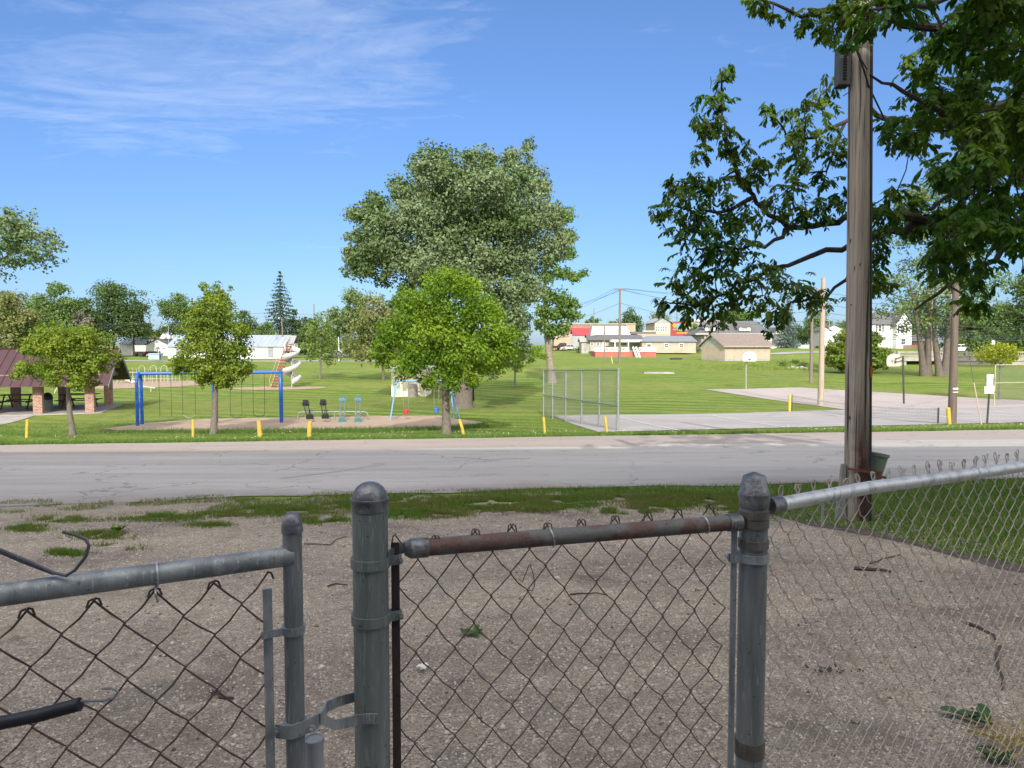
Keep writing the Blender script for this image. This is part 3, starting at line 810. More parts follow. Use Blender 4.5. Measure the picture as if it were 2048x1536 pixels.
RUSTP = mat('rusted rail pipe', (.135, .085, .07), (.15, .155, .148), 15, .75, .25, bump=.5, lo=.44, hi=.56, detail=9)
RUSTB = mat('rusty tension bar', (.07, .05, .042), (.045, .036, .033), 9, .8, .2, bump=.3)
WIRE = mat('galvanized fence wire', (.52, .48, .42), (.32, .295, .26), 12, .5, .2)
TIEM = mat('aluminium tie wire', (.55, .56, .57), (.42, .43, .44), 9, .4, .6)
BOLT = mat('dull bolt steel', (.14, .14, .145), (.08, .075, .07), 30, .6, .6)
def strip(mb, pts, th, h):
    """flat band standing on edge along pts (th thick, h tall)"""
    pts = [V(p) for p in pts]; n = len(pts); vs = []
    for i, p in enumerate(pts):
        t = (pts[min(i + 1, n - 1)] - pts[max(i - 1, 0)]).normalized(); s = V((t.y, -t.x, 0)).normalized() * th / 2
        for d, z in ((-1, -h / 2), (1, -h / 2), (1, h / 2), (-1, h / 2)): vs.append(p + s * d + V((0, 0, z)))
    fs = [(3, 2, 1, 0), tuple((n - 1) * 4 + k for k in range(4))]
    for i in range(n - 1):
        for k in range(4): fs.append((i * 4 + k, i * 4 + (k + 1) % 4, i * 4 + 4 + (k + 1) % 4, i * 4 + 4 + k))
    mb.add(vs, fs)
def chain(mb, a, b, h, w, dh, r, sides=5, sag=0., jit=0., knuckle=.012, wave=0., seed=1, skip=None, loop=False):
    """woven wires hung between top corners a and b, h tall"""
    rg = random.Random(seed)
    a, b = V(a), V(b); d = b - a; L = math.hypot(d.x, d.y); t = V((d.x, d.y, 0)) / L; sl_ = d.z / L
    n = V((t.y, -t.x, 0))
    if n.y > 0: n = -n
    N = int(L / w); K = int(h / (dh / 2))
    drift = {}
    for i in range(N):
        pts = []
        for k in range(K + 1):
            sg = 1 if (i + k) % 2 else -1
            key = (i + (1 if sg > 0 else 0), k)
            if key not in drift: drift[key] = (rg.gauss(0, jit), rg.gauss(0, jit))
            jx, jz = drift[key]
            u = (i + .5) * w + sg * (w / 2 + r * .7) + jx + wave * math.sin(k * .5 + i * .35)
            z = -k * dh / 2 + jz - (sag * (k > 0))
            p = a + t * u + V((0, 0, sl_ * u + z)) + n * (r * (1 if sg > 0 else -1))
            if k: 
                q = pts[-1]; m = q.lerp(p, .5); dv = p - q
                bend = dh * (.075 if loop else .035) * (1 if sg < 0 else 1)
                m = m + V((0, 0, -bend)) + t * (-.004 if loop else -.002)
                pts.append(m)
            pts.append(p)
        # twisted end hooked back over the neighbour
        s0 = 1 if i % 2 else -1
        tw = t * (s0 * .006)
        if loop:
            top = pts[0]; e = knuckle * rg.uniform(.8, 1.3)
            ln = t * rg.uniform(-.3, .3) * e + n * rg.uniform(-.2, .5) * e
            pre = [top + V((0, 0, -.3 * e)) - tw * 1.2 + n * .004, top + V((0, 0, .5 * e)) - tw * 1.5 + ln * .4, top + V((0, 0, e)) - tw * .6 + ln, top + V((0, 0, e * 1.02)) + tw * .6 + ln, top + V((0, 0, .5 * e)) + tw * 1.3 + ln * .4]
            pts = pre + pts
        else:
            top = pts[0]
            pts = [top + V((0, 0, -knuckle * 1.4)) + n * .005 + tw * 1.6, top + V((0, 0, knuckle * .1)) + n * .003 + tw, top + V((0, 0, knuckle * .3))] + pts
        mb.tube(pts, r, sides, ref=None)
def ring_band(mb, c, r, h, th=.0035): mb.lathe(c, [(r + .0005, -h / 2), (r + th, -h / 2), (r + th, h / 2), (r + .0005, h / 2)], 24)
def bolt(mb, p, d, r=.006, l=.02):
    p, d = V(p), V(d).normalized(); mb.cyl(p, p + d * l * .45, r, n=6); mb.cyl(p + d * l * .45, p + d * l, r * .55, n=8)

# gate leaf, swung a little towards the viewer
gA, gB = P(572, 1113, 1.295), P(0, 1190, 1.10)
gD = (gB - gA); gE = gA + gD * 2.3
gt = V((gD.x, gD.y, 0)).normalized()
UP = P(585, 1113, 1.30)
gate = T('chain_link_gate', 'galvanized gate leaf of rusty wire mesh with round top rail and domed upright', 'gate', (UP.x, UP.y, Z(UP.x, UP.y)))
m = MB(); m.tube([gA, gE], .0178, 20); rail = m.build('top_rail', GALV, gate, smooth=True)
m = MB(); m.cyl((UP.x, UP.y, .06), (UP.x, UP.y, P(585, 1060, 1.3).z), .0172, n=24)
m.tube([gA + (UP - gA) * -.6, V((UP.x, UP.y, gA.z))], [.0188, .021], 18); m.build('upright', GALVP, gate, smooth=True)
m = MB(); cz = P(585, 1060, 1.3).z
m.lathe((UP.x, UP.y, cz), [(.0178, -.004), (.0192, -.004), (.0192, .006), (.0182, .008), (.0182, .011), (.0172, .018), (.014, .026), (.008, .0315), (.0015, .0335)], 24); m.build('cap', CAPM, gate, smooth=True)
m = MB(); tb = UP + gt * .045
m.box((tb.x - .008, tb.y - .002, .08), (tb.x + .008, tb.y + .002, P(535, 1174, 1.29).z), math.atan2(gt.y, gt.x), (tb.x, tb.y, 0)); m.build('tension_bar', GALV, gate)
m = MB()
g0 = tb.copy(); g0.z = P(492, 1158, 1.27).z + .005
g1 = gE.copy(); g1.z = g0.z + (gE.z - gA.z) * .98
m_ = MB(); chain(m_, g0, g1, 1.02, .045, .095, .0018, 6, knuckle=.007, jit=.0015, seed=3); m_.build('chain_link_mesh', RUSTW, gate, smooth=True, label='brown rusted chain-link mesh of the gate')
for py in (1258, 1640):
    m = MB()
    z = P(588, py, 1.3).z; c = V((UP.x, UP.y, z)); ring_band(m, c, .0172, .014)
    strip(m, [c + gt * .018 + V((0, -.004, 0)), c + gt * .03 + V((0, -.006, 0)), c + gt * .036 + V((0, -.003, 0)), c + gt * .054 + V((0, -.006, 0))], .003, .014)
    m.build('tension_band', GALV, gate, smooth=True)
m = MB()
tp = gA.lerp(gB, .49); ax = gD.normalized()
tu, tv = frame(ax)
m.tube([tp + (tu * math.cos(q) + tv * math.sin(q)) * .0198 for q in np.linspace(0, 5.8, 16)] + [tp + V((.002, -.012, -.03)), tp + V((.003, -.006, -.046))], .0019, 6); m.build('tie_wire', TIEM, gate, smooth=True)
# latch fork reaching round the big post
BP = P(741, 1113, 1.47); fz = P(590, 1452, 1.3).z
m = MB(); c = V((UP.x, UP.y, fz)); ring_band(m, c, .0172, .024, .004)
strip(m, [c + V((-.032, -.012, -.003)), c + V((-.022, -.016, -.002)), c + V((0, -.0215, 0)), c + V((.016, -.016, .003)), c + V((.03, -.006, .006)), c + V((.042, .002, .009))], .0035, .026)
for dx, dy in ((-.029, -.0125), (.033, -.006)): bolt(m, c + V((dx, dy, 0)), (0, -1, 0), .0065, .014)
h = c + V((.042, .01, .008))
Yf = BP.y - .0405
front = [h, P(650, 1440, 1.325), P(668, 1450, 1.345), P(690, 1446, 1.385), P(712, 1440, 1.42), P(735, 1437, Yf), P(756, 1437, Yf + .002)]
back = [h, P(646, 1428, 1.335), P(652, 1414, 1.37), P(672, 1404, 1.42), P(700, 1396, 1.48), P(722, 1392, BP.y + .044), P(752, 1392, BP.y + .044)]
strip(m, front, .0045, .021); strip(m, back, .0045, .021); m.build('latch_fork', GALV, gate, smooth=True)

# fence: big gate post, rusty panel, second post, silver run beyond it
B2 = P(1506, 1113, 1.75)
fence = T('chain_link_fence', 'chain-link fence of a rusty panel between two capped pipe posts and a silver run beyond', 'fence', (BP.x, BP.y, Z(BP.x, BP.y)))
def post(c, r, ztop, m1, name='post', lab=None):
    m = MB(); m.cyl((c.x, c.y, -.2), (c.x, c.y, ztop), r, n=32); return m.build(name, m1, fence, smooth=True, label=lab)
zt = P(742, 1005, 1.47).z
post1 = post(BP, .0362, zt, GALVG, lab='thicker greenish pipe post with domed cap')
m = MB(); m.lathe((BP.x, BP.y, zt), [(.0365, -.016), (.0382, -.015), (.0382, .002), (.0395, .004), (.0395, .009), (.036, .010), (.0355, .014), (.033, .023), (.027, .032), (.018, .039), (.008, .0425), (.001, .043)], 32)
m.build('cap', CAPM, post1, smooth=True)
zt2 = P(1506, 1000, 1.75).z
post2 = post(B2, .0335, zt2, GALVP, lab='pipe post with conical cap')
m = MB(); m.lathe((B2.x, B2.y, zt2), [(.0337, -.018), (.0355, -.016), (.0362, 0), (.038, .014), (.0378, .018), (.034, .024), (.027, .058), (.0255, .06), (.004, .069), (.001, .069)], 32)
m.build('cap', CAPM, post2, smooth=True)
rA, rB = P(822, 1097, 1.51), P(1476, 1044, 1.735)
rd_ = (rB - rA).normalized(); rh = V((rd_.x, rd_.y, 0)).normalized()
m = MB(); m.tube([rA, rA.lerp(rB, .3), rA.lerp(rB, .7), rB], .0188, 20); m.build('top_rail', RUSTP, fence, smooth=True, label='rust-stained top rail of the panel between the posts')
m = MB(); m.tube([rA - rd_ * .002, rA + rd_ * .036], .0212, 20)
m.tube([rA - rd_ * .002, rA - rd_ * .014], [.0212, .013], 20)
strip(m, [rA - rd_ * .012 + V((0, 0, .004)), rA - rd_ * .03, V((BP.x + .036, BP.y - .008, rA.z - .004))], .006, .022)
m.build('rail_end', CAPM, fence, smooth=True); m = MB(); m.tube([rB - rd_ * .03, rB + rd_ * .004], .0212, 20)
strip(m, [rB, rB + rd_ * .02, V((B2.x - .02, B2.y - .03, rB.z))], .006, .02)
m.build('rail_end', CAPM, fence, smooth=True)
def bands(c, r, pys, Y, px, bar, mt):
    for py in pys:
        m = MB()
        z = P(px, py, Y).z; ring_band(m, (c.x, c.y, z), r, .02 if py > 1110 else .024, .0045)
        if bar is not None:
            q = V((bar.x, bar.y, z)); cc = V((c.x, c.y, z)); dq = (q - cc); dq.z = 0; u = dq.normalized(); s = V((u.y, -u.x, 0)) * .009
            strip(m, [cc + u * r + s, q + s * .6 + u * .012], .003, .02); strip(m, [cc + u * r - s, q - s * .6 + u * .012], .003, .02)
            bolt(m, q + s * .9 + u * .008, s, .006, .018)
        m.build('tension_band', mt, fence, smooth=True)
bar1 = V((P(791, 1200, 1.485).x, 1.487, 0)); bar2 = V((P(1467, 1200, 1.735).x, 1.738, 0))
bands(BP, .0362, (1123, 1235, 1700), 1.47, 740, bar1, GALVG)
bands(B2, .0335, (1113, 1800), 1.75, 1505, bar2, GALV)
BRB = mat('brownish band steel', (.16, .15, .13), (.11, .1, .085), 20, .6, .4)
for py, hh in ((1027, .017), (1045, .019), (1086, .02), (1492, .04)):
    mm_ = MB(); ring_band(mm_, (B2.x, B2.y, P(1505, py, 1.75).z), .0335, hh, .003); mm_.build('brace_band', BRB, fence, smooth=True)
m = MB(); m.box((bar1.x - .0085, bar1.y - .002, .03), (bar1.x + .0085, bar1.y + .002, P(791, 1085, 1.487).z)); m.build('tension_bar', RUSTB, fence, label='rusty flat bar beside the thicker post')
m = MB(); m.box((bar2.x - .007, bar2.y - .003, .03), (bar2.x + .007, bar2.y + .003, P(1467, 1062, 1.738).z)); m.build('tension_bar', GALV, fence, label='grey flat bar beside the conical-capped post')
off = V((-rh.y, rh.x, 0)) * .024
c0, c1 = V((bar1.x, bar1.y, 0)), V((bar2.x, bar2.y, 0))
c0 = c0 + V((0, .012, P(850, 1072, 1.52).z)); c1 = c1 + V((0, .012, P(1440, 1010, 1.74).z))
m = MB(); chain(m, c0, c1, 1.24, .042, .1, .0016, 5, jit=.0022, wave=.002, seed=8); m.build('chain_link_mesh', RUSTW, fence, smooth=True, label='rusted brown wire mesh panel')
for q in (.395, .885):
    m = MB(); tp = rA.lerp(rB, q); tu, tv = frame(rd_)
    m.tube([tp + rd_ * .004 * math.sin(a) + (tu * math.cos(a) + tv * math.sin(a)) * .0203 for a in np.linspace(0, 6.1, 18)], .0019, 6); m.build('tie_wire', TIEM, fence, smooth=True)
m = MB(); m.tube([P(1058, 1130, 1.55), P(1050, 1150, 1.54), P(1045, 1165, 1.54), P(1038, 1158, 1.54)], .0011, 5)
m.tube([P(1060, 1128, 1.55), P(1067, 1150, 1.54), P(1069, 1172, 1.54), P(1064, 1182, 1.54), P(1057, 1180, 1.54)], .0011, 5)
m.build('tie_wire', RUSTW, fence, smooth=True)
sA, sB = P(1545, 1011, 1.78), P(2048, 929, 2.38)
sd = (sB - sA).normalized(); sE = sA + (sB - sA) * 3.2
m = MB(); m.tube([sA + sd * .02] + [sA + (sE - sA) * q + V((0, 0, .006 * math.sin(q * 17))) for q in (.1, .2, .3, .45, .6, .8, 1)], .0178, 20); m.build('top_rail', SILV, fence, smooth=True, label='silver top rail running away from the conical-capped post')
m = MB(); m.tube([sA - sd * .01, sA + sd * .03], .0208, 20); strip(m, [sA - sd * .004, V((B2.x + .03, B2.y + .01, sA.z))], .007, .022)
m.build('rail_end', CAPM, fence, smooth=True)
sn = V((-sd.y, sd.x, 0)).normalized() * .026
c0 = V((B2.x + .035, B2.y + .02, sA.z + .022)) + sn * .4; c1 = sE + V((0, 0, .022)) + sn
m = MB(); chain(m, c0, c1, 1.2, .032, .072, .0014, 5, jit=.0022, seed=5, loop=True, knuckle=.022, wave=.0015); m.build('chain_link_mesh', WIRE, fence, smooth=True, label='grey galvanized wire mesh of the silver run')
for q in (.055, .062, .235, .46, .7):
    m = MB(); tp = sA + (sE - sA) * q; tu, tv = frame(sd)
    m.tube([tp + sd * .01 * math.sin(a * .5) + (tu * math.cos(a) + tv * math.sin(a)) * .0195 for a in np.linspace(0, 6.1, 18)] + [tp + V((0, -.02, -.03))], .0018, 6)
    m.build('tie_wire', TIEM, fence, smooth=True)
m = MB(); e = sE; m.cyl((e.x, e.y, -.2), (e.x, e.y, e.z + .05), .03, n=20); m.build('post', GALV, fence, smooth=True)

# loose things at the gate
m = MB(); c = P(628, 1480, 1.36); m.lathe((c.x, c.y, 0), [(.0175, -.1), (.0178, c.z - .006), (.0192, c.z - .005), (.0192, c.z + .004), (.0165, c.z + .005), (.0155, c.z + .001), (.002, c.z - .001)], 24)
tag(m.build('plastic_pipe', mat('grey plastic pipe', (.34, .35, .37), (.28, .29, .31), 8, .45), smooth=True), 'short pale grey plastic pipe standing upright beside the domed gate upright', 'pipe')
m = MB(); Yw = 1.125
m.tube([P(x, y, Yw - .0 * i) for i, (x, y) in enumerate(((-60, 1080), (0, 1099), (60, 1124), (110, 1146), (132, 1151), (150, 1140), (172, 1112), (178, 1090), (172, 1079), (152, 1070), (126, 1064)))], .0027, 8)
m.tube([P(x, y, Yw + .004) for x, y in ((-60, 1086), (0, 1105), (60, 1130), (108, 1148))], .0022, 8)
tag(m.build('bent_wire', mat('dull lead wire', (.16, .155, .16), (.1, .098, .1), 14, .5, .4), smooth=True), 'stiff grey wire hook curling up over the gate top rail', 'wire')
m = MB(); m.tube([P(-160, 1476, 1.02), P(0, 1446, 1.03), P(80, 1430, 1.035), P(160, 1408, 1.04)], .0098, 14)
cb = m.build('cable', mat('black rubber sleeve', (.012, .012, .018), (.02, .02, .028), 12, .55), smooth=True)
tag(cb, 'black rubber-sleeved cable poking through the gate mesh with bare wire end', 'cable')
m = MB(); m.tube([P(x, y, 1.045) for x, y in ((120, 1406), (160, 1402), (205, 1401), (228, 1395), (236, 1384), (226, 1376), (205, 1377))], .0021, 7)
m.build('bare_wire', mat('bare wire', (.4, .39, .37), (.3, .3, .29), 9, .4, .6), cb, smooth=True)
# ------------------------------------------------------------ unseen house added behind the viewer to shade the yard
MAT_WTRIM = mat('shade block window trim', (.78, .78, .76), (.7, .7, .68), 4, .6); MAT_GLASS = mat('shade block glass', (.03, .04, .05), (.05, .06, .07), 3, .15)
WHS = siding_mat('shade block white siding', (.74, .74, .72)); HSH = mat('shade block shingles', (.13, .125, .12), (.09, .088, .085), 4, .9, bump=.4)
shade_block = T('house', 'unseen long tall white gabled house added behind the gravel yard to shade it', 'house', (0, -7.5, -.1))
HX0, HX1, HY0, HY1, EV_, RG_ = -30, 30, -11.5, -3.4, 8.6, 13.35
m = MB(); m.box((HX0, HY0, -.4), (HX1, HY1, EV_)); m.build('wall', WHS, shade_block)
m = MB(); ry = -7.5; t_ = V((HX1 - HX0 + 1, 0, 0)); sl0 = (RG_ - EV_) / (HY1 - ry)
for y1 in (HY1 + .35, HY0 - .35): m.prism([V((HX0 - .5, ry, RG_)), V((HX0 - .5, y1, RG_ - sl0 * abs(y1 - ry))), V((HX0 - .5, y1, RG_ - .15 - sl0 * abs(y1 - ry))), V((HX0 - .5, ry, RG_ - .15))], t_)
m.build('roof', HSH, shade_block)
for x in (HX0 + .1, HX1 - .3):
    m = MB(); m.prism([V((x, HY0, EV_)), V((x, HY1, EV_)), V((x, ry, RG_ - .2))], (.2, 0, 0)); m.build('gable_wall', WHS, shade_block)
for i in range(10):
    for z in (1.2, 5.0):
        x = HX0 + 3 + i * 6; m = MB(); m.box((x, HY1 + .003, z), (x + 1.1, HY1 + .06, z + 1.7)); w_ = m.build('window', MAT_WTRIM, shade_block); m = MB(); m.box((x + .1, HY1 + .062, z + .1), (x + 1.0, HY1 + .07, z + 1.6)); m.build('pane', MAT_GLASS, w_)

# ------------------------------------------------------------ utility pole at the fence
WOOD = wood_pole_mat()
pb = G(1713, 1041); YP = pb.y
pt = P(1719, 20, YP); pd = (pt - pb).normalized()
pole = T('utility_pole', 'weathered grey wooden utility pole with dark rotten foot beside the silver fence run', 'utility pole', pb)
m = MB(); k = [pb - pd * .4] + [pb + pd * q for q in (0, 1, 2.5, 4, 5.5, 6.4)]
m.tube(k, [.134, .129, .122, .113, .106, .102, .098], 28); m.build('shaft', WOOD, pole, smooth=True)
PGR = mat('grey equipment enclosure', (.11, .115, .11), (.08, .085, .083), 10, .55, .3)
m = MB(); a, b = P(1678, 168, YP - .07), P(1699, 90, YP - .07)
m.box((a.x, YP - .07, a.z), (b.x + .02, YP + .05, b.z)); box = m.build('equipment_box', PGR, pole)
m = MB()
for i in range(11):
    z = a.z + (b.z - a.z) * (.1 + .075 * i); m.box((a.x + .04, YP - .076, z), (a.x + .075, YP - .071, z + .02))
m.box((a.x - .004, YP - .075, a.z - .01), (b.x + .018, YP + .05, a.z - .001)); m.build('vent_slots', mat('black slots', (.012, .012, .012), None, 5, .8), box)
CAB = mat('black service cable', (.012, .012, .013), (.02, .02, .02), 5, .5)
q = lambda x, y, d=-.165: P(x, y, YP + d)
m = MB(); m.tube([q(1688, 86), q(1690, 72), q(1697, 62), q(1700, 66), q(1706, 82), q(1716, 108), q(1728, 140), q(1737, 172, -.1), (q(1770, 240, .6)), q(1850, 330, 3), q(2150, 560, 9)], .009, 6)
m.build('service_cable', CAB, pole, smooth=True)
m = MB(); m.tube([q(1692, 84), q(1694, 70), q(1699, 64), q(1712, 92), q(1722, 118), q(1731, 134, -.14), q(1738, 140, -.05)], .007, 6); m.build('service_cable', CAB, pole, smooth=True)
m = MB(); m.tube([q(1694, 168), q(1700, 176), q(1699, 184), q(1686, 192)], .005, 5); m.build('service_cable', CAB, pole, smooth=True)
m = MB(); m.bar(q(1700, 76, -.175), q(1709, 94, -.17), .02, .02); m.build('splice_sleeve', mat('pale splice', (.4, .4, .38), (.3, .3, .3), 9), pole)
m = MB(); m.tube([pb + V((.127, -.05, -.1)), pb + pd * 2.5 + V((.112, -.05, 0)), pb + pd * 6.4 + V((.101, -.05, 0))], .014, 8); m.build('conduit', mat('dark conduit', (.035, .033, .035), (.05, .05, .05), 5, .6), pole, smooth=True)
m = MB(); a = P(1741, 738, YP - .07); m.box((a.x - .01, a.y - .02, a.z - .09), (a.x + .012, a.y + .01, a.z + .03)); m.build('marker_tag', mat('orange tag', (.42, .12, .03), (.3, .09, .03), 6, .6), pole)
# bucket strapped behind the pole
bc = P(1752, 918, YP + .17); axb = V((.17, .02, 1)).normalized()
BUC = mat('dull green plastic', (.20, .245, .215), (.155, .19, .17), 7, .6)
bk = T('bucket', 'tapered grey green plastic bucket tilted against the utility pole under a red strap', 'bucket', bc - axb * .17)
m = MB(); m.lathe(bc, [(.075, -.28), (.078, -.285), (.118, .06), (.112, .06), (.074, -.26), (.001, -.262)], 26, axb); m.build('body', BUC, bk, smooth=True)
m = MB(); m.lathe(bc, [(.119, .035), (.128, .037), (.129, .068), (.113, .069), (.113, .04)], 26, axb); m.build('rim', BUC, bk, smooth=True)
m = MB()
za = P(1700, 938, YP).z
strip(m, [V((pb.x - .15, YP - .1, za + .02)), V((pb.x - .06, YP - .155, za + .012)), V((pb.x + .06, YP - .155, za - .008)), V((pb.x + .17, YP - .10, za - .03)), V((pb.x + .21, YP + .05, za - .035))], .008, .024)
m.box((pb.x + .165, YP - .12, za - .12), (pb.x + .195, YP - .09, za - .005))
m.build('strap', mat('faded red strap', (.20, .055, .04), (.12, .04, .03), 9, .7), bk)
m = MB(); m.tube([V((pb.x + .19, YP - .1, za - .07)), V((pb.x + .24, YP - .1, za - .07)), V((pb.x + .255, YP - .1, za - .1)), V((pb.x + .22, YP - .1, za - .13))], .012, 8); m.build('hook', CAB, bk, smooth=True)
PLK = mat('bleached plank', (.30, .29, .265), (.22, .21, .195), 9, .9, bump=.4, stretch=(4, 4, .6))
m = MB(); a = V((pb.x - .19, YP - .06, pb.z))
m.prism([a + V((-.06, 0, -.03)), a + V((.055, 0, -.03)), a + V((.03, 0, .62)), a + V((.0, 0, .62))], (0, .05, 0)); tag(m.build('plank', PLK), 'pale flared board standing against the foot of the utility pole', 'board')
m = MB(); a = G(1645, 1054); m.box((a.x - .014, a.y - .01, a.z - .1), (a.x + .014, a.y + .01, a.z + .24)); tag(m.build('stake', PLK), 'thin pale stake in the grass beside the utility pole', 'stake')

# ------------------------------------------------------------ walnut tree hanging over the fence
WL1 = leafmat('walnut leaflets', (.03, .085, .011), (.064, .155, .02), (.115, .185, .024), .42, nscale=.9, gloss=.02)
wy = 9.0
wb = on(2330, 9.3)
walnut = T('walnut_tree', 'dark walnut tree reaching over the fence with drooping leaflets and hanging catkins', 'tree', wb)
limbs = []
def wl(pts, r0, r1):
    q = [P(x, y, Y) for x, y, Y in pts]
    # subdivide and roughen
    o = []
    for a, b in zip(q, q[1:]):
        for t in range(3):
            p = a.lerp(b, t / 3); o.append(p + V((rnd.gauss(0, .022), rnd.gauss(0, .03), rnd.gauss(0, .022))))
    o.append(q[-1]); limbs.append((o, r0, r1)); return o
hub = (1848, 440, 9.4)
wl([(2330, 560, 9.3), (2200, 480, 9.3), (2048, 452, 9.4), (1940, 446, 9.4), hub], .14, .08)
wl([hub, (1790, 432, 9.3), (1735, 424, 9.2), (1690, 434, 9.1), (1626, 456, 9.0), (1590, 456, 8.9), (1544, 434, 8.8), (1508, 392, 8.7), (1476, 346, 8.6), (1458, 292, 8.6), (1444, 228, 8.6), (1440, 137, 8.6)], .058, .010)
wl([hub, (1790, 462, 9.3), (1740, 478, 9.2), (1695, 497, 9.0), (1635, 506, 8.9), (1590, 524, 8.8), (1535, 542, 8.7), (1476, 570, 8.6), (1417, 606, 8.6), (1339, 606, 8.6)], .056, .009)
wl([(1590, 456, 8.9), (1545, 480, 8.7), (1480, 500, 8.5), (1420, 500, 8.4), (1360, 475, 8.3)], .03, .008)
wl([(1508, 392, 8.7), (1440, 430, 8.6), (1390, 420, 8.5), (1330, 400, 8.4)], .028, .007)
wl([(1740, 478, 9.2), (1700, 560, 8.9), (1650, 590, 8.8), (1585, 600, 8.7), (1560, 640, 8.7)], .03, .008)
wl([(1790, 240, 9.6), (1740, 225, 9.4), (1690, 245, 9.2), (1640, 275, 9.0), (1580, 270, 8.9), (1525, 215, 8.8)], .04, .008)
wl([(1690, 245, 9.2), (1650, 340, 9.0), (1600, 350, 8.9)], .02, .006)
wl([(2330, 300, 8.6), (2150, 190, 8.6), (2048, 200, 8.8), (1930, 230, 9.2), (1850, 250, 9.6), (1790, 240, 9.6)], .09, .03)
wl([(2150, 190, 8.6), (2000, 130, 8), (1880, 60, 7.6), (1780, 40, 7.4), (1700, 20, 7.2), (1600, 25, 7.2), (1520, 0, 7.2)], .07, .01)
wl([(2048, 452, 9.4), (1990, 520, 8.6), (1900, 570, 8.2), (1830, 620, 8.2)], .05, .012)
wl([(2200, 480, 9.3), (2050, 330, 7.4), (1950, 350, 6.8), (1860, 420, 6.5)], .06, .012)
wl([(2150, 190, 8.6), (2000, 290, 7.0), (1900, 250, 6.2), (1800, 180, 6.0), (1740, 150, 5.9)], .05, .008)
wl([(2330, -200, 8.4), (2150, -80, 7.6), (2000, -20, 7.0), (1850, 10, 6.2), (1740, 20, 5.6)], .07, .01)
wl([(2048, 200, 8.8), (2010, 420, 9.8), (1950, 560, 10.2)], .04, .01)
m = MB()
tt = P(2330, -700, 9.3)
m.tube([wb - V((0, 0, .2)), wb + V((0, 0, .5)), P(2330, 560, 9.3), P(2330, 100, 9.3), tt], [.42, .33, .28, .22, .12], 14); m.build('trunk', BARKD, walnut, smooth=True)
WBK = mat('dark walnut limb bark', (.055, .042, .035), (.028, .021, .018), 14, .9, bump=.7, bdist=.02)
mb = MB()
nodes = []
for o, r0, r1 in limbs:
    n = len(o); mb.tube(o, [r0 + (r1 - r0) * (i / (n - 1)) ** .8 for i in range(n)], 8, cap=False)
    nodes += [(p, r0 + (r1 - r0) * i / (n - 1)) for i, p in enumerate(o)]
# leaf clusters: (px, py, radius px, distance, count)
cl = []
for s in '''1440 150 24 8.6 5;1428 195 34 8.6 7;1410 245 36 8.6 8;1450 262 30 8.6 6;1470 300 34 8.6 7;1398 300 20 8.5 4;1352 362 32 8.4 7;1330 420 30 8.4 6;1388 370 40 8.5 9;1440 365 44 8.6 11;1500 345 36 8.7 8;1525 325 26 8.7 5;1385 430 46 8.4 12;1445 430 46 8.5 12;1500 420 40 8.7 8;1548 400 46 8.8 11;1580 375 34 8.8 7;1612 420 38 8.9 9;1650 405 34 9 8;1365 470 30 8.3 6;1420 490 44 8.4 10;1480 480 44 8.5 10;1378 530 38 8.4 8;1432 545 44 8.5 11;1500 540 46 8.6 10;1365 565 26 8.4 5;1405 590 36 8.5 8;1460 590 40 8.6 9;1326 606 20 8.6 4;1385 618 30 8.6 6;1430 640 24 8.6 4;1525 590 40 8.6 8;1560 625 28 8.7 6;1600 580 32 8.7 7;1560 545 38 8.7 7;1640 598 36 8.8 8;1540 650 16 8.7 2;1535 215 22 8.8 4;1556 232 14 8.8 2;1608 225 40 8.9 8;1584 275 38 8.9 9;1640 195 36 9 7;1655 165 24 9 4;1600 322 38 8.9 8;1655 275 40 9 9;1672 310 28 9 6;1650 355 28 9 5;1690 385 26 9.1 4;1690 330 20 9.1 3;1520 8 24 7.2 5;1545 30 16 7.2 2;1622 30 34 7.2 7;1665 55 30 7.1 6;1690 15 40 6.8 9;1735 10 40 6.2 8;1720 55 30 5.7 3;1700 88 24 5.6 2'''.split(';'):
    x, y, r, Y, n = map(float, s.split()); cl.append((x, y, r, Y, int(n)))
rg = random.Random(5)
def dens(x, y):
    d = .45
    if x > 1860: d = .62
    if x > 1930 and y < 300: d = .8
    if 380 < y < 600 and x > 1880: d = .85
    if x < 1860 and 130 < y < 400: d = .17
    if x < 1850 and y > 500: d = .34
    if x > 1955 and y > 470: d *= max(0, (570 - y) / 100)
    d *= min(1, max(0, (625 - y) / 70))
    return d
for i in range(900):
    x, y = rg.uniform(1745, 2330), rg.uniform(-160, 650)
    if rg.random() > dens(x, y) * .62: continue
    Y = rg.choice((rg.uniform(5.6, 7.4), rg.uniform(7.4, 9.8), rg.uniform(8.5, 10.5)))
    if x < 1800 and Y < 7: Y += 2
    cl.append((x, y, 30 * 8.5 / Y, Y, rg.randint(5, 9)))
cl.sort(key=lambda c: min((P(c[0], c[1], c[3]) - p).length for p, _ in nodes))
lc, la, ln_ = [], [], []     # leaflet centre, axis, normal
cat_ = MB()
def compound(o, d, Lr, nl):
    """one drooping compound leaf"""
    d = V(d).normalized(); side = d.cross(V((0, 0, 1)))
    if side.length < .1: side = V((1, 0, 0))
    side.normalize(); p = V(o); step = Lr / nl
    for j in range(nl):
        d = (d + V((rg.uniform(-.06, .06), rg.uniform(-.06, .06), -.12 - .05 * j / nl))).normalized(); p = p + d * step
        s = 1 - .55 * abs(j / nl - .45)
        for sg in (-1, 1):
            ax = (side * sg * rg.uniform(.6, 1.2) + d * .5 + V((rg.uniform(-.35, .35), rg.uniform(-.35, .35), -.7 + rg.uniform(-.6, .5)))).normalized()
            nn = ax.cross(d * -sg).normalized()
            L_ = LFL * s * rg.uniform(.85, 1.15)
            lc.append(p + ax * L_ * .5); la.append(ax * L_); ln_.append(nn)
LFL = .082
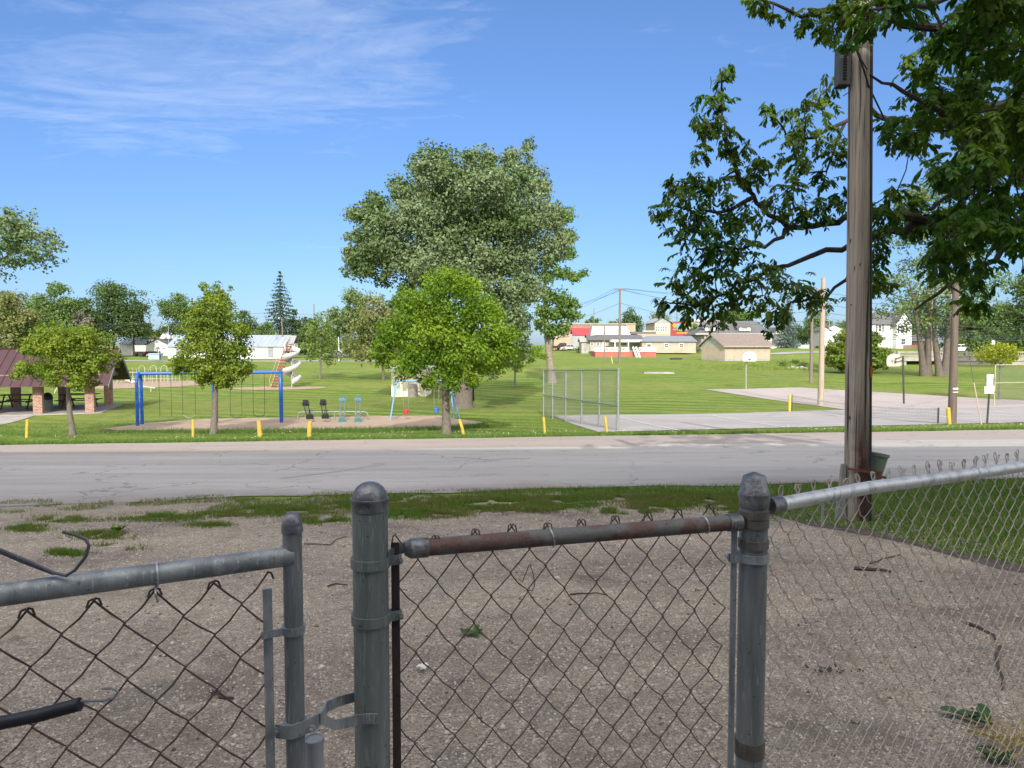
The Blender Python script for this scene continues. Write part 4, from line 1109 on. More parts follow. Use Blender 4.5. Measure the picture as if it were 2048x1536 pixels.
for (x, y, r, Y, n) in cl:
    c = P(x, y, Y); R = r * Y / F
    j, (np_, nr) = min(enumerate(nodes), key=lambda q: (q[1][0] - c).length)
    if (np_ - c).length > .03:
        tw = limb_pts(np_, c, .12, 3, rg); r0 = min(nr * .7, .016)
        mb.tube(tw, [r0, r0 * .8, r0 * .6, .004], 5, cap=False)
        nodes += [(q, .012) for q in tw[1:]]
    for i in range(int(n * 2.7)):
        a = rg.uniform(0, 6.283); e = rg.uniform(-1.0, .6)
        d = V((math.cos(a) * math.cos(e), math.sin(a) * math.cos(e), math.sin(e)))
        o = c + V((rg.gauss(0, .42), rg.gauss(0, .42), rg.gauss(0, .36))) * R
        compound(o, d, R * rg.uniform(.65, 1.05), rg.randint(4, 8))
    for i in range(rg.choice((0, 1, 2, 4))):
        o = c + V((rg.gauss(0, .4) * R, rg.gauss(0, .4) * R, -.1 * R)); l = rg.uniform(.08, .15)
        cat_.tube([o, o + V((rg.gauss(0, .006), 0, -l * .5)), o + V((rg.gauss(0, .01), 0, -l))], [.004, .0055, .003], 4)
mb.build('limbs', WBK, walnut, smooth=True)
lc, la, ln_ = np.array(lc), np.array(la), np.array(ln_)
wd = np.cross(ln_, la); wd /= np.linalg.norm(wd, axis=1)[:, None] + 1e-9; wd *= np.linalg.norm(la, axis=1)[:, None] * .23
h_ = la / 2; dn = ln_ * np.linalg.norm(la, axis=1)[:, None] * .05
vv = np.stack([lc - h_, lc - h_ * .35 + wd * .95 - dn, lc + h_ * .25 + wd * .85 - dn, lc + h_, lc + h_ * .25 - wd * .85 - dn, lc - h_ * .35 - wd * .95 - dn], 1).reshape(-1, 3)
k = np.arange(len(lc))[:, None] * 6
ff = np.concatenate([np.concatenate([k + 0, k + 1, k + 2, k + 3], 1), np.concatenate([k + 0, k + 3, k + 4, k + 5], 1)])
arrmesh('crown', vv, ff, WL1, walnut)
o = cat_.build('catkins', mat('brown green catkins', (.05, .05, .02), (.03, .028, .015), 20, .9), walnut); o['kind'] = 'stuff'

# ------------------------------------------------------------ litter on the gravel
pebbles(900, (-2.6, 2.5, 3.6, 8.4), .008, .022, PEB, 9)
pebbles(500, (-2.6, 2.5, 3.6, 8.4), .006, .014, mat('dark stone', (.06, .055, .05), (.12, .1, .09), 30, .9), 10)
STK = mat('dead twig', (.085, .062, .05), (.05, .038, .032), 12, .9)
def stick(pix, r, lab):
    p = [G(x, y) + V((0, 0, .005 + r)) for x, y in pix]
    p2 = []
    for a, b in zip(p, p[1:]): p2 += [a, a.lerp(b, .5) + V((rnd.gauss(0, .012), rnd.gauss(0, .012), abs(rnd.gauss(0, .006))))]
    p2.append(p[-1]); m = MB(); m.tube(p2, [r * (1 - .5 * i / (len(p2) - 1)) for i in range(len(p2))], 6); tag(m.build('stick', STK, smooth=True), lab, 'stick', 'dead sticks on the gravel')
stick([(1708, 1142), (1745, 1144), (1782, 1149)], .016, 'stout dead stick lying on gravel near the dark grass edge behind the silver mesh')
stick([(1740, 1130), (1765, 1120), (1800, 1112)], .007, 'thin twig crossing above the stout dead stick behind the silver mesh')
stick([(1935, 1252), (1968, 1266), (1990, 1284)], .010, 'dark bent twig lying on gravel far along behind the silver mesh')
stick([(2000, 1298), (1996, 1340), (2003, 1385)], .009, 'crooked twig pointing at the broad-leaved weed behind the silver mesh')
stick([(655, 1176), (672, 1170), (695, 1172)], .006, 'short twig on gravel in the gap between the two gate posts')
stick([(608, 1090), (660, 1092), (692, 1075)], .006, 'wavy twig on gravel below the grass verge between the gate posts')
stick([(1140, 1192), (1180, 1190), (1215, 1194)], .006, 'straight twig behind the rusty panel')
stick([(425, 1392), (440, 1400), (468, 1402)], .009, 'dark bark scrap behind the gate mesh')
def clump(name, px, py, n, L, W, m, lab, cat, lift=.5, dz=.02, seed=1):
    rg = np.random.default_rng(seed); c = np.array(G(px, py)); o = MB()
    for i in range(n):
        a = rg.uniform(0, 6.283); l = L * rg.uniform(.6, 1.2); w = W * rg.uniform(.7, 1.2); e = lift * rg.uniform(.2, 1.1)
        d = V((math.cos(a), math.sin(a), e)).normalized(); s = V((-math.sin(a), math.cos(a), 0)); b = V(c) + V((rg.normal(0, L * .25), rg.normal(0, L * .25), dz))
        t = [b, b + d * l * .4 + s * w * .5 + V((0, 0, .004)), b + d * l * .8 + s * w * .3 - V((0, 0, l * .1)), b + d * l - V((0, 0, l * .2)), b + d * l * .8 - s * w * .3 - V((0, 0, l * .1)), b + d * l * .4 - s * w * .5 + V((0, 0, .004)), b + d * l * .45]
        o.add(t, [(0, 1, 6), (1, 2, 6), (2, 3, 6), (3, 4, 6), (4, 5, 6), (5, 0, 6)])
    return tag(o.build(name, m), lab, cat)
WEED = leafmat('weed leaf', (.045, .095, .03), (.08, .14, .055), None, .2)
clump('leaf_sprig', 946, 1276, 9, .085, .034, WEED, 'fallen green leaf sprig lying on gravel behind the rusty panel', 'leaves', .5, seed=2)
clump('weed', 1962, 1448, 8, .10, .055, WEED, 'broad-leaved green weed growing in gravel behind the silver mesh', 'weed', .6, seed=4)
clump('weed', 1985, 1520, 14, .07, .03, WEED, 'low dark weed patch beside the yellow dry grass tuft', 'weed', .5, seed=5)
clump('weed', 235, 1066, 26, .10, .03, GB, 'small green weed tuft in a bare patch beyond the gate', 'weed', 1.6, seed=6)
DRY = leafmat('dry straw', (.42, .30, .10), (.55, .44, .2), None, .2)
clump('dry_grass', 2036, 1505, 60, .17, .006, DRY, 'yellow dry grass tuft at the end of the gravel below the silver mesh', 'grass tuft', .9, seed=7)
m = MB(); c = G(845, 1344)
for i in range(14):
    d = V((rnd.gauss(0, .016), rnd.gauss(0, .016), .022)); m.add([c + d + V((-.014, 0, 0)), c + d + V((0, -.011, .008)), c + d + V((.014, 0, .002)), c + d + V((0, .011, .012))], [(0, 1, 2, 3)])
tag(m.build('paper_scrap', mat('white scrap', (.72, .72, .68), (.6, .62, .56), 20, .9)), 'crumpled white paper scrap lying on gravel behind the rusty panel', 'litter')
def clods(spec, lab):
    for px, py, s in spec:
        m = MB(); c = G(px, py)
        for i in range(26):
            d = V((rnd.gauss(0, s), rnd.gauss(0, s * .5), .02)); r = s * rnd.uniform(.08, .22); a = rnd.uniform(0, 3)
            m.bar(c + d, c + d + V((math.cos(a) * r * 1.6, math.sin(a) * r * 1.6, r * .4)), r * .7, r * .5)
        tag(m.build('leaf_litter', STK), lab.pop(0), 'dead leaves', 'dead leaf clumps on the gravel')
clods(((1395, 1187, .03), (1665, 1346, .06), (1018, 1290, .018), (1640, 1206, .03), (445, 1390, .03)), ['brown dead leaf clump in the middle of the rusty panel', 'long dark smear of dead leaves close behind the silver mesh', 'tiny dead leaf clump beside the green leaf sprig', 'small dead leaf clump by the conical-capped post', 'dead leaf clump behind the gate mesh above the cable'])
# ------------------------------------------------------------ park: trees
LM_MAP = leafmat('maple leaves', (.155, .22, .024), (.24, .30, .036), (.125, .195, .026), .3, nscale=.9)
LM_LIME = leafmat('lime maple leaves', (.125, .215, .014), (.205, .305, .022), (.095, .18, .015), .3, nscale=.8)
LM_SILV = leafmat('silver maple leaves', (0.135, 0.192, 0.085), (0.205, 0.258, 0.138), (0.098, 0.155, 0.052), .15, nscale=.35)
LM_GRN = leafmat('fresh green leaves', (0.087, 0.167, 0.032), (0.160, 0.246, 0.058), (0.109, 0.181, 0.043), .25, nscale=.6)
LM_YOUNG = leafmat('young tree leaves', (0.111, 0.176, 0.039), (0.182, 0.247, 0.065), None, .3)
LM_OLV = leafmat('olive brown leaves', (0.150, 0.169, 0.058), (0.234, 0.240, 0.098), (0.124, 0.156, 0.046), .2, nscale=.4)
LM_DRK = leafmat('deep green leaves', (0.053, 0.098, 0.030), (0.098, 0.150, 0.053), (0.068, 0.112, 0.030), .15, nscale=.3)
LM_MID = leafmat('mid green leaves', (0.080, 0.145, 0.036), (0.145, 0.217, 0.065), (0.102, 0.160, 0.043), .2, nscale=.3)
LM_PALE = leafmat('pale green leaves', (0.130, 0.189, 0.065), (0.221, 0.280, 0.117), (0.117, 0.169, 0.052), .2, nscale=.3)
LM_YEL = leafmat('yellow green leaves', (0.240, 0.288, 0.024), (0.360, 0.372, 0.036), (0.192, 0.252, 0.024), .3, nscale=.8)
LM_SPR = leafmat('spruce needles', (0.035, 0.070, 0.042), (0.070, 0.119, 0.063), None, .05)
LM_BLU = leafmat('blue spruce needles', (0.084, 0.126, 0.105), (0.140, 0.189, 0.161), None, .05)
BK_MAP = mat('maple bark', (.20, .175, .145), (.12, .10, .085), 12, .9, bump=.6, stretch=(2, 2, .8), bdist=.02)

tree('maple_tree', 'low spreading yellow green young maple in front of the picnic pavilion', 'tree', (146, 870),
     [(85, 668, 24), (130, 668, 32), (178, 675, 26), (62, 692, 26), (110, 702, 36), (165, 708, 34), (203, 716, 18), (42, 738, 20), (90, 738, 30), (150, 735, 34), (186, 735, 20), (28, 752, 11), (105, 762, 20), (155, 766, 20)],
     16000, .095, LM_MAP, .105, BK_MAP, seed=3, top=(140, 700), start=.45, spread=.24, sub=24, group='young street trees along the park', limb_r=.4)
tree('maple_tree', 'tall oval yellow green young maple behind the blue swing set middle leg', 'tree', (427, 868),
     [(408, 572, 10), (440, 572, 10), (421, 592, 20), (400, 616, 26), (436, 608, 28), (392, 648, 32), (440, 645, 36), (480, 664, 22), (380, 690, 28), (420, 690, 42), (470, 700, 30), (362, 728, 26), (408, 738, 36), (458, 738, 36), (492, 738, 16), (440, 765, 18), (350, 738, 14), (400, 764, 14)],
     19000, .095, LM_MAP, .115, BK_MAP, seed=4, top=(424, 600), start=.36, spread=.24, sub=24, group='young street trees along the park', limb_r=.3)
tree('maple_tree', 'broad bright lime green maple standing over the toddler swings', 'tree', (893, 868),
     [(895, 545, 28), (870, 572, 36), (930, 570, 36), (820, 612, 42), (880, 620, 56), (945, 612, 50), (985, 622, 34), (780, 668, 40), (850, 680, 62), (930, 685, 64), (1000, 672, 40), (765, 712, 30), (815, 728, 40), (900, 735, 52), (975, 722, 44), (1020, 702, 24), (855, 765, 22), (905, 770, 24), (945, 765, 20), (760, 690, 20), (1030, 672, 16)],
     34000, .10, LM_LIME, .15, BK_MAP, seed=5, top=(895, 590), start=.25, spread=.24, sub=26, group='young street trees along the park', limb_r=.36)
tree('silver_maple_tree', 'huge silver grey green maple towering over the middle of the park', 'tree', (925, 816),
     [(835, 325, 26), (868, 312, 30), (900, 330, 36), (940, 312, 26), (975, 315, 26), (1025, 308, 24), (1060, 292, 16), (860, 360, 46), (930, 372, 60), (1000, 360, 56), (1060, 352, 36), (1090, 372, 24), (795, 375, 34), (820, 420, 62), (900, 440, 80), (990, 440, 80), (1070, 430, 56), (1112, 430, 32), (745, 400, 26), (712, 425, 30), (755, 450, 48), (705, 470, 22), (735, 505, 44), (700, 520, 22), (790, 510, 60), (870, 520, 66), (960, 530, 66), (1045, 520, 60), (1110, 490, 36), (1135, 470, 24), (720, 540, 26), (760, 560, 18), (1060, 580, 40), (1010, 590, 46), (1030, 640, 38), (1050, 690, 22), (1000, 680, 30), (1012, 722, 20), (985, 745, 18), (1040, 655, 30), (835, 560, 30), (905, 560, 40), (695, 545, 14), (690, 500, 12)],
     95000, .17, LM_SILV, .5, BARK, seed=6, top=(965, 380), start=.3, spread=.25, sub=24, depth=.62, nlimb=18, limb_r=.42)
tree('tall_tree', 'slender bright green tree with pale straight trunk behind the batting screen', 'tree', (1105, 766),
     [(1098, 520, 18), (1112, 545, 18), (1090, 555, 16), (1132, 545, 14), (1150, 552, 14), (1168, 546, 12), (1095, 590, 20), (1125, 598, 22), (1150, 608, 14), (1145, 630, 20), (1110, 630, 24), (1085, 625, 18), (1100, 662, 20), (1125, 660, 18), (1080, 650, 14), (1135, 470, 20), (1140, 500, 18), (1128, 430, 22)],
     8500, .26, LM_GRN, .36, mat('pale bark', (.27, .225, .17), (.19, .155, .12), 7, .9, bump=.5), seed=7, top=(1090, 500), start=.45, spread=.34, depth=.5, limb_r=.25, nlimb=16)
tree('young_tree', 'thin young tree with sparse crown alone on the open lawn', 'tree', (640, 757),
     [(636, 632, 12), (640, 650, 20), (622, 662, 18), (652, 668, 22), (612, 690, 18), (640, 690, 26), (665, 694, 18), (650, 715, 20), (620, 712, 15), (672, 712, 11), (660, 726, 8)],
     3000, .20, LM_YOUNG, .10, BK_MAP, seed=8, top=(640, 650), start=.3, spread=.34)
tree('young_tree', 'small tree with lime green boughs beside the huge silver maple', 'tree', (1029, 776),
     [(1028, 712, 22), (1055, 700, 14), (1075, 706, 14), (1090, 712, 9), (1062, 722, 10), (1010, 720, 18), (1035, 735, 12)],
     3200, .15, LM_LIME, .09, BK_MAP, seed=9, top=(1030, 700), start=.35)
tree('birch_tree', 'drooping olive brown tree left over between the dark trees and the lime maple', 'tree', (767, 760),
     [(745, 600, 22), (735, 630, 28), (765, 625, 26), (720, 662, 26), (755, 660, 36), (705, 690, 20), (740, 696, 32), (775, 695, 28), (712, 712, 14), (790, 640, 26), (690, 705, 10)],
     7000, .26, LM_OLV, .14, BARK, seed=10, top=(755, 610), start=.25)
tree('yellow_green_tree', 'small crooked tree with yellow green top beside the park rules sign', 'tree', (1998, 800),
     [(2002, 698, 18), (1985, 706, 16), (2022, 704, 16), (1965, 712, 10), (2032, 716, 10), (2000, 715, 14), (1978, 720, 9), (2018, 722, 9)],
     3400, .13, LM_YEL, .07, BK_MAP, seed=11, top=(2000, 705), start=.35, limb_r=.5, depth=.9)
tree('leaning_tree', 'grey green tree at the edge of the picture reaching one bare bough over the sky', 'tree', (-130, 772),
     [(20, 428, 20), (12, 455, 34), (45, 460, 30), (65, 470, 16), (-20, 480, 40), (30, 490, 26), (68, 503, 16), (95, 494, 12), (112, 488, 8), (40, 525, 16), (75, 520, 14), (95, 515, 8), (15, 525, 14), (-60, 440, 40), (-110, 470, 46), (-80, 520, 40), (-150, 430, 40), (-180, 500, 40)],
     9000, .30, LM_SILV, .4, BARKD, seed=12, top=(-60, 470), start=.3, limb_r=.42, depth=.5, spread=.34)

# ------------------------------------------------------------ swing set
BLUE = mat('bright blue paint', (.012, .10, .46), (.010, .085, .40), 5, .35)
CHN = mat('dark swing chain', (.06, .065, .05), (.045, .045, .04), 9, .6, .3)
s0, s1 = G(280, 851), G(563, 845)
zt = P(280, 747, s0.y).z
mid = s0.lerp(s1, .52)
sw = T('swing_set', 'bright blue arched swing set with two bays on the sand', 'swing set', s0)
hx = (s1 - s0); hx.z = 0; hd = hx.normalized(); hn = V((-hd.y, hd.x, 0))
def leg(c, sgn, m):
    g = V((c.x, c.y, 0)) + hn * .42 * sgn; g.z = Z(g.x, g.y) - .1
    top = V((c.x, c.y, zt))
    pts = [g, V((g.x, g.y, zt - .85))]
    for a in (20, 40, 60, 78):
        q = math.radians(a); pts.append(V((0, 0, zt - .42 + .42 * math.sin(q))) + V((c.x, c.y, 0)) + hn * sgn * .42 * math.cos(q))
    pts.append(top); m.tube(pts, .067, 14)
for c in (s0, mid, s1):
    for sg in (-1, 1):
        m = MB(); leg(c, sg, m); m.build('leg', BLUE, sw, smooth=True)
m = MB(); m.tube([V((s0.x, s0.y, zt)) - hd * .05, V((s1.x, s1.y, zt)) + hd * .05], .067, 14); m.build('top_bar', BLUE, sw, smooth=True)
SEAT = mat('pale belt seat', (.34, .32, .26), (.25, .24, .2), 8, .7)
for i, (px, py, hw, lab) in enumerate(((330, 836, 11, 'faint belt swing beside the outer leg of the blue swing set'), (376, 832, 12, 'empty belt swing on thin chains just before the tall oval maple'), (470, 832, 11, 'empty belt swing on thin chains just past the tall oval maple'), (517, 831, 11, 'empty belt swing closest to the blue leg by the seesaw'))):
    t = (px - 280) / 283; c = s0.lerp(s1, t); w = hw * c.y / F
    zs = P(px, py, c.y).z
    r = T('swing', lab, 'swing', V((c.x, c.y, zs)), 'belt swings of the blue set')
    for sg in (-1, 1):
        m = MB(); m.tube([V((c.x, c.y, zt - .05)) + hd * sg * w, V((c.x, c.y, zs + .06)) + hd * sg * w * .97], .010, 5); m.build('chain', CHN, r)
    m = MB(); pts = [V((c.x, c.y, zs + .06 - .13 * math.sin(math.pi * k / 6))) + hd * w * (-1 + k / 3) for k in range(7)]
    strip_ = []
    for a, b in zip(pts, pts[1:]): m.bar(a, b, .14, .012, V((0, 0, 1)))
    m.build('seat', SEAT if i in (0, 1) else CHN, r)

# seesaws
STEEL = mat('dull galvanized tube', (.26, .28, .27), (.2, .22, .21), 9, .5, .4)
BLK = mat('black seesaw plastic', (.012, .012, .013), (.02, .02, .02), 8, .5)
TEAL = mat('teal seesaw plastic', (.085, .21, .22), (.07, .18, .19), 8, .5)
q0, q1 = G(596, 841), G(736, 841)
zr = P(660, 824, q0.y).z
ss_ = T('seesaw_rail_stand', 'long low galvanized arch rail carrying four seesaws on the sand', 'seesaw frame', q0)
m = MB(); m.tube([V((q0.x, q0.y, q0.z - .1)), V((q0.x, q0.y, zr - .16)), V((q0.x + .05, q0.y, zr - .05)), V((q0.x + .18, q0.y, zr)), V((q1.x - .18, q1.y, zr)), V((q1.x - .05, q1.y, zr - .05)), V((q1.x, q1.y, zr - .16)), V((q1.x, q1.y, q1.z - .1))], .032, 10); m.build('rail', STEEL, ss_, smooth=True)
mx_ = q0.lerp(q1, .52); m = MB(); m.cyl((mx_.x, mx_.y, mx_.z - .1), (mx_.x, mx_.y, zr), .03); m.build('post', STEEL, ss_, smooth=True)
def seesaw(pxn, pyn, pxf, pyf, mt, lab):
    Y0 = q0.y
    near = P(pxn, pyn, Y0 - 1.35); far = P(pxf, pyf, Y0 + 1.35)
    pv = near.lerp(far, .5)
    r = T('seesaw', lab, 'seesaw', pv, 'seesaws on the arch rail')
    ax = (far - near).normalized(); s = ax.cross(V((0, 0, 1))).normalized(); u = s.cross(ax).normalized()
    bm = MB()
    for sg in (-1, 1): bm.tube([near + s * .09 * sg, far + s * .09 * sg], .022, 6)
    bm.build('beam', mt if mt is BLK else STEEL, r)
    for e, d in ((near, 1), (far, -1)):
        m = MB(); c = e + ax * d * .18
        m.prism([c + s * -.15 - ax * .2, c + s * .15 - ax * .2, c + s * .16 + ax * .12, c + s * .1 + ax * .22, c - s * .1 + ax * .22, c - s * .16 + ax * .12], u * .06); m.build('seat', mt, r)
        m = MB(); h = e + ax * d * .52; m.tube([h, h + u * .24], .02, 6); m.tube([h + u * .22 - s * .16, h + u * .25, h + u * .22 + s * .16], .018, 6); m.build('handle', mt if mt is BLK else STEEL, r)
        m = MB(); c = e + ax * d * .02; m.prism([c - s * .14, c + s * .14, c + s * .12 + u * .2, c - s * .12 + u * .2], ax * .04); m.build('backrest', mt, r)
for a in ((620, 838, 611, 808, BLK, 'black seesaw at the end of the rail next to the blue swing leg'), (651, 837, 646, 807, BLK, 'black seesaw next to the middle post of the rail'), (684, 845, 685, 800, TEAL, 'teal seesaw just past the middle post of the rail'), (716, 845, 716, 799, TEAL, 'teal seesaw at the end of the rail next to the toddler swings')): seesaw(*a)

# toddler swings
PBLU = mat('pale blue paint', (.13, .30, .50), (.11, .26, .42), 8, .45)
a0, a1 = G(780, 840), G(912, 838)
zt2_ = P(790, 762, a0.y).z
ts = T('toddler_swing_stand', 'pale blue slim A-frame swing stand under the lime green maple', 'swing frame', a0)
l0, l1 = P(793, 762, a0.y), P(900, 762, a0.y)
for top, px in ((l0, 780), (l1, 914)):
    for dy in (-.55, .55):
        c = P(px - (4 if px < 800 else -4) * (1 if dy > 0 else -1), 838, a0.y); m = MB()
        m.cyl(V((c.x, a0.y + dy, Z(c.x, a0.y + dy) - .05)), top, .034, n=10); m.build('leg', PBLU, ts, smooth=True)
m = MB(); m.cyl(l0, l1, .036); m.build('top_bar', PBLU, ts, smooth=True)
for px, py, c1, lab in ((812, 823, (.52, .045, .07), 'red bucket toddler swing hanging under the lime maple'), (873, 821, (.06, .20, .52), 'blue bucket toddler swing hanging beside the lime maple trunk')):
    mt = mat('bucket seat ' + lab[:4], c1, tuple(x * .8 for x in c1), 7, .45)
    c = P(px, py, a0.y); r = T('baby_swing', lab, 'baby swing', c, 'bucket swings of the pale blue stand')
    for sg in (-1, 1):
        m = MB(); m.tube([V((c.x + sg * .11, c.y, zt2_ - .02)), V((c.x + sg * .115, c.y, c.z + .24)), V((c.x + sg * .115, c.y, c.z + .08))], .010, 5); m.build('chain', mat('light chain', (.3, .3, .29), None, 9, .5, .4), r)
    m = MB(); m.lathe(c, [(.03, -.13), (.085, -.12), (.115, -.02), (.13, .1), (.12, .1), (.10, 0), (.02, -.06)], 14); m.box((c.x - .025, c.y - .14, c.z - .1), (c.x + .025, c.y - .105, c.z + .09)); m.build('seat', mt, r, smooth=True)

# yellow bollards
YEL = mat('yellow bollard paint', (.56, .42, .06), (.45, .33, .05), 6, .55, bump=.15)
YEL2 = mat('worn yellow wood paint', (.55, .38, .05), (.38, .27, .07), 7, .7, bump=.3)
def bollard(px, py, ptx, pty, r, lab, m1=YEL, square=False):
    g = G(px, py); t = P(ptx, pty, g.y)
    m = MB()
    if square: m.prism([g + V((-r, -r, -.1)), g + V((r, -r, -.1)), g + V((r, r, -.1)), g + V((-r, r, -.1))], t - g + V((0, 0, .1)))
    else: m.tube([g - V((0, 0, .1)), g.lerp(t, .5), g.lerp(t, .985), t], [r, r, r, r * .72], 12)
    o = m.build('bollard', m1, smooth=not square)
    tag(o, lab, 'bollard', 'yellow roadside bollards')
bollard(53, 876, 55, 839, .045, 'thin yellow bollard in front of the pavilion path')
bollard(386, 874, 386, 839, .042, 'thin yellow bollard beside the tall oval maple trunk')
bollard(520, 873, 518, 841, .075, 'fat yellow wooden bollard in front of the seesaw end of the blue swings', YEL2)
bollard(618, 874, 620, 842, .07, 'fat yellow wooden bollard in front of the black seesaws', YEL2)
bollard(929, 869, 918, 838, .05, 'yellow bollard leaning hard over beside the lime maple trunk')
bollard(1090, 868, 1087, 834, .042, 'slim yellow bollard at the near edge of the batting screen beside open lawn')
bollard(1214, 865, 1210, 833, .045, 'slim yellow bollard in front of the batting screen court corner')

# batting screen
FG = mat('screen frame galvanized', (.30, .33, .32), (.24, .26, .26), 9, .5, .45)
b0, b1 = G(1237, 862), G(1087, 833)
bs_ = T('batting_screen', 'tall free-standing galvanized chain-link practice screen at the court corner', 'sports fence', b0)
h0, h1 = P(1237, 738, b0.y).z, P(1087, 739, b1.y).z
for px in (1237, 1199, 1164, 1132, 1105.5, 1087):
    t = None
    lo, hi = 0., 1.
    for _ in range(40):
        md = (lo + hi) / 2; c = b0.lerp(b1, md); pxx = 1024 + F * c.x / (c.y * CT - 0)
        if pxx > px: lo = md
        else: hi = md
    c = b0.lerp(b1, lo); m = MB(); g = Z(c.x, c.y); m.cyl((c.x, c.y, g - .2), (c.x, c.y, h0 + (h1 - h0) * lo + .02), .034 if px != 1237 else .045, n=10); m.build('post', FG, bs_, smooth=True)
A, B = V((b0.x, b0.y, h0 - .03)), V((b1.x, b1.y, h1 - .02))
zm = P(1237, 812, b0.y).z; zm1 = P(1087, 789, b1.y).z
for q, r_ in ((A, B), (V((b0.x, b0.y, zm)), V((b1.x, b1.y, zm1)))):
    m = MB(); m.cyl(q, r_, .026, n=10); m.build('rail', FG, bs_, smooth=True)
m = MB(); off_ = V((.03, .03, 0)); chain(m, B + off_ * .5, A + off_ * .5, 2.42, .05, .1, .0022, 4, seed=9, jit=.003); m.build('chain_link_mesh', mat('fine grey mesh', (.22, .24, .23), (.17, .19, .18), 9, .6, .3), bs_)

# tennis net
n0, n1 = G(1583, 822.5), G(1876, 848)
nt_ = T('tennis_net', 'low sagging tennis net with white tape between slim dark posts', 'tennis net', n0)
h0, h1 = P(1583, 790, n0.y).z, P(1876, 817, n1.y).z
for c, h in ((n0, h0), (n1, h1)):
    m = MB(); m.cyl((c.x, c.y, c.z - .1), (c.x, c.y, h + .03), .032, n=10); m.build('net_post', mat('dark post paint', (.05, .05, .045), None, 6, .6), nt_, smooth=True)
pts = [V((n0.x + (n1.x - n0.x) * t, n0.y + (n1.y - n0.y) * t, h0 + (h1 - h0) * t - .16 * math.sin(math.pi * t))) for t in np.linspace(0, 1, 25)]
m = MB()
for a, b in zip(pts, pts[1:]): m.bar(a - V((0, 0, .025)), b - V((0, 0, .025)), .012, .055, V((0, 0, 1)))
m.build('tape', mat('net tape', (.62, .6, .57), (.5, .48, .46), 9, .8), nt_)
m = MB()
for i in range(24):
    for j in range(5):
        a = pts[i].lerp(pts[i + 1], j / 5); m.tube([a, V((a.x, a.y, Z(a.x, a.y) + .12))], .0026, 3, cap=False)
for k in range(6):
    m.tube([V((p.x, p.y, p.z - .06 - .12 * k)) for p in pts], .0026, 3, cap=False)
m.build('net_mesh', mat('black net cord', (.04, .04, .04), None, 5, .8), nt_)
def fatpost(px, py, ptx, pty, r, lab):
    g = G(px, py); t = P(ptx, pty, g.y); m = MB(); m.tube([g - V((0, 0, .1)), g.lerp(t, .96), t], [r, r, r * .6], 14); tag(m.build('bollard', YEL, smooth=True), lab, 'bollard', 'yellow posts by the tennis net')
fatpost(1579, 823, 1580, 788, .075, 'thick yellow post guarding the tennis net end on the grass')
fatpost(1899, 849, 1896, 815, .075, 'thick yellow post leaning on the foot of the banded utility pole')

# basketball hoops
WHT = mat('white painted steel', (.78, .78, .76), (.70, .70, .68), 5, .5)
CRM = mat('rusty cream backboard', (.62, .55, .42), (.5, .40, .28), 6, .6, lo=.5, hi=.68)
DPOLE = mat('dark steel pole', (.05, .052, .045), (.035, .035, .03), 6, .6)
LPOLE = mat('light steel pole', (.36, .37, .35), (.3, .3, .29), 6, .5, .3)
RIM = mat('rusted orange rim', (.22, .07, .03), (.14, .05, .03), 6, .6)
def fan(c, w, h, n=22):
    """fan-shaped backboard outline: flat sides, round top"""
    o = [V((c.x - w * .44, c.y, c.z - h * .5)), V((c.x + w * .44, c.y, c.z - h * .5)), V((c.x + w * .5, c.y, c.z - h * .34))]
    for i in range(n + 1):
        a = math.pi * i / n; o.append(V((c.x + w * .5 * math.cos(a), c.y, c.z - h * .02 + h * .52 * math.sin(a))))
    o.append(V((c.x - w * .5, c.y, c.z - h * .34))); return o
g = G(1492, 778); Yh = g.y
hoop = T('basketball_hoop', 'basketball hoop with clean white fan backboard facing the court', 'basketball hoop', g)
m = MB(); t = P(1492, 722, Yh); m.cyl((g.x, g.y, g.z - .1), V((t.x, g.y, t.z)), .05, n=10); m.build('pole', LPOLE, hoop, smooth=True)
c = P(1499, 713, Yh - .5); m = MB(); m.prism(fan(c, 27 * c.y / F, 19 * c.y / F), (0, .04, 0)); m.build('backboard', WHT, hoop)
m = MB(); z_ = c.z - .2
m.tube([V((c.x + .2 * math.cos(a), c.y - .25 + .2 * math.sin(a), z_)) for a in np.linspace(0, 6.283, 17)], .015, 6); m.box((c.x - .06, c.y - .05, z_ - .1), (c.x + .06, c.y, z_ + .03)); m.build('rim', RIM, hoop)
m = MB(); m.bar(V((t.x, g.y, t.z - .1)), V((c.x, c.y + .04, c.z - .1)), .06, .06); m.build('arm', DPOLE, hoop)
g = G(1808, 808); Yh = g.y
hoop = T('basketball_hoop', 'basketball hoop seen from behind with cream backboard on dark pole', 'basketball hoop', g)
m = MB(); t = P(1806, 714, Yh); m.cyl((g.x, g.y, g.z - .1), V((t.x, g.y, t.z)), .055, n=10); m.build('pole', DPOLE, hoop, smooth=True)
c = P(1788, 720, Yh - .1); w, h = 36 * c.y / F, 25 * c.y / F
R3 = Matrix.Rotation(.35, 3, 'Z')
o = [R3 @ (q - c) + c for q in fan(c, w, h)]
m = MB(); m.prism(o, R3 @ V((0, .05, 0))); m.build('backboard', CRM, hoop)
m = MB()
for z_ in (-.13, .1): m.bar(V((t.x, g.y - .06, t.z - .05 + z_)), V((c.x + .05, c.y - .1, c.z + z_ * .8)), .04, .04)
m.bar(V((c.x + .05, c.y - .1, c.z - .2)), V((c.x + .05, c.y - .1, c.z + .15)), .05, .04)
for dx in (-.25, -.1): m.tube([V((c.x + dx, c.y - .06, c.z + .08)), V((c.x + dx - .08, c.y - .09, c.z - .02)), V((c.x + dx + .12, c.y - .09, c.z - .08)), V((c.x + dx + .1, c.y - .06, c.z - .22))], .014, 5)
m.build('bracket', DPOLE, hoop)
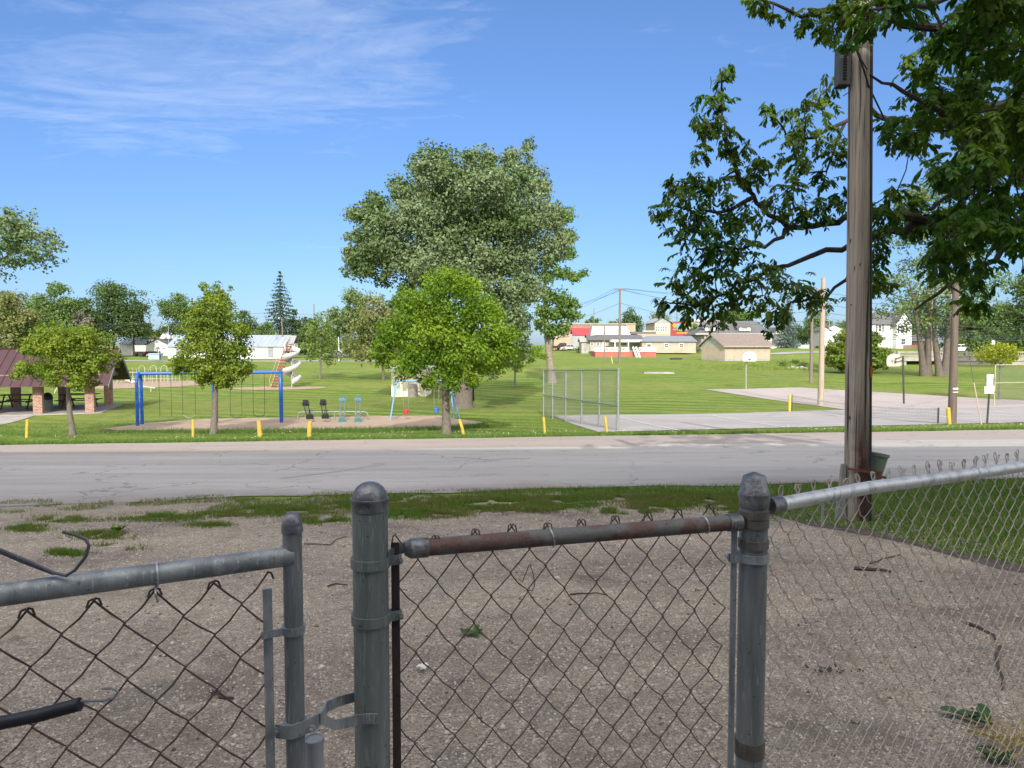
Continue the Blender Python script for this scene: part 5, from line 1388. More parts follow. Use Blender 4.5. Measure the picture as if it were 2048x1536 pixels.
m = MB(); cc = R3 @ V((-.1, .5, -.2)) + c; m.tube([cc + V((.22 * math.cos(a), .22 * math.sin(a), 0)) for a in np.linspace(0, 6.283, 17)], .014, 6); m.build('rim', RIM, hoop)

# park rules sign
g = G(1974, 847); sg_ = T('park_sign', 'two white park rules signs stacked on a dark leaning post', 'sign', g)
t = P(1981, 752, g.y); m = MB(); m.bar(g - V((0, 0, .1)), t, .055, .04, V((0, 1, 0))); m.build('post', mat('dark sign post', (.045, .05, .045), None, 6, .6), sg_)
SGN = mat('sign white', (.80, .80, .80), (.74, .74, .75), 3, .5); INK = mat('sign ink', (.02, .03, .10), None, 3, .6)
def textmesh(s, size, at, m, parent, rz=0, align='CENTER'):
    c = bpy.data.curves.new('lettering', 'FONT'); c.body = s; c.size = size; c.align_x = align; c.align_y = 'CENTER'; c.extrude = .0015
    o = bpy.data.objects.new('tmp', c); COL.objects.link(o)
    dg = bpy.context.evaluated_depsgraph_get(); me = bpy.data.meshes.new_from_object(o.evaluated_get(dg))
    bpy.data.objects.remove(o)
    R = Matrix.Rotation(rz, 4, 'Z') @ Matrix.Rotation(math.pi / 2, 4, 'X'); me.transform(Matrix.Translation(V(at) - WL[parent.name]) @ R)
    me.materials.clear(); me.materials.append(m)
    return link_mesh('lettering', me, parent)
for (x0, y0, x1, y1), txt, sz in (((1973, 749, 1987.5, 771), ('PARK', 'CLOSED', 'AT DARK', 'POLICE', 'ORDER'), .095), ((1969, 772.5, 1988.5, 787), ('NO', 'ALCOHOL', 'IN PARK', 'BY ORDER OF TOWN'), .062)):
    Yf = g.y - .06; m = MB(); m.pbox(x0, y0, x1, y1, Yf, .012); s = m.build('panel', SGN, sg_)
    for i, l in enumerate(txt):
        y = y0 + (y1 - y0) * (i + .75) / (len(txt) + .5); textmesh(l, sz, P((x0 + x1) / 2, y, Yf) + V((0, -.003, 0)), INK, s)

# chain-link fence by the rules sign
FY = mat('yellowed fence pipe', (.42, .40, .24), (.34, .33, .2), 6, .6, .2)
f0, f1 = G(1988, 812), G(2140, 806)
ff_ = T('park_fence', 'chain-link fence with pale yellowish pipes starting behind the park rules sign', 'fence', f0)
zt_, zm_ = P(1990, 730, f0.y).z, P(1990, 766, f0.y).z
for t in (0, .55, 1):
    c = f0.lerp(f1, t); m = MB(); m.cyl((c.x, c.y, c.z - .1), (c.x, c.y, zt_), .033, n=10); m.build('post', FY, ff_, smooth=True)
for z in (zt_, zm_):
    m = MB(); m.cyl((f0.x, f0.y, z), (f1.x, f1.y, z), .026, n=8); m.build('rail', FY, ff_, smooth=True)
m = MB(); chain(m, V((f0.x, f0.y + .04, zt_)), V((f1.x, f1.y + .04, zt_)), zt_ - f0.z, .06, .12, .0045, 4, seed=4); m.build('chain_link_mesh', MC['fine grey mesh'], ff_)

# spiral slide
RED = mat('faded red steps', (.24, .035, .035), (.18, .03, .03), 6, .6); PINK = mat('pinkish painted rail', (.50, .32, .27), (.42, .25, .2), 6, .6)
SLW = mat('weathered white slide', (.56, .55, .53), (.44, .43, .42), 3, .5)
g = G(590, 775); YS = g.y
sl_ = T('spiral_slide', 'tall white spiral slide with steep red ladder steps', 'slide', g)
bt, tp = P(541, 776, YS), P(571, 690, YS)
wv = V((.52, .1, 0))
for sg in (0, 1):
    m = MB(); m.bar(bt + wv * sg, tp + wv * sg * .8, .06, .11, V((0, 1, 0))); m.build('ladder_rail', PINK, sl_)
    m = MB(); e0 = bt + wv * sg + V((-.05, -.05, .7)); e1 = tp + wv * sg * .8 + V((-.05, -.05, .45)); m.tube([bt + wv * sg + V((0, -.03, .1)), e0, e1, tp + wv * sg * .8 + V((.1, 0, .1))], .022, 6); m.build('handrail', PINK, sl_, smooth=True)
for i in range(15):
    c = bt.lerp(tp, (i + .6) / 15); m = MB(); m.box((c.x, c.y - .1, c.z - .045), (c.x + .5, c.y + .16, c.z + .03)); m.build('step', RED, sl_)
pt_ = P(585, 691, YS + .2)
m = MB(); a = P(572, 703, YS); b = P(592, 700, YS); m.box((a.x, YS - .35, a.z), (b.x, YS + .5, a.z + .06)); m.build('platform', RED, sl_)
m = MB()
for x in (a.x + .03, b.x - .03): m.tube([V((x, YS - .33, a.z)), V((x, YS - .33, a.z + .55)), V((x, YS + .45, a.z + .55)), V((x, YS + .45, a.z))], .024, 6)
m.build('guard_rail', WHT, sl_)
m = MB(); cpx = P(583, 775, YS); gz = g.z; m.cyl((cpx.x, YS + .1, gz - .1), (cpx.x, YS + .1, a.z + .5), .06); m.build('center_post', LPOLE, sl_, smooth=True)
# helical trough
vs, fs = [], []; nT, K = 72, 9
for i in range(nT + 1):
    t = i / nT; an = math.radians(100) - t * math.radians(360 * 2.45); z = (a.z + .02) * (1 - t) + (gz + .28) * t
    for k in range(K):
        q = k / (K - 1); rr = .10 + .62 * q; zz = .30 * abs(2 * q - 1) ** 2.2 + (.09 if k == K - 1 else 0) + .02 * (q)
        vs.append(V((cpx.x + math.cos(an) * rr, YS + .1 + math.sin(an) * rr, z + zz)))
for i in range(nT):
    for k in range(K - 1): fs.append((i * K + k, i * K + k + 1, (i + 1) * K + k + 1, (i + 1) * K + k))
m = MB(); m.add(vs, fs); chute = m.build('chute', SLW, sl_, smooth=True)
md_ = chute.modifiers.new('thickness', 'SOLIDIFY'); md_.thickness = .03; md_.offset = 0
m = MB()
for i in range(10):
    t = i / 9 * .9; an = math.radians(100) - t * math.radians(360 * 2.45); z = (a.z) * (1 - t) + (gz + .28) * t; m.bar(V((cpx.x, YS + .1, z)), V((cpx.x + math.cos(an) * .4, YS + .1 + math.sin(an) * .4, z + .03)), .04, .03)
m.build('brackets', LPOLE, sl_)

# concrete shed with barrel, dark post
SHED = mat('painted beige block', (.78, .72, .56), (.62, .62, .56), 2.2, .85, lo=.5, hi=.75)
g = G(812, 793); Ysh = g.y
sh = T('concrete_shed', 'small beige painted park shed with flat white roof behind the toddler swings', 'shed', g)
m = MB(); m.pbox(783, 742, 852, 794, Ysh, 3.2); m.build('wall', SHED, sh)
m = MB(); m.pbox(780, 735, 862, 743, Ysh - .25, 3.7); m.build('roof', mat('white flat roof', (.62, .62, .58), (.5, .5, .47), 3, .7), sh)
m = MB(); m.pbox(787, 762, 800, 790, Ysh - .02, .03); m.build('door', mat('pale green door', (.42, .48, .42), (.36, .4, .35), 4, .7), sh)
g2 = G(825, 794); m = MB(); r_ = 9.5 * g2.y / F
BAR = mat('dented grey barrel', (.27, .25, .22), (.2, .18, .16), 5, .7, .2)
ba = T('barrel', 'grey ribbed steel trash barrel against the beige park shed', 'barrel', V((g2.x, Ysh - r_ - .05, g2.z)))
m.lathe((g2.x, Ysh - r_ - .05, g2.z), [(r_, 0), (r_, .28), (r_ * 1.04, .29), (r_, .3), (r_, .56), (r_ * 1.04, .57), (r_, .58), (r_, .84), (r_ * .95, .84), (r_ * .94, .5)], 20); m.build('drum', BAR, ba, smooth=True)
m = MB(); m.tube([V((g2.x - r_ * .9, Ysh - r_, g2.z + .84)), V((g2.x - r_ * .85, Ysh - r_, g2.z + .95)), V((g2.x + .1, Ysh - r_, g2.z + .88))], .015, 5); m.build('rim_wire', BAR, ba)
g = G(946, 801); m = MB(); a = P(946, 772, g.y); m.box((a.x - .07, g.y - .05, g.z - .05), (a.x + .07, g.y + .05, a.z)); m.box((a.x - .09, g.y - .07, a.z - .09), (a.x + .09, g.y + .07, a.z + .02)); tag(m.build('black_post', mat('black painted post', (.012, .014, .013), None, 5, .5)), 'black square post standing in the shade of the huge silver maple', 'post')

# ------------------------------------------------------------ picnic pavilion
BRK = brick_mat(); PROOF = mat('brown metal roofing', (.095, .05, .052), (.08, .043, .045), 2, .45, .1); PTRIM = mat('grey beam', (.22, .22, .21), (.17, .17, .16), 4, .8); UND = mat('dark roof underside', (.05, .045, .04), None, 4, .9)
gA_, gB_ = G(78, 829), G(181, 825.5)
gC_ = G(230, 811)
pv = T('picnic_pavilion', 'open picnic pavilion with brown metal gable roof on brick columns', 'pavilion', gB_)
fx = (gB_ - gA_); fx.z = 0; sp = fx.length; fx.normalize(); fy = V((-fx.y, fx.x, 0))
dep = (gC_ - gB_).dot(fy)
zb = gB_.z
zbeam = P(185, 758, gB_.y).z; ridge = P(215, 699, (gB_.y + gC_.y) / 2).z
cs = [gB_ - fx * sp * i for i in range(4)]
for c in cs:
    for q in (c, c + fy * dep):
        g = Z(q.x, q.y); m = MB(); w = .2
        o = [q + fx * w * i + fy * w * j for i, j in ((-1, -1), (1, -1), (1, 1), (-1, 1))]
        m.prism([V((p.x, p.y, g - .2)) for p in o], (0, 0, zbeam + .05 - g + .2)); m.build('brick_column', BRK, pv)
m = MB()
for off_ in (0, dep): m.bar(V((*(cs[0] + fx * .5 + fy * off_).xy, zbeam + .12)), V((*(cs[3] - fx * .5 + fy * off_).xy, zbeam + .12)), .12, .28, V((0, 0, 1)))
m.build('beam', PTRIM, pv)
ev = .95
for nm, sgn in (('near', -1), ('far', 1)):
    base = cs[0] + fx * 1.0 + fy * (dep / 2); end = cs[3] - fx * 1.5 + fy * (dep / 2)
    hw = dep / 2 + ev; slope = (ridge - (zbeam + .2)) / (dep / 2); ze = ridge - slope * hw
    a, b = V((*base.xy, ridge)), V((*end.xy, ridge)); c, d = V((*(end + fy * sgn * hw).xy, ze)), V((*(base + fy * sgn * hw).xy, ze))
    m = MB(); m.prism([a, b, c, d], (0, 0, .05)); rf = m.build('roof', PROOF, pv)
    L_ = (b - a).length; k = int(L_ / .42); m = MB()
    for i in range(k + 1):
        p = a.lerp(b, i / k) + V((0, 0, .06)); q = d.lerp(c, i / k) + V((0, 0, .06)); m.bar(p, q, .04, .05)
    m.bar(a + V((0, 0, .07)), b + V((0, 0, .07)), .2, .03); m.build('roof_ribs', PROOF, rf)
    m = MB(); m.bar(a + fx * .02 + V((0, 0, -.03)), d + fx * .02 + V((0, 0, -.03)), .05, .2, V((0, 0, 1))); m.build('barge_board', PTRIM, pv)
e0 = cs[0] + fx * .42
m = MB(); m.prism([V((*(e0 - fy * .1).xy, zbeam + .02)), V((*(e0 + fy * (dep + .1)).xy, zbeam + .02)), V((*(e0 + fy * (dep * .75)).xy, zbeam + .5)), V((*(e0 + fy * dep * .25).xy, zbeam + .5))], fx * .06); m.build('gable_beam', PTRIM, pv)
m = MB(); q = [cs[0] + fx * .6 - fy * .55, cs[0] + fx * .6 + fy * (dep + .5), cs[3] - fx * .6 + fy * (dep + .5), cs[3] - fx * .6 - fy * .55]
m.prism([V((*p.xy, zb - .35)) for p in q], (0, 0, .39)); m.build('slab', CONC, pv)
PIC = mat('weathered picnic wood', (.12, .105, .09), (.075, .068, .06), 5, .85, stretch=(.4, 3, 3))
def picnic(px, py, Y, ang, lab):
    c = P(px, py, Y); c.z = zb + .04
    r = T('picnic_table', lab, 'picnic table', c, 'picnic tables under the pavilion')
    ux = V((math.cos(ang), math.sin(ang), 0)); uy = V((-ux.y, ux.x, 0))
    m = MB()
    for i in range(5): m.bar(c + uy * (-.32 + .16 * i) - ux * .9 + V((0, 0, .74)), c + uy * (-.32 + .16 * i) + ux * .9 + V((0, 0, .74)), .145, .04, V((0, 0, 1)))
    m.build('tabletop', PIC, r)
    for sg in (-1, 1):
        m = MB()
        for k in (0, 1): m.bar(c + uy * sg * (.6 + .15 * k) - ux * .9 + V((0, 0, .44)), c + uy * sg * (.6 + .15 * k) + ux * .9 + V((0, 0, .44)), .135, .04, V((0, 0, 1)))
        m.build('bench', PIC, r)
        m = MB(); e = c + ux * sg * .62
        for s2 in (-1, 1): m.bar(e + uy * s2 * .68, e + uy * s2 * .25 + V((0, 0, .72)), .09, .04, ux)
        m.bar(e - uy * .75 + V((0, 0, .4)), e + uy * .75 + V((0, 0, .4)), .04, .09, V((0, 0, 1))); m.build('leg_frame', PIC, r)
picnic(40, 822, gB_.y + 2.0, .2, 'picnic table beside the brick column with the dark trash can')
picnic(160, 820, gB_.y + 2.6, .1, 'picnic table behind the low spreading maple trunk')
tc0 = P(96, 826, gB_.y + 1.0); tc0.z = zb + .04
tr = T('trash_can', 'pale trash can with dark domed lid beside a brick column under the pavilion', 'trash can', tc0)
m = MB(); m.lathe(tc0, [(.22, 0), (.24, .55), (.22, .56)], 20); m.build('can', mat('pale green can', (.22, .25, .22), (.17, .2, .18), 5, .6), tr, smooth=True)
m = MB(); m.lathe(tc0, [(.25, .56), (.25, .64), (.23, .78), (.16, .88), (.06, .93), (.005, .94)], 20); m.build('lid', mat('dark lid', (.015, .02, .028), None, 5, .5), tr, smooth=True)

# climbing bars and other play pieces behind the pavilion
CBR = mat('cream painted bars', (.46, .46, .37), (.38, .38, .31), 5, .6)
g = G(275, 765); Yc = g.y
cl_ = T('climbing_bars', 'cream coloured climbing frame of hoops and ladder bars beyond the blue swings', 'climbing frame', g)
for j in range(2):
    m = MB(); yy = Yc + 1.4 * j
    for z in (758, 745): m.tube([V((P(226, z, Yc).x, yy, P(226, z, Yc).z)), V((P(345, z, Yc).x, yy, P(345, z, Yc).z))], .016, 6)
    for i in range(16):
        x = P(226 + i * 7.9, 760, Yc).x; m.tube([V((x, yy, Z(x, yy) - .05)), V((x, yy, P(226, 745 if i % 3 else 737, Yc).z))], .013, 6)
    m.build('ladder_bars', CBR, cl_)
for px in (284, 307, 328):
    m = MB(); c = P(px, 745, Yc); w = 6 * Yc / F; zt = P(px, 731, Yc).z
    m.tube([V((c.x - w, Yc, g.z))] + [V((c.x - w * math.cos(a), Yc, zt - w + w * math.sin(a))) for a in np.linspace(0, math.pi, 9)] + [V((c.x + w, Yc, g.z))], .018, 6); m.build('hoop', CBR, cl_, smooth=True)
m = MB()
for i in range(14):
    x = P(230 + i * 8.6, 760, Yc).x; m.tube([V((x, Yc, P(230, 745, Yc).z)), V((x, Yc + 1.4, P(230, 745, Yc).z))], .022, 5)
m.build('cross_bars', CBR, cl_)
g = G(262, 767); a = P(238, 752, g.y)
sd_ = T('small_slide', 'small pale straight slide beyond the pavilion end column', 'slide', g)
m = MB(); 
for s in (-.2, .2): m.bar(V((a.x, g.y + s, a.z)), V((g.x + .3, g.y + s, g.z + .1)), .03, .14, V((0, 0, 1)))
m.bar(V((a.x, g.y, a.z - .04)), V((g.x + .3, g.y, g.z + .06)), .4, .03, V((0, 1, 0)).cross(V((1, 0, -.5)))); m.build('chute', SLW, sd_)
m = MB(); m.tube([V((a.x, g.y, a.z)), V((a.x - .25, g.y, g.z - .05))], .03, 6); m.tube([V((a.x, g.y + .3, a.z)), V((a.x - .25, g.y + .3, g.z - .05))], .03, 6)
for i in range(4): q = i / 4 + .1; m.tube([V((a.x - .25 * q, g.y, a.z + (g.z - a.z) * q)), V((a.x - .25 * q, g.y + .3, a.z + (g.z - a.z) * q))], .02, 5)
m.build('ladder', CBR, sd_)
g = G(302, 783); b0_, b1_ = P(280, 771, g.y), P(311, 776, g.y)
bb = T('balance_beam', 'cream balance board on a low stand behind the blue swing legs', 'balance beam', g)
m = MB(); m.bar(b0_, b1_, .2, .06, V((0, 0, 1))); m.build('board', CBR, bb)
m = MB(); m.cyl((g.x, g.y, g.z - .05), (g.x, g.y, P(302, 775, g.y).z), .04); m.build('stand', CBR, bb)
g = G(213, 785)
af = T('old_swing_stand', 'cream slanting swing frame leg pair seen past the pavilion gable', 'swing frame', g)
t0 = P(205, 752, g.y)
for dy in (-.1, .9):
    m = MB(); m.cyl(V((g.x, g.y + dy, Z(g.x, g.y + dy) - .05)), V((t0.x, g.y + .4, t0.z + .2)), .035, n=8); m.build('leg', CBR, af, smooth=True)
m = MB(); t1 = P(120, 752, g.y); m.cyl(V((t0.x, g.y + .4, t0.z + .2)), V((t1.x, g.y + .4, t0.z + .2)), .035, n=8); m.build('top_bar', CBR, af, smooth=True)
for dy in (-.1, .9):
    m = MB(); m.cyl(V((t1.x - .4, g.y + dy, Z(t1.x, g.y + dy) - .05)), V((t1.x, g.y + .4, t0.z + .2)), .035, n=8); m.build('leg', CBR, af, smooth=True)
# ------------------------------------------------------------ far side: buildings
WSID = siding_mat('white siding', (.72, .73, .72)); GLASS = mat('dark window glass', (.03, .04, .05), (.05, .06, .07), 3, .15)
WTR = mat('white trim', (.78, .78, .76), (.7, .7, .68), 4, .6)
MROOF = mat('blue grey metal roof', (.40, .46, .53), (.33, .38, .45), .6, .4, .2, stretch=(3, .3, .3)); TROOF = mat('bright tin roof', (.60, .61, .62), (.45, .46, .48), .9, .45, .2)
SHI = mat('grey shingles', (.145, .145, .15), (.105, .105, .11), 4, .9, bump=.4); SHIB = mat('brown shingles', (.225, .18, .16), (.165, .135, .12), 4, .9, bump=.4)
TANS = siding_mat('tan siding', (.44, .37, .29)); TANG = siding_mat('grey tan siding', (.40, .37, .34)); GRYS = siding_mat('grey siding', (.36, .37, .37))
RBRK = mat('old red brick wall', (.36, .19, .14), (.26, .14, .11), 1.2, .9, bump=.3); TANB = mat('tan block wall', (.46, .33, .23), (.38, .28, .2), 1.5, .9)
DECK = mat('red stained boards', (.42, .13, .10), (.33, .10, .08), 3, .8, stretch=(5, 5, .3)); GREYM = mat('grey steel door', (.3, .31, .32), None, 3, .5)
def bx(parent, name, m, x0, y0, x1, y1, Y, dep, **k):
    b = MB(); b.pbox(x0, y0, x1, y1, Y, dep); return b.build(name, m, parent, **k)
def bld(name, lab, cat, px, Y, group=None): return T(name, lab, cat, on(px, Y), group)
def window(par, x0, y0, x1, y1, Y, fr=WTR, mull=1, gl=GLASS):
    """framed window standing proud of the wall whose front face is at distance Y"""
    w = (x1 - x0) * .14
    f = bx(par, 'window', fr, x0, y0, x1, y1, Y - .06, .055)
    bx(f, 'pane', gl, x0 + w, y0 + w, x1 - w, y1 - w, Y - .075, .012)
    b = MB()
    for i in range(mull):
        x = x0 + w + (x1 - x0 - 2 * w) * (i + 1) / (mull + 1); b.pbox(x - .25, y0 + w, x + .25, y1 - w, Y - .09, .012)
    b.pbox(x0 + w, (y0 + y1) / 2 - .25, x1 - w, (y0 + y1) / 2 + .25, Y - .092, .012); b.build('glazing_bars', fr, f)
    return f
def roof_x(par, m, x0, x1, yr, ye, Y, dep, ov=.4, name='roof', ribs=0, xr0=None, xr1=None, th=.1):
    """gable roof, ridge along x, front eave drawn at (ye) and ridge at (yr); depth dep"""
    Ym = Y + dep / 2
    a, b = P(x0 if xr0 is None else xr0, yr, Ym), P(x1 if xr1 is None else xr1, yr, Ym)
    c, d = P(x1, ye, Y - ov), P(x0, ye, Y - ov)
    if xr0 is None: a.x, b.x = d.x, c.x
    e, f = V((c.x, Y + dep + ov, c.z)), V((d.x, Y + dep + ov, d.z))
    mb = MB(); mb.prism([a, d, c, b], (0, 0, -th)); mb.prism([b, e, f, a], (0, 0, -th))
    if xr0 is not None:
        mb.prism([d, a, f], (0, 0, -th)); mb.prism([c, e, b], (0, 0, -th))
    r = mb.build(name, m, par)
    if ribs:
        mb = MB()
        for i in range(ribs + 1): mb.bar(a.lerp(b, i / ribs) + V((0, 0, .03)), d.lerp(c, i / ribs) + V((0, 0, .03)), .07, .07)
        mb.build('roof_ribs', m, r)
    return r, a, b
def gable(par, m, x0, x1, yb, ya, xa, Y, dep):
    """triangular wall on the front"""
    mb = MB(); mb.prism([P(x0, yb, Y), P(x1, yb, Y), P(xa, ya, Y)], (0, dep, 0)); return mb.build('gable_wall', m, par)
def roof_y(par, m, x0, x1, yb, ya, xa, Y, dep, ov=.4, th=.12):
    a, d, c = P(xa, ya, Y), P(x0, yb, Y), P(x1, yb, Y); v = V((0, dep + 2 * ov, 0)); s = V((0, -ov, 0)); mb = MB(); t = V((0, 0, th))
    mb.prism([d + s, a + s, a + s + t, d + s + t], v); mb.prism([a + s, c + s, c + s + t, a + s + t], v); return mb.build('roof', m, par)

# long white shop with metal roof
Yw = 150
b = bld('workshop', 'long low white workshop with ribbed metal roof behind the spiral slide', 'building', 450, Yw)
bx(b, 'wall', WSID, 336, 692, 566, 719, Yw, 9); roof_x(b, MROOF, 333, 569, 670, 692.5, Yw, 9, ribs=26)
mb = MB(); p = [P(566, 692, Yw), V((P(566, 692, Yw).x, Yw + 9, P(566, 692, Yw).z)), V((P(566, 692, Yw).x, Yw + 4.5, P(566, 671, Yw + 4.5).z))]; mb.prism(p, (-.2, 0, 0)); mb.build('gable_wall', WSID, b)
window(b, 494, 694, 513, 703, Yw, mull=3); bx(b, 'door', GREYM, 536, 694, 547, 715, Yw - .05, .048); bx(b, 'door', GREYM, 352, 694, 361, 716, Yw - .05, .048); window(b, 395, 695, 408, 704, Yw, mull=2)
mb = MB(); a = P(552, 676, Yw + 2); mb.cyl(a, a + V((0, 0, 1.2)), .09); mb.build('flue', GREYM, b)
b = bld('shed', 'small white shed with grey shingle roof at the end of the workshop', 'shed', 577, 152)
bx(b, 'wall', WSID, 568, 686, 585, 714, 152, 4); roof_x(b, mat('pale shingles', (.33, .34, .33), None, 5, .9), 566, 587, 671, 687, 152, 4)
bx(b, 'door', GREYM, 574, 693, 580, 712, 151.95, .048)
# white garage with roller door
b = bld('garage', 'white gabled garage with a wide roller door behind the dump truck', 'garage', 315, 175)
bx(b, 'wall', WSID, 291, 690, 339, 711.5, 175, 9); gable(b, WSID, 291, 339, 690.2, 678.5, 315, 175, 9); roof_y(b, SHI, 288, 342, 691, 678, 315, 175, 9)
bx(b, 'door', mat('white roller door', (.82, .82, .8), None, 3, .5), 312, 691, 338, 709, 174.94, .055)
mb = MB()
for x in (315.5, 326): mb.pbox(x, 696, x + 4, 697.5, 174.92, .018)
mb.build('door_lights', GLASS, b); bx(b, 'vent', GREYM, 313, 682, 317, 685, 174.94, .05)
b = bld('house', 'pale house with light metal roof half hidden under the dark round tree', 'house', 258, 178)
bx(b, 'wall', WSID, 240, 686, 268, 711, 178, 9); roof_x(b, MROOF, 238, 266, 671, 688, 178, 9, ribs=5); mb = MB(); mb.prism([P(258, 690, 177.7), P(272, 690, 177.7), P(266, 678, 177.7)], (0, 6, 0)); mb.build('gable_wall', GRYS, b)
b = bld('house', 'distant brown roofed house peeking over the white garage', 'house', 318, 230)
bx(b, 'wall', WSID, 322, 671, 346, 700, 230, 8); roof_x(b, mat('light brown shingles', (.33, .25, .2), None, 5, .9), 300, 332, 664, 682, 231, 8, xr0=318, xr1=327); bx(b, 'dormer', WSID, 325, 668, 339, 684, 228, 3); window(b, 328, 672, 336, 680, 228, mull=1)
# deck house
Yd = 150
b = bld('house', 'grey tan house with long porch, tin roof and red skirted deck', 'house', 1240, Yd)
bx(b, 'wall', TANG, 1180, 679, 1283, 712, Yd, 9); roof_x(b, SHI, 1176, 1290, 669.5, 679.5, Yd, 9, ov=.8)
bx(b, 'wall', TANG, 1163, 682, 1182, 707, Yd + .5, 6); roof_x(b, mat('cream shingles', (.42, .4, .36), None, 5, .9), 1160, 1184, 675, 683, Yd + .5, 5)
mb = MB(); mb.prism([P(1181, 672, 153), P(1196, 670, 153), P(1184, 652, 157)], (0, 3, 0)); mb.build('gable_wall', GRYS, b)
r, _a, _b = roof_x(b, TROOF, 1188, 1262, 652, 671.5, 155, 8, xr0=1184, xr1=1253, ribs=14)
bx(b, 'porch_roof', WTR, 1222, 679.5, 1285, 684, Yd - 3, 3)
for x in (1230, 1257, 1283): bx(b, 'porch_post', WTR, x - .9, 684, x + .9, 704, Yd - 3, .2)
for x0, x1 in ((1181, 1187), (1193, 1199)): window(b, x0, 684, x1, 692, Yd, mull=1)
bx(b, 'door', WTR, 1204.5, 683, 1211, 700, Yd - .06, .055); window(b, 1232, 683, 1256, 694, Yd, mull=3)
bx(b, 'deck_skirt', DECK, 1190, 703, 1312, 717, 132.5, 7)
mb = MB()
for (x0, x1) in ((1190, 1258), (1278, 1312)):
    mb.pbox(x0, 694.5, x1, 696, 132.4, .12); mb.pbox(x0, 702, x1, 703.4, 132.4, .12)
    n = int((x1 - x0) / 2.4)
    for i in range(n + 1): x = x0 + (x1 - x0) * i / n; mb.pbox(x - .5, 695, x + .5, 703, 132.42, .08)
mb.build('deck_railing', WTR, b)
mb = MB(); 
for x in (1266, 1272): mb.bar(P(x, 694, 132.2), P(x + 8, 715, 130.6), .12, .3, V((1, 0, 0)))
mb.build('stair_railing', WTR, b)
bx(b, 'deck_furniture', mat('dark furniture', (.04, .035, .03), None, 5, .7), 1212, 692, 1219, 702, 136, 1)
b = bld('house', 'low tan house wing with white framed windows beside the red deck', 'house', 1335, 146)
bx(b, 'wall', TANS, 1284, 682, 1392, 706, 146, 8); roof_x(b, mat('blue grey shingles', (.21, .24, .265), (.17, .19, .21), 4, .9), 1282, 1395, 672, 682.5, 146, 8, xr0=1294, xr1=1383)
window(b, 1293, 687, 1303, 698, 146, mull=1); window(b, 1329, 686, 1337, 696, 146); window(b, 1359, 686, 1367, 696, 146)
# beige garage, turned
gl = G(1449, 722); ga = T('garage', 'beige garage with brown shingle roof standing on the lawn alone', 'garage', gl)
def mk_garage():
    c = gl; ang = math.radians(16); ux = V((math.cos(ang), -math.sin(ang) * -.55, 0)).normalized(); 
    e = P(1540, 718, c.y + 2.2); ux = (V((e.x, e.y, 0)) - V((c.x, c.y, 0))); W = ux.length; ux.normalize()
    l = P(1403, 715, c.y + 4.6); uy = (V((l.x, l.y, 0)) - V((c.x, c.y, 0))); D = uy.length; uy.normalize()
    ze = P(1449, 689.5, c.y).z; zr = P(1427, 668.5, c.y + 3).z; zb = c.z - .5
    o = V((c.x, c.y, 0)); p = [o, o + ux * W, o + ux * W + uy * D, o + uy * D]
    mb = MB(); mb.prism([q + V((0, 0, zb + .8)) for q in p], (0, 0, ze - zb - .8)); mb.build('wall', TANS, ga)
    mb = MB(); mb.prism([q + V((0, 0, zb)) for q in p], (0, 0, .79)); mb.build('foundation', CONC, ga)
    r0, r1 = o + uy * D / 2 + V((0, 0, zr)), o + ux * W + uy * D / 2 + V((0, 0, zr))
    mb = MB(); mb.prism([o + V((0, 0, ze)) + ux * .02, o + uy * D + V((0, 0, ze)) + ux * .02, r0 - V((0, 0, .06)) + ux * .02], ux * .2); mb.build('gable_wall', GRYS, ga)
    ov = .45; t = V((0, 0, .1)); sl = (zr - ze) / (D / 2)
    a, b_ = r0 - ux * ov + t, r1 + ux * ov + t
    f = [q + V((0, 0, ze - sl * ov)) + t for q in (o - ux * ov - uy * ov, o + ux * (W + ov) - uy * ov)]
    k = [q + V((0, 0, ze - sl * ov)) + t for q in (o - ux * ov + uy * (D + ov), o + ux * (W + ov) + uy * (D + ov))]
    mb = MB(); mb.prism([a, f[0], f[1], b_], (0, 0, -.1)); mb.prism([b_, k[1], k[0], a], (0, 0, -.1)); mb.build('roof', SHIB, ga)
    mb = MB(); mb.bar(f[0] - t * .9 - uy * .02, f[1] - t * .9 - uy * .02, .05, .2, V((0, 0, 1))); mb.bar(a - t * .9 - ux * .02, f[0] - t * .9 - ux * .02, .05, .2, V((0, 0, 1))); mb.bar(a - t * .9 - ux * .02, k[0] - t * .9 - ux * .02, .05, .2, V((0, 0, 1))); mb.build('fascia', mat('tan fascia', (.4, .33, .27), None, 4, .7), ga)
    mb = MB(); q = o + uy * D / 2 + V((0, 0, (ze + zr) / 2 + .2)) - ux * .03; mb.lathe(q, [(.001, 0), (.17, .005), (.17, .05), (.001, .055)], 12, ux); mb.build('vent', WTR, ga)
    mb = MB(); mb.tube([o + ux * .05 - uy * .05 + V((0, 0, ze)), o + ux * .05 - uy * .05 + V((0, 0, c.z))], .05, 6); mb.build('downspout', TANS, ga)
mk_garage()
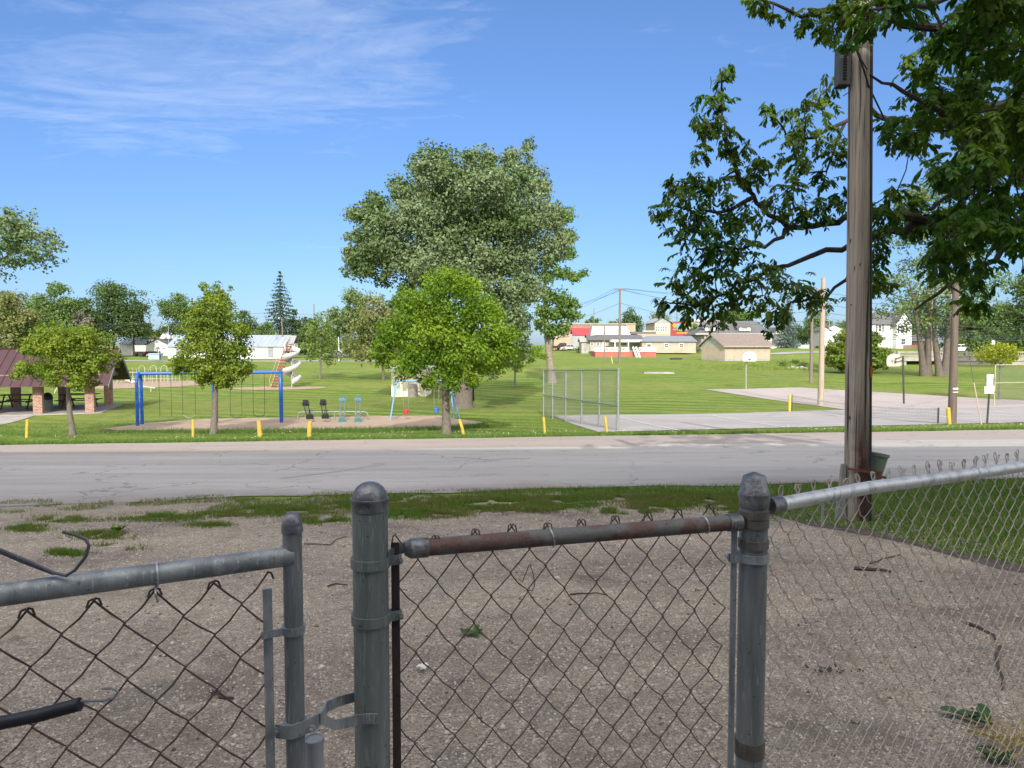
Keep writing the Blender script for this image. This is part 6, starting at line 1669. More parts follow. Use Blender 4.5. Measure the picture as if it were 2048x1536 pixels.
# big grey roofed house
Yg = 190
b = bld('house', 'large house with wide grey hipped roof and two white dormers behind the beige garage', 'house', 1470, Yg)
bx(b, 'wall', GRYS, 1402, 670, 1544, 702, Yg + 1.5, 11); roof_x(b, SHI, 1390, 1549, 642, 669, Yg, 13, xr0=1425, xr1=1508); bx(b, 'fascia', mat('grey fascia', (.42, .42, .42), None, 4, .7), 1391, 666.5, 1548, 669.5, Yg - .45, .1)
for x0, x1, yt in ((1411, 1432, 652), (1479, 1501, 652)):
    bx(b, 'dormer', WSID, x0, yt, x1, 662, Yg + .6, 4); window(b, x0 + 3, yt + 1, x1 - 4, 660, Yg + .6, mull=2); roof_x(b, SHI, x0 - 4, x1 + 4, 645, yt + .5, Yg + .5, 5, name='dormer_roof')
window(b, 1530, 672, 1543, 682, Yg + 1.5, mull=1); window(b, 1519, 673, 1528, 680, Yg + 1.5)
for x in (1410, 1425, 1440): bx(b, 'porch_post', WTR, x - .8, 669, x + .8, 694, Yg + .3, .3)
b = bld('house', 'small grey house with white gable trim at the end of the white fence', 'house', 1556, 215)
bx(b, 'wall', GRYS, 1546, 668, 1568, 694, 215, 8); gable(b, WSID, 1545, 1570, 668.5, 656, 1556, 215, 8); roof_y(b, SHI, 1542, 1573, 670, 655, 1556, 215, 8); window(b, 1559, 674, 1567, 682, 215)
# brick row, red roof, mural building
b = bld('brick_building', 'long old red brick commercial block behind the slender tree', 'building', 1190, 225)
bx(b, 'wall', RBRK, 1128, 648, 1270, 690, 225, 14); bx(b, 'parapet', CONC, 1126, 646.5, 1272, 649, 224.8, 14.4)
for x in (1112, 1120, 1138, 1160): window(b, x + 10, 656, x + 15, 664, 225)
bx(b, 'wall', TANB, 1252, 650, 1271, 668, 222, 2.8)
b = bld('building', 'low building with bright red metal roof next to the tin roofed house', 'building', 1160, 195)
bx(b, 'wall', GRYS, 1138, 668, 1182, 694, 195, 8); roof_x(b, mat('red metal roof', (.42, .07, .075), (.36, .06, .065), 2, .5), 1145, 1186, 656, 669, 195, 7, ribs=10)
b = bld('building', 'plain tan block building behind the slender tree and parked pickup', 'building', 1125, 185)
bx(b, 'wall', TANB, 1108, 672, 1140, 699, 185, 9); mb = MB(); mb.prism([P(1106, 676, 184.8), P(1142, 669, 184.8), P(1142, 671, 184.8), P(1106, 678, 184.8)], (0, 9.4, 0)); mb.build('parapet', CONC, b)
b = bld('building', 'cream gabled two storey building with a red painted mural wall', 'building', 1340, 240)
bx(b, 'wall', mat('cream brick', (.50, .43, .36), (.42, .36, .3), 2, .9), 1309, 645, 1341, 690, 240, 16); gable(b, GRYS, 1309, 1341, 645.2, 635.5, 1325, 240, 16); roof_y(b, mat('light shingles', (.38, .39, .41), None, 4, .9), 1305, 1346, 646, 634.5, 1325, 240, 16, ov=.6)
for x in (1311, 1315.5, 1320.5, 1325, 1330): window(b, x, 652, x + 4, 663, 240)
bx(b, 'mural_wall', mat('mural red', (.34, .04, .042), (.28, .035, .038), 2, .7), 1341.2, 643, 1377, 673, 240.2, 15)
mu = [o for o in b.children if o.name.startswith('mural')][0]
bx(mu, 'mural_panel', mat('mural sky blue', (.12, .34, .42), (.10, .28, .36), 1.2, .7), 1353, 647, 1374, 661, 240.1, .06)
def blob(x, y, rx, ry, m, Y, name):
    mb = MB(); mb.prism([P(x + rx * math.cos(a) * rnd.uniform(.75, 1.2), y + ry * math.sin(a) * rnd.uniform(.75, 1.2), Y) for a in np.linspace(0, 6.283, 14)[:-1]], (0, .03, 0)); mb.build(name, m, mu)
MY, MGR = mat('mural yellow', (.55, .36, .04), (.5, .2, .03), 2, .7, lo=.45, hi=.55), mat('mural green', (.12, .26, .05), (.3, .32, .06), 2, .7)
for x, y, rx, ry, m in ((1349, 651, 4, 4.5, MY), (1371, 649, 4, 3, MY), (1361, 660, 9, 2.5, MGR), (1349, 659, 3, 2, MGR)): blob(x, y, rx, ry, m, 240.0, 'mural_shape')
bx(mu, 'mural_stripe', mat('mural orange', (.55, .16, .03), (.5, .3, .05), 6, .7, lo=.45, hi=.55), 1353, 664.5, 1375, 667.5, 240.1, .06)
b = bld('building', 'low flat roofed tan building between the tin roof and the mural building', 'building', 1300, 205)
bx(b, 'wall', TANB, 1275, 668, 1338, 692, 205, 9); bx(b, 'roof', SHI, 1262, 663.5, 1312, 668, 206, 9); bx(b, 'wall', mat('cream wall', (.5, .46, .38), None, 3, .9), 1285, 661, 1310, 668, 214.8, 1)
b = bld('building', 'wide pale flat roofed hall seen over the large grey roof', 'building', 1420, 290)
bx(b, 'wall', CONC, 1378, 643, 1480, 690, 290, 14); bx(b, 'roof', mat('pale roof', (.5, .51, .53), None, 4, .7), 1376, 638, 1482, 643.2, 289.6, 14.8)
# victorian house, brown fence, far red roof, small white house
Yv = 165
b = bld('house', 'white two storey house with steep grey roof and dark shutters behind the concrete bridge', 'house', 1790, Yv)
bx(b, 'wall', WSID, 1738, 648, 1793, 698, Yv + 1.5, 9); r = roof_x(b, SHI, 1735, 1800, 624, 648, Yv + 1.5, 10, xr0=1752, xr1=1780)
bx(b, 'wall', WSID, 1792, 650, 1824, 698, Yv, 8); gable(b, WSID, 1792, 1824, 650.2, 626, 1809, Yv, 8); roof_y(b, SHI, 1787, 1829, 653, 624.5, 1809, Yv, 8)
for x0, y0, x1, y1 in ((1799, 649, 1811, 667), (1801, 677, 1812, 690)):
    window(b, x0, y0, x1, y1, Yv)
window(b, 1756, 649, 1764, 664, Yv + 1.5); window(b, 1804, 636, 1809, 641, Yv)
DSH = mat('dark shutters', (.02, .025, .025), None, 4, .6)
for x, y0, y1, Y in ((1752.5, 649, 664, Yv + 1.5), (1765, 649, 664, Yv + 1.5), (1796, 650, 667, Yv), (1812, 650, 667, Yv)): bx(b, 'shutter', DSH, x, y0, x + 2.6, y1, Y - .08, .07)
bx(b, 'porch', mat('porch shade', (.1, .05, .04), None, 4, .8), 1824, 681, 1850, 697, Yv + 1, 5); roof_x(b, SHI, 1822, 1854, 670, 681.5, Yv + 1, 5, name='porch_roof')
b = bld('house', 'distant house with red roof among the hedge trees at the picture edge', 'house', 2020, 260)
bx(b, 'wall', WSID, 2005, 640, 2050, 690, 260, 8); roof_x(b, mat('rust red roof', (.32, .06, .05), None, 3, .7), 2002, 2052, 628, 641, 260, 8)
b = bld('house', 'white gabled house end between the light poles and the foreground pole', 'house', 1668, 230)
bx(b, 'wall', WSID, 1650, 660, 1690, 694, 230, 9); gable(b, WSID, 1650, 1690, 660.3, 650, 1668, 230, 9); roof_y(b, SHI, 1646, 1694, 662, 649.5, 1668, 230, 9)
b = bld('garage', 'small white garage at the bend of the far street', 'garage', 1655, 205); bx(b, 'wall', WSID, 1642, 662, 1662, 692, 205, 6); gable(b, WSID, 1642, 1662, 662.3, 655, 1652, 205, 6); roof_y(b, SHI, 1640, 1664, 663, 654, 1652, 205, 6)

# fences, bridge
def pfence(name, lab, x0, x1, yt, yb, Y, m, step=1.1):
    r = T(name, lab, 'fence', on(x0, Y)); a = P(x0, yb, Y); b_ = P(x1, yt, Y); mb = MB()
    n = int((b_.x - a.x) / .17)
    for i in range(n): x = a.x + (b_.x - a.x) * i / n; mb.box((x, Y, a.z), (x + .15, Y + .03, b_.z + rnd.uniform(-.02, .02)))
    mb.build('boards', m, r); mb = MB()
    for z in (.25, .8): mb.box((a.x, Y + .03, a.z + (b_.z - a.z) * z), (b_.x, Y + .1, a.z + (b_.z - a.z) * z + .09))
    mb.build('rails', m, r); return r
pfence('white_fence', 'long white board fence behind the parked sport utility vehicle', 1540, 1650, 690, 699, 238, WTR)
pfence('wooden_fence', 'brown wooden board fence in front of the white two storey house', 1806, 1880, 690, 704, 150, mat('brown fence boards', (.26, .16, .105), (.2, .125, .08), 3, .85))
Yb = 112.5
br = T('bridge', 'low concrete bridge with balustrade railing over the grassy ditch', 'bridge', on(1870, Yb))
CB = mat('aged bridge concrete', (.40, .37, .33), (.29, .27, .24), 1.2, .9, bump=.3)
bx(br, 'top_rail', CB, 1798, 703, 2060, 705.5, Yb, .35); bx(br, 'base_rail', CB, 1798, 711, 2060, 713, Yb, .35)
bx(br, 'deck_edge', CB, 1798, 713.2, 2060, 722, Yb + .12, 10)
for x in (1798, 1866, 1934, 2002): bx(br, 'pier', CB, x - 3, 702.5, x + 3, 713, Yb - .05, .45)
o0 = None; x = 1803.5
while x < 2056:
    if all(abs(x - q) > 4.6 for q in (1798, 1866, 1934, 2002)):
        if o0 is None: mb = MB(); a, b_ = P(x, 711, Yb + .1), P(x, 705.5, Yb + .1); h = b_.z - a.z; mb.lathe((a.x, Yb + .17, a.z), [(.09, 0), (.06, h * .12), (.11, h * .4), (.05, h * .8), (.09, h)], 10); o0 = mb.build('baluster', CB, br, smooth=True); x00 = a.x
        else: c = o0.copy(); COL.objects.link(c); c.location.x = P(x, 711, Yb + .1).x - x00; WL[c.name] = WL[br.name]
    x += 4.1
bx(br, 'abutment', CB, 1798, 722.2, 1813, 737, Yb + .3, 8); bx(br, 'abutment', CB, 1884, 722.2, 2060, 733, Yb + .3, 8)
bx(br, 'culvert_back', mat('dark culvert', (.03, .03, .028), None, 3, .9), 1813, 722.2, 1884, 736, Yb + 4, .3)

# ------------------------------------------------------------ vehicles
TYRE = mat('tyre rubber', (.015, .015, .015), None, 6, .8); RIMM = mat('wheel rim', (.3, .3, .31), None, 6, .4, .6); LAMP = mat('tail lamp', (.35, .02, .02), None, 5, .4)
def car(name, lab, cat, px, py, Y, L, H, paint, prof, wins, rz=0, wr=.36, wd=1.75):
    """side profile prof [(x,z) in 0..1] swept over the width; front to -x"""
    g = P(px, py, Y); c = V((g.x, Y, Z(g.x, Y) + .05)) if py is None else g
    r = T(name, lab, cat, c)
    f = lambda x, y, z: c + V((-L / 2 + x * L, y, z * H))
    mb = MB(); mb.prism([f(x, -wd / 2, z) for x, z in prof], (0, wd, 0)); body = mb.build('body', paint, r)
    bv = body.modifiers.new('bevel', 'BEVEL'); bv.width = .06; bv.segments = 2
    for w in wins:
        mb = MB(); mb.prism([f(x, -wd / 2 - .012, z) for x, z in w], (0, .01, 0)); mb.prism([f(x, wd / 2 + .002, z) for x, z in w], (0, .01, 0)); mb.build('window', GLASS, r)
    for x in (.2, .79):
        for s in (-1, 1):
            q = f(x, s * (wd / 2 - .1), 0) + V((0, 0, wr)); mb = MB(); mb.lathe(q - V((0, .11, 0)), [(wr * .6, 0), (wr * .97, .01), (wr, .05), (wr, .17), (wr * .97, .21), (wr * .6, .22)], 18, V((0, 1, 0))); w = mb.build('wheel', TYRE, r, smooth=True)
            mb = MB(); mb.lathe(q + V((0, s * .115 - .01, 0)), [(.01, 0), (wr * .6, 0), (wr * .6, .02), (.01, .02)], 14, V((0, 1, 0))); mb.build('rim', RIMM, w)
    mb = MB(); q = f(.985, -wd / 2 + .05, .5); mb.box(q, q + V((L * .02, .2, H * .1))); mb.build('tail_lamp', LAMP, r)
    if rz: r.rotation_euler = (0, 0, rz)
    return r
SUVP = [(.0, .22), (.0, .5), (.03, .56), (.22, .6), (.33, .95), (.4, 1), (.93, 1), (.985, .62), (1, .55), (1, .22)]
SUVW = [[(.27, .63), (.35, .91), (.47, .94), (.47, .63)], [(.49, .63), (.49, .94), (.68, .94), (.68, .63)], [(.70, .63), (.70, .94), (.91, .93), (.94, .63)]]
PICP = [(.0, .25), (.0, .52), (.03, .58), (.24, .62), (.36, .97), (.42, 1), (.58, 1), (.62, .62), (1, .6), (1, .25)]
PICW = [[(.29, .65), (.37, .92), (.46, .95), (.46, .65)], [(.48, .65), (.48, .95), (.57, .95), (.59, .65)]]
SEDP = [(.0, .25), (.0, .5), (.05, .58), (.28, .66), (.4, .96), (.48, 1), (.68, 1), (.84, .7), (.98, .66), (1, .5), (1, .25)]
SEDW = [[(.33, .68), (.42, .92), (.55, .94), (.55, .68)], [(.57, .68), (.57, .94), (.68, .93), (.79, .69)]]
car('parked_car', 'silver white sport utility vehicle parked before the long white board fence', 'car', 1570, 698.5, 235, 4.5, 1.65, mat('silver paint', (.5, .5, .49), (.46, .46, .45), 3, .3, .3), SUVP, SUVW)
car('pickup_truck', 'dark red brown pickup truck parked by the tan block building', 'truck', 1127, 700, 178, 5.2, 1.75, mat('maroon paint', (.06, .022, .02), (.05, .02, .018), 3, .35), PICP, PICW, math.radians(-20))
car('parked_car', 'pale car parked beside the maroon pickup under the slender tree', 'car', 1138, 701, 176, 4.3, 1.4, mat('pale paint', (.5, .5, .5), None, 3, .3), SEDP, SEDW)
car('parked_car', 'white car crossing the concrete bridge behind its railing', 'car', 1912, 706, 124, 4.5, 1.5, mat('white paint', (.75, .75, .75), (.7, .7, .7), 3, .3), SEDP, SEDW)
car('parked_car', 'grey sedan on the far street beyond the thin young tree', 'car', 672, 716, 131, 4.4, 1.4, mat('grey paint', (.35, .36, .38), None, 3, .3, .3), SEDP, SEDW)
# dump truck seen from behind
Yt = 165; dt = bld('dump_truck', 'dump truck with ribbed white bed seen from behind near the white garage', 'truck', 281, Yt)
DKC = mat('dark chassis', (.025, .025, .025), None, 5, .7)
mb = MB(); mb.prism([P(270, 703, Yt), P(291, 703, Yt), P(292, 691, Yt), P(269, 691, Yt)], (0, 4, 0)); bed = mb.build('bed', mat('off white bed', (.6, .58, .55), (.48, .46, .44), 3, .6), dt)
mb = MB()
for x in range(271, 292, 3): mb.pbox(x, 692, x + .8, 703, Yt - .08, .07)
mb.pbox(268.5, 690.5, 292.5, 692, Yt - .1, .09); mb.build('ribs', MC['off white bed'], bed)
bx(dt, 'cab', mat('dark cab', (.06, .05, .05), None, 4, .5), 270, 693, 290, 706, Yt + 4.2, 1.8); bx(dt, 'chassis', DKC, 271, 703.2, 290, 708, Yt + .2, 6)
for x in (272.5, 288.5):
    c = P(x, 708, Yt + .8); mb = MB(); mb.lathe(c - V((.25, 0, 0)), [(.3, 0), (.5, .02), (.52, .25), (.5, .48), (.3, .5)], 18, V((1, 0, 0))); mb.build('wheel', TYRE, dt, smooth=True)
    mb = MB(); mb.pbox(x - 1.5, 704, x + 1.5, 705.5, Yt - .02, .1); mb.build('tail_lamp', LAMP, dt)
Yt = 128; ub = bld('utility_cabinet', 'pale blue grey utility cabinet on the lawn edge before the white garage', 'cabinet', 308, Yt)
UBM = mat('pale blue cabinet', (.33, .42, .47), (.28, .37, .42), 2, .6); bx(ub, 'body', UBM, 297, 708, 318, 719, Yt, 1.5); bx(ub, 'lid', UBM, 296.5, 706.5, 318.5, 708.2, Yt - .1, 1.7)
mb = MB(); mb.pbox(318.7, 702, 320, 719, Yt + .2, .2); tag(mb.build('short_post', DKC), 'short dark post beside the pale blue utility cabinet', 'post')

# ------------------------------------------------------------ utility poles, lamps and wires
PW = mat('far pole wood', (.22, .185, .15), (.15, .125, .10), 3, .9, stretch=(4, 4, .4)); PWL = mat('pale pole wood', (.40, .33, .25), (.30, .245, .19), 3, .9, stretch=(4, 4, .4))
PWD = mat('dark brown pole wood', (.155, .12, .095), (.10, .078, .062), 3, .9, stretch=(4, 4, .4))
STL = mat('lamp steel', (.4, .41, .42), (.33, .34, .35), 4, .5, .4)
def upole(lab, px, py, ptx, pty, r, m=PW, Y=None, arm=None, lamp=None, name='utility_pole', group='utility poles around the park', cat='utility pole', extra=None):
    g = G(px, py) if Y is None else on(px, Y); t = P(ptx, pty, g.y); t.y = g.y
    ro = T(name, lab, cat, g, group)
    b = MB(); b.tube([g - V((0, 0, .2)), g.lerp(t, .5), t], [r, r * .85, r * .68], 10); b.build('shaft', m, ro, smooth=True)
    if arm:
        for dy, hw in arm: c = P(ptx, pty + dy, g.y); b = MB(); w = hw * g.y / F; b.bar(c - V((w, .12, 0)), c + V((w, -.12, 0)), .11, .12, V((0, 0, 1))); b.build('crossarm', PW, ro)
        b = MB()
        for s in (-.9, -.5, .5, .9): q = P(ptx, pty + arm[0][0], g.y) + V((s * arm[0][1] * g.y / F, -.12, .06)); b.cyl(q, q + V((0, 0, .18)), .05, .035, 8)
        b.build('insulators', mat('insulator', (.3, .3, .28), None, 5, .4), ro)
    if lamp:
        dx, dy = lamp; e = P(ptx + dx, pty + dy, g.y); b = MB(); w = (e - t)
        b.tube([t - V((0, 0, .25)), t + V((w.x * .3, 0, w.z + .12)), t + V((w.x * .7, 0, w.z + .1)), e], .035, 6); b.build('lamp_arm', STL, ro, smooth=True)
        b = MB(); b.lathe(e - V((0, 0, .32)), [(.02, 0), (.12, .03), (.17, .14), (.15, .26), (.06, .36)], 14); b.build('lamp_head', mat('lamp glass', (.6, .62, .62), None, 4, .3), ro, smooth=True)
    return ro, g, t
u1 = upole('pale tan leaning utility pole planted beside the tennis net', 1641, 811, 1647, 556, .17, PWL)
u2 = upole('darker utility pole just beyond the pale tan leaning pole', 1622, 765, 1625, 578, .15, PW, arm=[(2, 17)])
u3 = upole('dark brown utility pole with a white band beside the park rules sign', 1904, 848, 1912, 560, .16, PWD)
c = P(1907, 777, u3[1].y); b = MB()
b.lathe(c, [(.14, -.03), (.158, -.03), (.158, .03), (.14, .03)], 16); b.lathe(c + V((0, 0, -.13)), [(.14, -.015), (.158, -.015), (.158, .015), (.14, .015)], 16); b.build('white_band', WTR, u3[0])
u4 = upole('tall utility pole with crossarm in front of the red skirted deck', 1239, 726, 1240, 577, .2, PW, arm=[(2, 11)])
u5 = upole('thin bare pole in front of the red skirted deck', 1208.5, 726, 1209, 651, .1, PW)
u6 = upole('distant utility pole rising behind the mural building', 1354, 0, 1354, 588, .2, PW, Y=250, arm=[(3, 8)])
u7 = upole('street lamp on a wooden pole behind the picnic pavilion roof', 219, 708, 219, 614, .15, PWL, lamp=(-21, -7), name='street_lamp', cat='street lamp', group='lamp poles')
u8 = upole('small street lamp pole before the white garage', 338, 712, 337, 652, .1, STL, lamp=(-7, -2), name='street_lamp', cat='street lamp', group='lamp poles')
u9 = upole('dark lamp pole behind the spiral slide ladder top', 568, 716, 563, 636, .14, PW, lamp=(-5, -1), name='street_lamp', cat='street lamp', group='lamp poles')
u10 = upole('distant pole top above the trees past the spruce', 628, 0, 628, 608, .17, PW, Y=190)
u11 = upole('slim pole behind the dump truck', 300, 0, 300, 640, .13, PWL, Y=180)
u12 = upole('white roadside post beside the grey sedan on the far street', 678, 722, 677, 674, .11, WTR)
u13 = upole('pale pole behind the concrete bridge among the forked trees', 1865, 0, 1864, 600, .13, PWL, Y=140)
u14 = upole('thin pale pole beside the small white garage', 1658, 0, 1659, 630, .12, PWL, Y=200)
u15 = upole('distant pole over the brick commercial block', 1188, 0, 1188, 616, .17, PW, Y=240)
WM = mat('power line', (.05, .055, .06), None, 4, .6)
def wire(pts, r, lab, sag=1.):
    b = MB()
    for (p, q) in zip(pts, pts[1:]):
        p, q = V(p), V(q); b.tube([p.lerp(q, t) - V((0, 0, sag * 4 * t * (1 - t))) for t in np.linspace(0, 1, 13)], r, 4, cap=False)
    tag(b.build('power_line', WM), lab, 'power line', 'overhead wires')
T4 = u4[2]; k4 = u4[1].y
for i, (sx, a, b_) in enumerate(((-.8, (1100, 625, 250), (1480, 612, 250)), (-.3, (1100, 634, 250), (1480, 616, 250)), (.4, (1130, 612, 250), (1620, 598, 190)), (.8, (1130, 606, 250), (1620, 590, 190)))):
    c = P(1240, 580, k4) + V((sx * .9, 0, .2)); wire([P(*a), c, P(*b_)], .02, ('lowest', 'second lowest', 'second highest', 'highest')[i] + ' wire strung over the tall crossarm pole', .9)
wire([P(1130, 637, 240), P(1240, 606, k4), P(1500, 660, 235)], .022, 'thick cable crossing below the crossarm of the tall pole', .8)
for i, y in enumerate((582, 592, 606, 622, 640)): wire([P(1420, y - 4, 130), P(1624, y, u2[1].y - .1), P(2100, y + 12, 70)], .014, ('first', 'second', 'third', 'fourth', 'fifth')[i] + ' wire from the top on the darker pole by the tennis net', .7)
for i, y in enumerate((636, 660, 664, 668)): wire([P(1660, y, 118), P(1911, (652, 664, 669, 674)[i], u3[1].y + .3), P(2130, y - 6, 60)], .013, ('top', 'upper middle', 'lower middle', 'bottom')[i] + ' wire passing the banded pole in front of the forked trees', .4)
for i, (y0, y1) in enumerate(((626, 624), (648, 644), (655, 660))): wire([P(-60, y0 - 4, 150), P(219, y0, 149), P(566, y1, 152), P(700, y1 + 3, 160)], .02, ('upper', 'middle', 'lower')[i] + ' wire across the dark trees behind the pavilion', .5)
g = G(1963, 850); t = P(1936, 700, u3[1].y + .4); b = MB(); b.tube([g, t, V((u3[2].x, u3[2].y, P(1910, 620, u3[1].y).z))], .009, 5); gw = b.build('guy_wire', WM); tag(gw, 'slanting guy wire with grey guard anchored beside the park rules sign', 'guy wire')
b = MB(); b.tube([g, g.lerp(t, .55)], .022, 8); b.build('guard', PWL, gw)
g = G(1225, 727); t = P(1222.5, 713, g.y); b = MB(); b.tube([g, t], .06, 6); tag(b.build('guy_guard', mat('pale yellow guard', (.62, .56, .3), None, 4, .6)), 'pale yellow slanting guy guard beside the tall crossarm pole', 'guy guard')
g = on(1970, 116); st = T('street_sign', 'small white street sign seen edge on behind the bridge railing', 'sign', g); b = MB(); t = P(1987, 682, 116); b.cyl((t.x, 116, g.z), (t.x, 116, t.z), .04); b.build('post', STL, st); b = MB(); b.pbox(1983.5, 680, 1990, 691, 115.9, .03); b.build('panel', SGN, st)

# ------------------------------------------------------------ far trees and shrubs
bt_ = bgtree
bt_('olive_tree', 'big pale olive green tree behind the pavilion at the picture edge', 12, 572, 712, 110, 120, LM_OLV, 5200, 21)
bt_('round_tree', 'bushy green tree between the olive tree and the dark round tree', 106, 560, 700, 95, 150, LM_MID, 4200, 22)
bt_('bare_tree', 'greyish sparse thicket between the bushy tree and the dark round tree', 158, 612, 690, 46, 150, mat('grey twigs', (.2, .18, .14), None, 5, .9), 700, 23, tr=.2)
bt_('dark_tree', 'dark round broad tree behind the wooden lamp pole', 228, 560, 690, 135, 170, LM_DRK, 6500, 24, nb=22)
bt_('shrub_tree', 'low yellow green tree behind the low spreading maple', 112, 648, 706, 90, 120, LM_MAP, 2200, 25, nb=10)
bt_('green_tree', 'green dome shaped tree behind the tall oval maple', 352, 580, 676, 80, 180, LM_MID, 3200, 26)
bt_('small_green_tree', 'low green tree beside the slim pole behind the dump truck', 295, 646, 680, 50, 200, LM_MID, 1200, 27, nb=8)
bt_('dark_small_tree', 'dark rounded tree behind the workshop next to the spruce', 484, 618, 690, 72, 190, LM_DRK, 2200, 28)
bt_('hedge_tree', 'mid green tree behind the workshop roof in front of the spruce', 532, 642, 692, 66, 175, LM_MID, 2000, 29, nb=10)
spruce('spruce_tree', 'tall dark spruce with tiered drooping branches behind the workshop', 560, 543, 688, 108, 185, LM_SPR, N=70, seed=3)
bt_('vine_tree', 'dark leafy tree beside the spruce with ragged edge', 588, 612, 690, 36, 190, LM_DRK, 1300, 31, nb=8)
bt_('round_grey_tree', 'big round grey green tree beyond the birch like olive tree', 700, 565, 706, 92, 155, LM_PALE, 5000, 32, nb=20)
bt_('tree_behind', 'green tree directly behind the thin young tree', 618, 640, 706, 46, 160, LM_MID, 1500, 33, nb=8)
bt_('dark_tree', 'dark tree filling the gap under the huge silver maple bough', 805, 556, 690, 90, 140, LM_DRK, 3000, 34)
bt_('dark_tree', 'deep green tree low behind the lime maple and silver maple', 1000, 640, 740, 120, 95, LM_MID, 3000, 35, tr=.15)
bt_('far_tree', 'small far tree over the brick commercial block', 1184, 632, 664, 38, 280, LM_MID, 700, 36, nb=7, lsz=.6)
bt_('far_tree', 'faint far trees over the tin roof', 1222, 640, 666, 40, 300, LM_PALE, 700, 37, nb=7, lsz=.6)
bt_('far_tree', 'dark full far tree behind the tall crossarm pole', 1263, 612, 668, 54, 270, LM_DRK, 1600, 38, lsz=.6)
bt_('far_tree', 'pale far tree left of the mural gable, behind the flat roofed building'.replace('left of', 'beside'), 1318, 618, 664, 50, 320, LM_PALE, 1200, 39, lsz=.6)
bt_('far_tree', 'wide green far tree over the large grey hipped roof', 1478, 612, 662, 120, 270, LM_MID, 3000, 41, lsz=.6, nb=20)
bt_('far_tree', 'green tree between the mural wall and the large grey roof', 1392, 645, 690, 44, 225, LM_MID, 1300, 42, lsz=.5, nb=9)
spruce('blue_spruce', 'blue grey spruce beside the far white fence', 1577, 585, 696, 56, 205, LM_BLU, N=60, seed=5)
bt_('cedar_tree', 'dark broad tree behind the two utility poles by the tennis net', 1620, 640, 694, 70, 215, LM_DRK, 2600, 43)
bt_('far_tree', 'pale tree rising behind the dark broad tree and poles', 1640, 618, 668, 60, 260, LM_MID, 1600, 44, lsz=.5)
bt_('light_bush', 'big yellow green bush behind the foreground utility pole', 1722, 655, 742, 145, 78, leafmat('bush leaves', (.17, .23, .035), (.26, .31, .07), (.12, .19, .03), .25, nscale=.5), 11000, 45, tr=.06, nb=26, lsz=.26, group='shrubs', cat='bush')
def forked(lab, px, py, tops, blobs, N, seed, Lm):
    g = G(px, py); root = T('forked_tree', lab, 'tree', g, 'forked trees by the ditch'); b = MB()
    for j, (tx, ty) in enumerate(tops):
        t = P(tx, ty, g.y + rnd.uniform(-.5, .5)); o = g + V(((j - len(tops) / 2 + .5) * .35, 0, -.2)); q = limb_pts(o, t, .03, 8); b.tube(q, [.5, .34, .29, .26, .22, .18, .14, .1, .05], 10)
    b.build('trunk', BARK, root, smooth=True); bl = []
    for x, y, r in blobs:
        for d in (-1, 1): bl.append((P(x, y, g.y) + V((0, d * rnd.uniform(.5, 3.5), 0)), r * g.y / F, 1))
    crown(root, bl, N, .3, Lm, seed=seed, spread=.42); return root
forked('two-stemmed tall tree with feathery pale crown in front of the bridge', 1852, 752, ((1818, 560), (1858, 480)), [(1830, 400, 30), (1855, 370, 34), (1880, 390, 26), (1820, 470, 30), (1860, 450, 34), (1840, 530, 30), (1800, 560, 30), (1815, 610, 28), (1850, 590, 32), (1870, 630, 24), (1790, 620, 18), (1835, 650, 20)], 6500, 3, LM_PALE)
forked('three-stemmed dark tree with spreading roots in front of the bridge', 1888, 753, ((1872, 560), (1895, 540), (1925, 520)), [(1890, 500, 34), (1920, 460, 34), (1950, 500, 30), (1900, 560, 34), (1930, 590, 34), (1890, 620, 28), (1915, 640, 24), (1960, 560, 26), (1880, 440, 26)], 6500, 4, LM_MID)
bt_('hedge_tree', 'reddish green tree behind the banded utility pole', 1955, 606, 692, 86, 135, LM_OLV, 3600, 46)
bt_('hedge_tree', 'dense green tree behind the bridge railing near the rules sign', 1950, 660, 704, 120, 125, LM_MID, 3400, 47, nb=12, lsz=.3)
bt_('hedge_tree', 'green hedge tree at the end of the bridge by the picture edge', 2040, 668, 706, 90, 120, LM_MID, 2400, 48, nb=12, lsz=.3)
bt_('dark_tree', 'tall dark tree hanging in at the edge over the hedge', 2075, 530, 690, 130, 100, LM_DRK, 4200, 49, lsz=.35)
bt_('small_white_flowering_tree', 'small pale blossoming shrub behind the banded pole and bridge', 1898, 668, 702, 26, 122, leafmat('blossom', (.45, .42, .36), (.6, .52, .45), (.09, .13, .04), .2), 700, 50, nb=6, lsz=.22)
def shrub(px, py, w, h, lm, lab, N=260, seed=1, name='shrub', lsz=.16):
    g = G(px, py); r = w / 2 * g.y / F; hh = h * g.y / F
    root = T(name, lab, 'shrub', g, 'shrubs'); b = MB(); b.tube([g - V((0, 0, .1)), g + V((0, 0, hh * .5))], .05, 5); b.build('stem', BARKD, root)
    crown(root, [(g + V((0, 0, hh * .5)), min(r, hh * .62), 1), (g + V((r * .4, 0, hh * .45)), r * .6, 1), (g + V((-r * .4, .1, hh * .4)), r * .6, 1)], N, lsz, lm, seed=seed, sub=8)
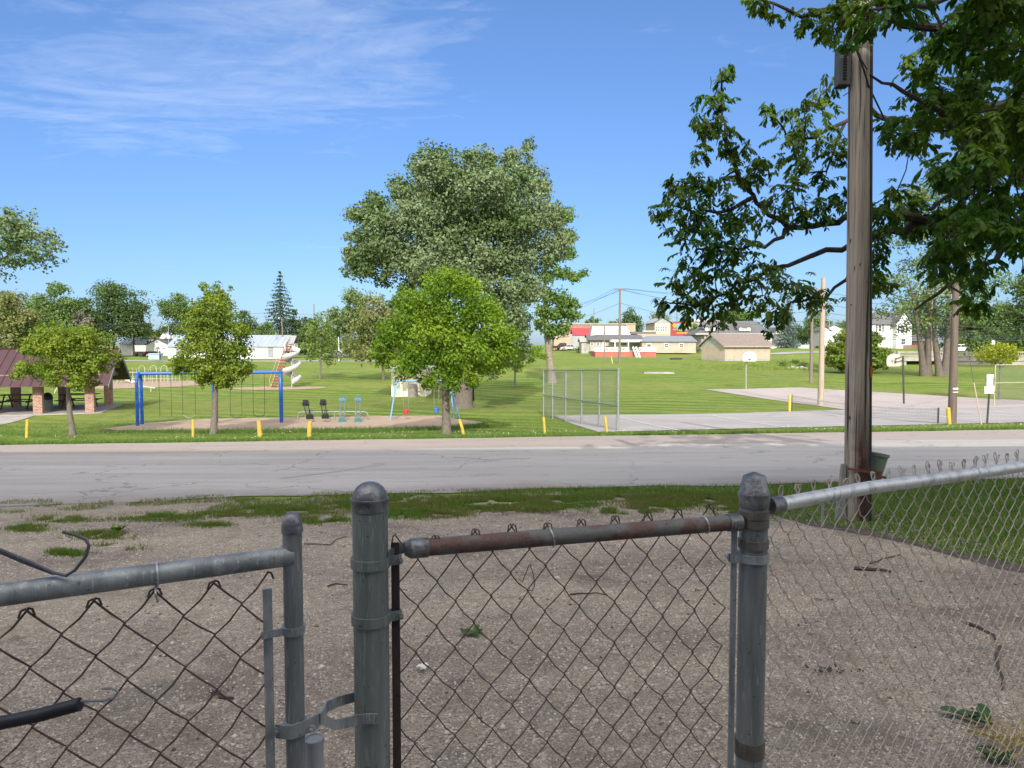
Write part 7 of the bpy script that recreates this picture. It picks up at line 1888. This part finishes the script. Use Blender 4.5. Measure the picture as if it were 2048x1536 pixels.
SHB = [(1157, 706, 14, 14, LM_DRK, 'dark shrub at the corner of the tin roofed house'), (1170, 707, 9, 9, LM_MID, 'round clipped shrub next to the corner dark shrub'), (1182, 709, 11, 10, LM_MID, 'round clipped shrub touching the red deck end'),
       (1316, 708, 14, 8, LM_YEL, 'golden shrub beside the deck corner under the tan wing'), (1330, 707, 12, 8, LM_YEL, 'golden shrub second from the deck corner under the tan wing'), (1343, 706, 9, 6, LM_DRK, 'first dark low shrub after the golden shrubs'), (1355, 706, 8, 5, LM_DRK, 'second dark low shrub after the golden shrubs'), (1364, 706, 8, 5, LM_DRK, 'third dark low shrub after the golden shrubs'), (1376, 706, 7, 4, LM_DRK, 'last dark low shrub near the tan wing corner'),
       (1396, 706, 14, 11, LM_DRK, 'dark hedge block between the tan wing and the beige garage'), (1144, 700, 12, 24, LM_MID, 'upright shrub before the plain tan block building'), (1152, 700, 10, 26, LM_DRK, 'narrow dark upright shrub beside the tin roofed house'), (1565, 735, 26, 14, LM_MID, 'leafy wild shrub in the ditch beyond the clean backboard'), (1605, 737, 30, 14, LM_DRK, 'dark wild shrub in the ditch at the foot of the darker pole'), (1590, 728, 20, 10, LM_GRN, 'pale wild shrub between the two ditch shrubs'), (1957, 728, 14, 9, LM_DRK, 'small dark shrub below the bridge end'), (700, 716, 30, 10, LM_MID, 'low shrub row beside the grey sedan'), (592, 708, 12, 14, LM_DRK, 'dark clipped hedge behind the slide chute')]
for i, (x, y, w, h, lm, lab) in enumerate(SHB): shrub(x, y, w, h, lm, lab, 300, i)
bt_('dark_tree', 'dense dark tree filling the gap behind the workshop shed and the thin young tree', 610, 628, 712, 60, 188, LM_DRK, 2400, 61, lsz=.5)
bt_('green_tree', 'mid green tree low between the round grey green tree and the olive tree', 655, 640, 714, 60, 165, LM_MID, 2400, 62)
bt_('green_tree', 'green tree behind the lime maple shoulder and the beige shed', 850, 610, 735, 120, 110, LM_MID, 3600, 63)
bt_('hedge_tree', 'tall green tree behind the white two storey house', 1835, 600, 690, 90, 185, LM_MID, 3200, 64)
bt_('hedge_tree', 'broad green tree between the banded pole and the street sign', 1975, 625, 706, 110, 128, LM_DRK, 4200, 65, lsz=.34)
bt_('hedge_tree', 'green tree beyond the far white fence by the poles', 1690, 640, 694, 80, 240, LM_MID, 2600, 66)
bt_('green_tree', 'green tree between the olive tree and the bushy tree behind the pavilion', 62, 592, 706, 80, 135, LM_MID, 3200, 71)
bt_('dark_tree', 'dark tree wedged between the bushy tree and the dark round tree', 168, 585, 704, 80, 160, LM_DRK, 3200, 72)
bt_('dark_tree', 'dark shoulder tree overlapping the dark round tree toward the dump truck', 268, 590, 684, 66, 172, LM_DRK, 2600, 73)
bt_('hedge_tree', 'full green tree over the bridge end and yellow green tree', 2015, 600, 704, 100, 130, LM_MID, 4200, 74, lsz=.34)
bt_('hedge_tree', 'dark green tree between the forked trees and the street sign', 1925, 615, 700, 90, 145, LM_DRK, 3600, 75, lsz=.36)
# weedy ditch bank, drain slabs
wd_ = scatter([tuple(G(*q))[:2] for q in ((1350, 736), (1450, 740), (1620, 742), (1640, 733), (1560, 727), (1450, 729), (1360, 729))], 16000, 3)
wd_ = wd_[vnoise(wd_, .5, 4) * .6 + vnoise(wd_, 1.7, 6) * .4 > .5]
blades('ditch_weeds', wd_, .26, .03, leafmat('ditch weeds', (.12, .19, .03), (.26, .31, .08), None, .2), lean=.6)
g = G(1317, 747); b = MB(); b.box((g.x - 1.6, g.y - .4, g.z - .1), (g.x + 1.6, g.y + .4, g.z + .14)); b.box((g.x - 1.2, g.y - .3, g.z + .14), (g.x + 1.2, g.y + .3, g.z + .17)); tag(b.build('drain_slab', CONC), 'flat pale concrete slab in the lawn beyond the batting screen', 'slab')
g = G(1352, 719); b = MB(); b.box((g.x - .9, g.y - .5, g.z - .1), (g.x + .9, g.y + .5, g.z + .2)); b.box((g.x - .8, g.y - .4, g.z + .2), (g.x + .8, g.y + .4, g.z + .24)); tag(b.build('drain_grate', mat('dark iron grate', (.04, .035, .03), None, 4, .8)), 'dark iron drain cover on the lawn before the beige garage', 'drain cover')
g = G(1595, 738); b = MB()
for i in range(5): b.box((g.x - 1.2 + i * .5, g.y + rnd.uniform(-.2, .2), g.z - .1), (g.x - .8 + i * .5, g.y + .4, g.z + rnd.uniform(.2, .4)), rnd.uniform(-.3, .3))
tag(b.build('rock_pile', CONC), 'pile of grey rocks among the ditch shrubs', 'rocks')
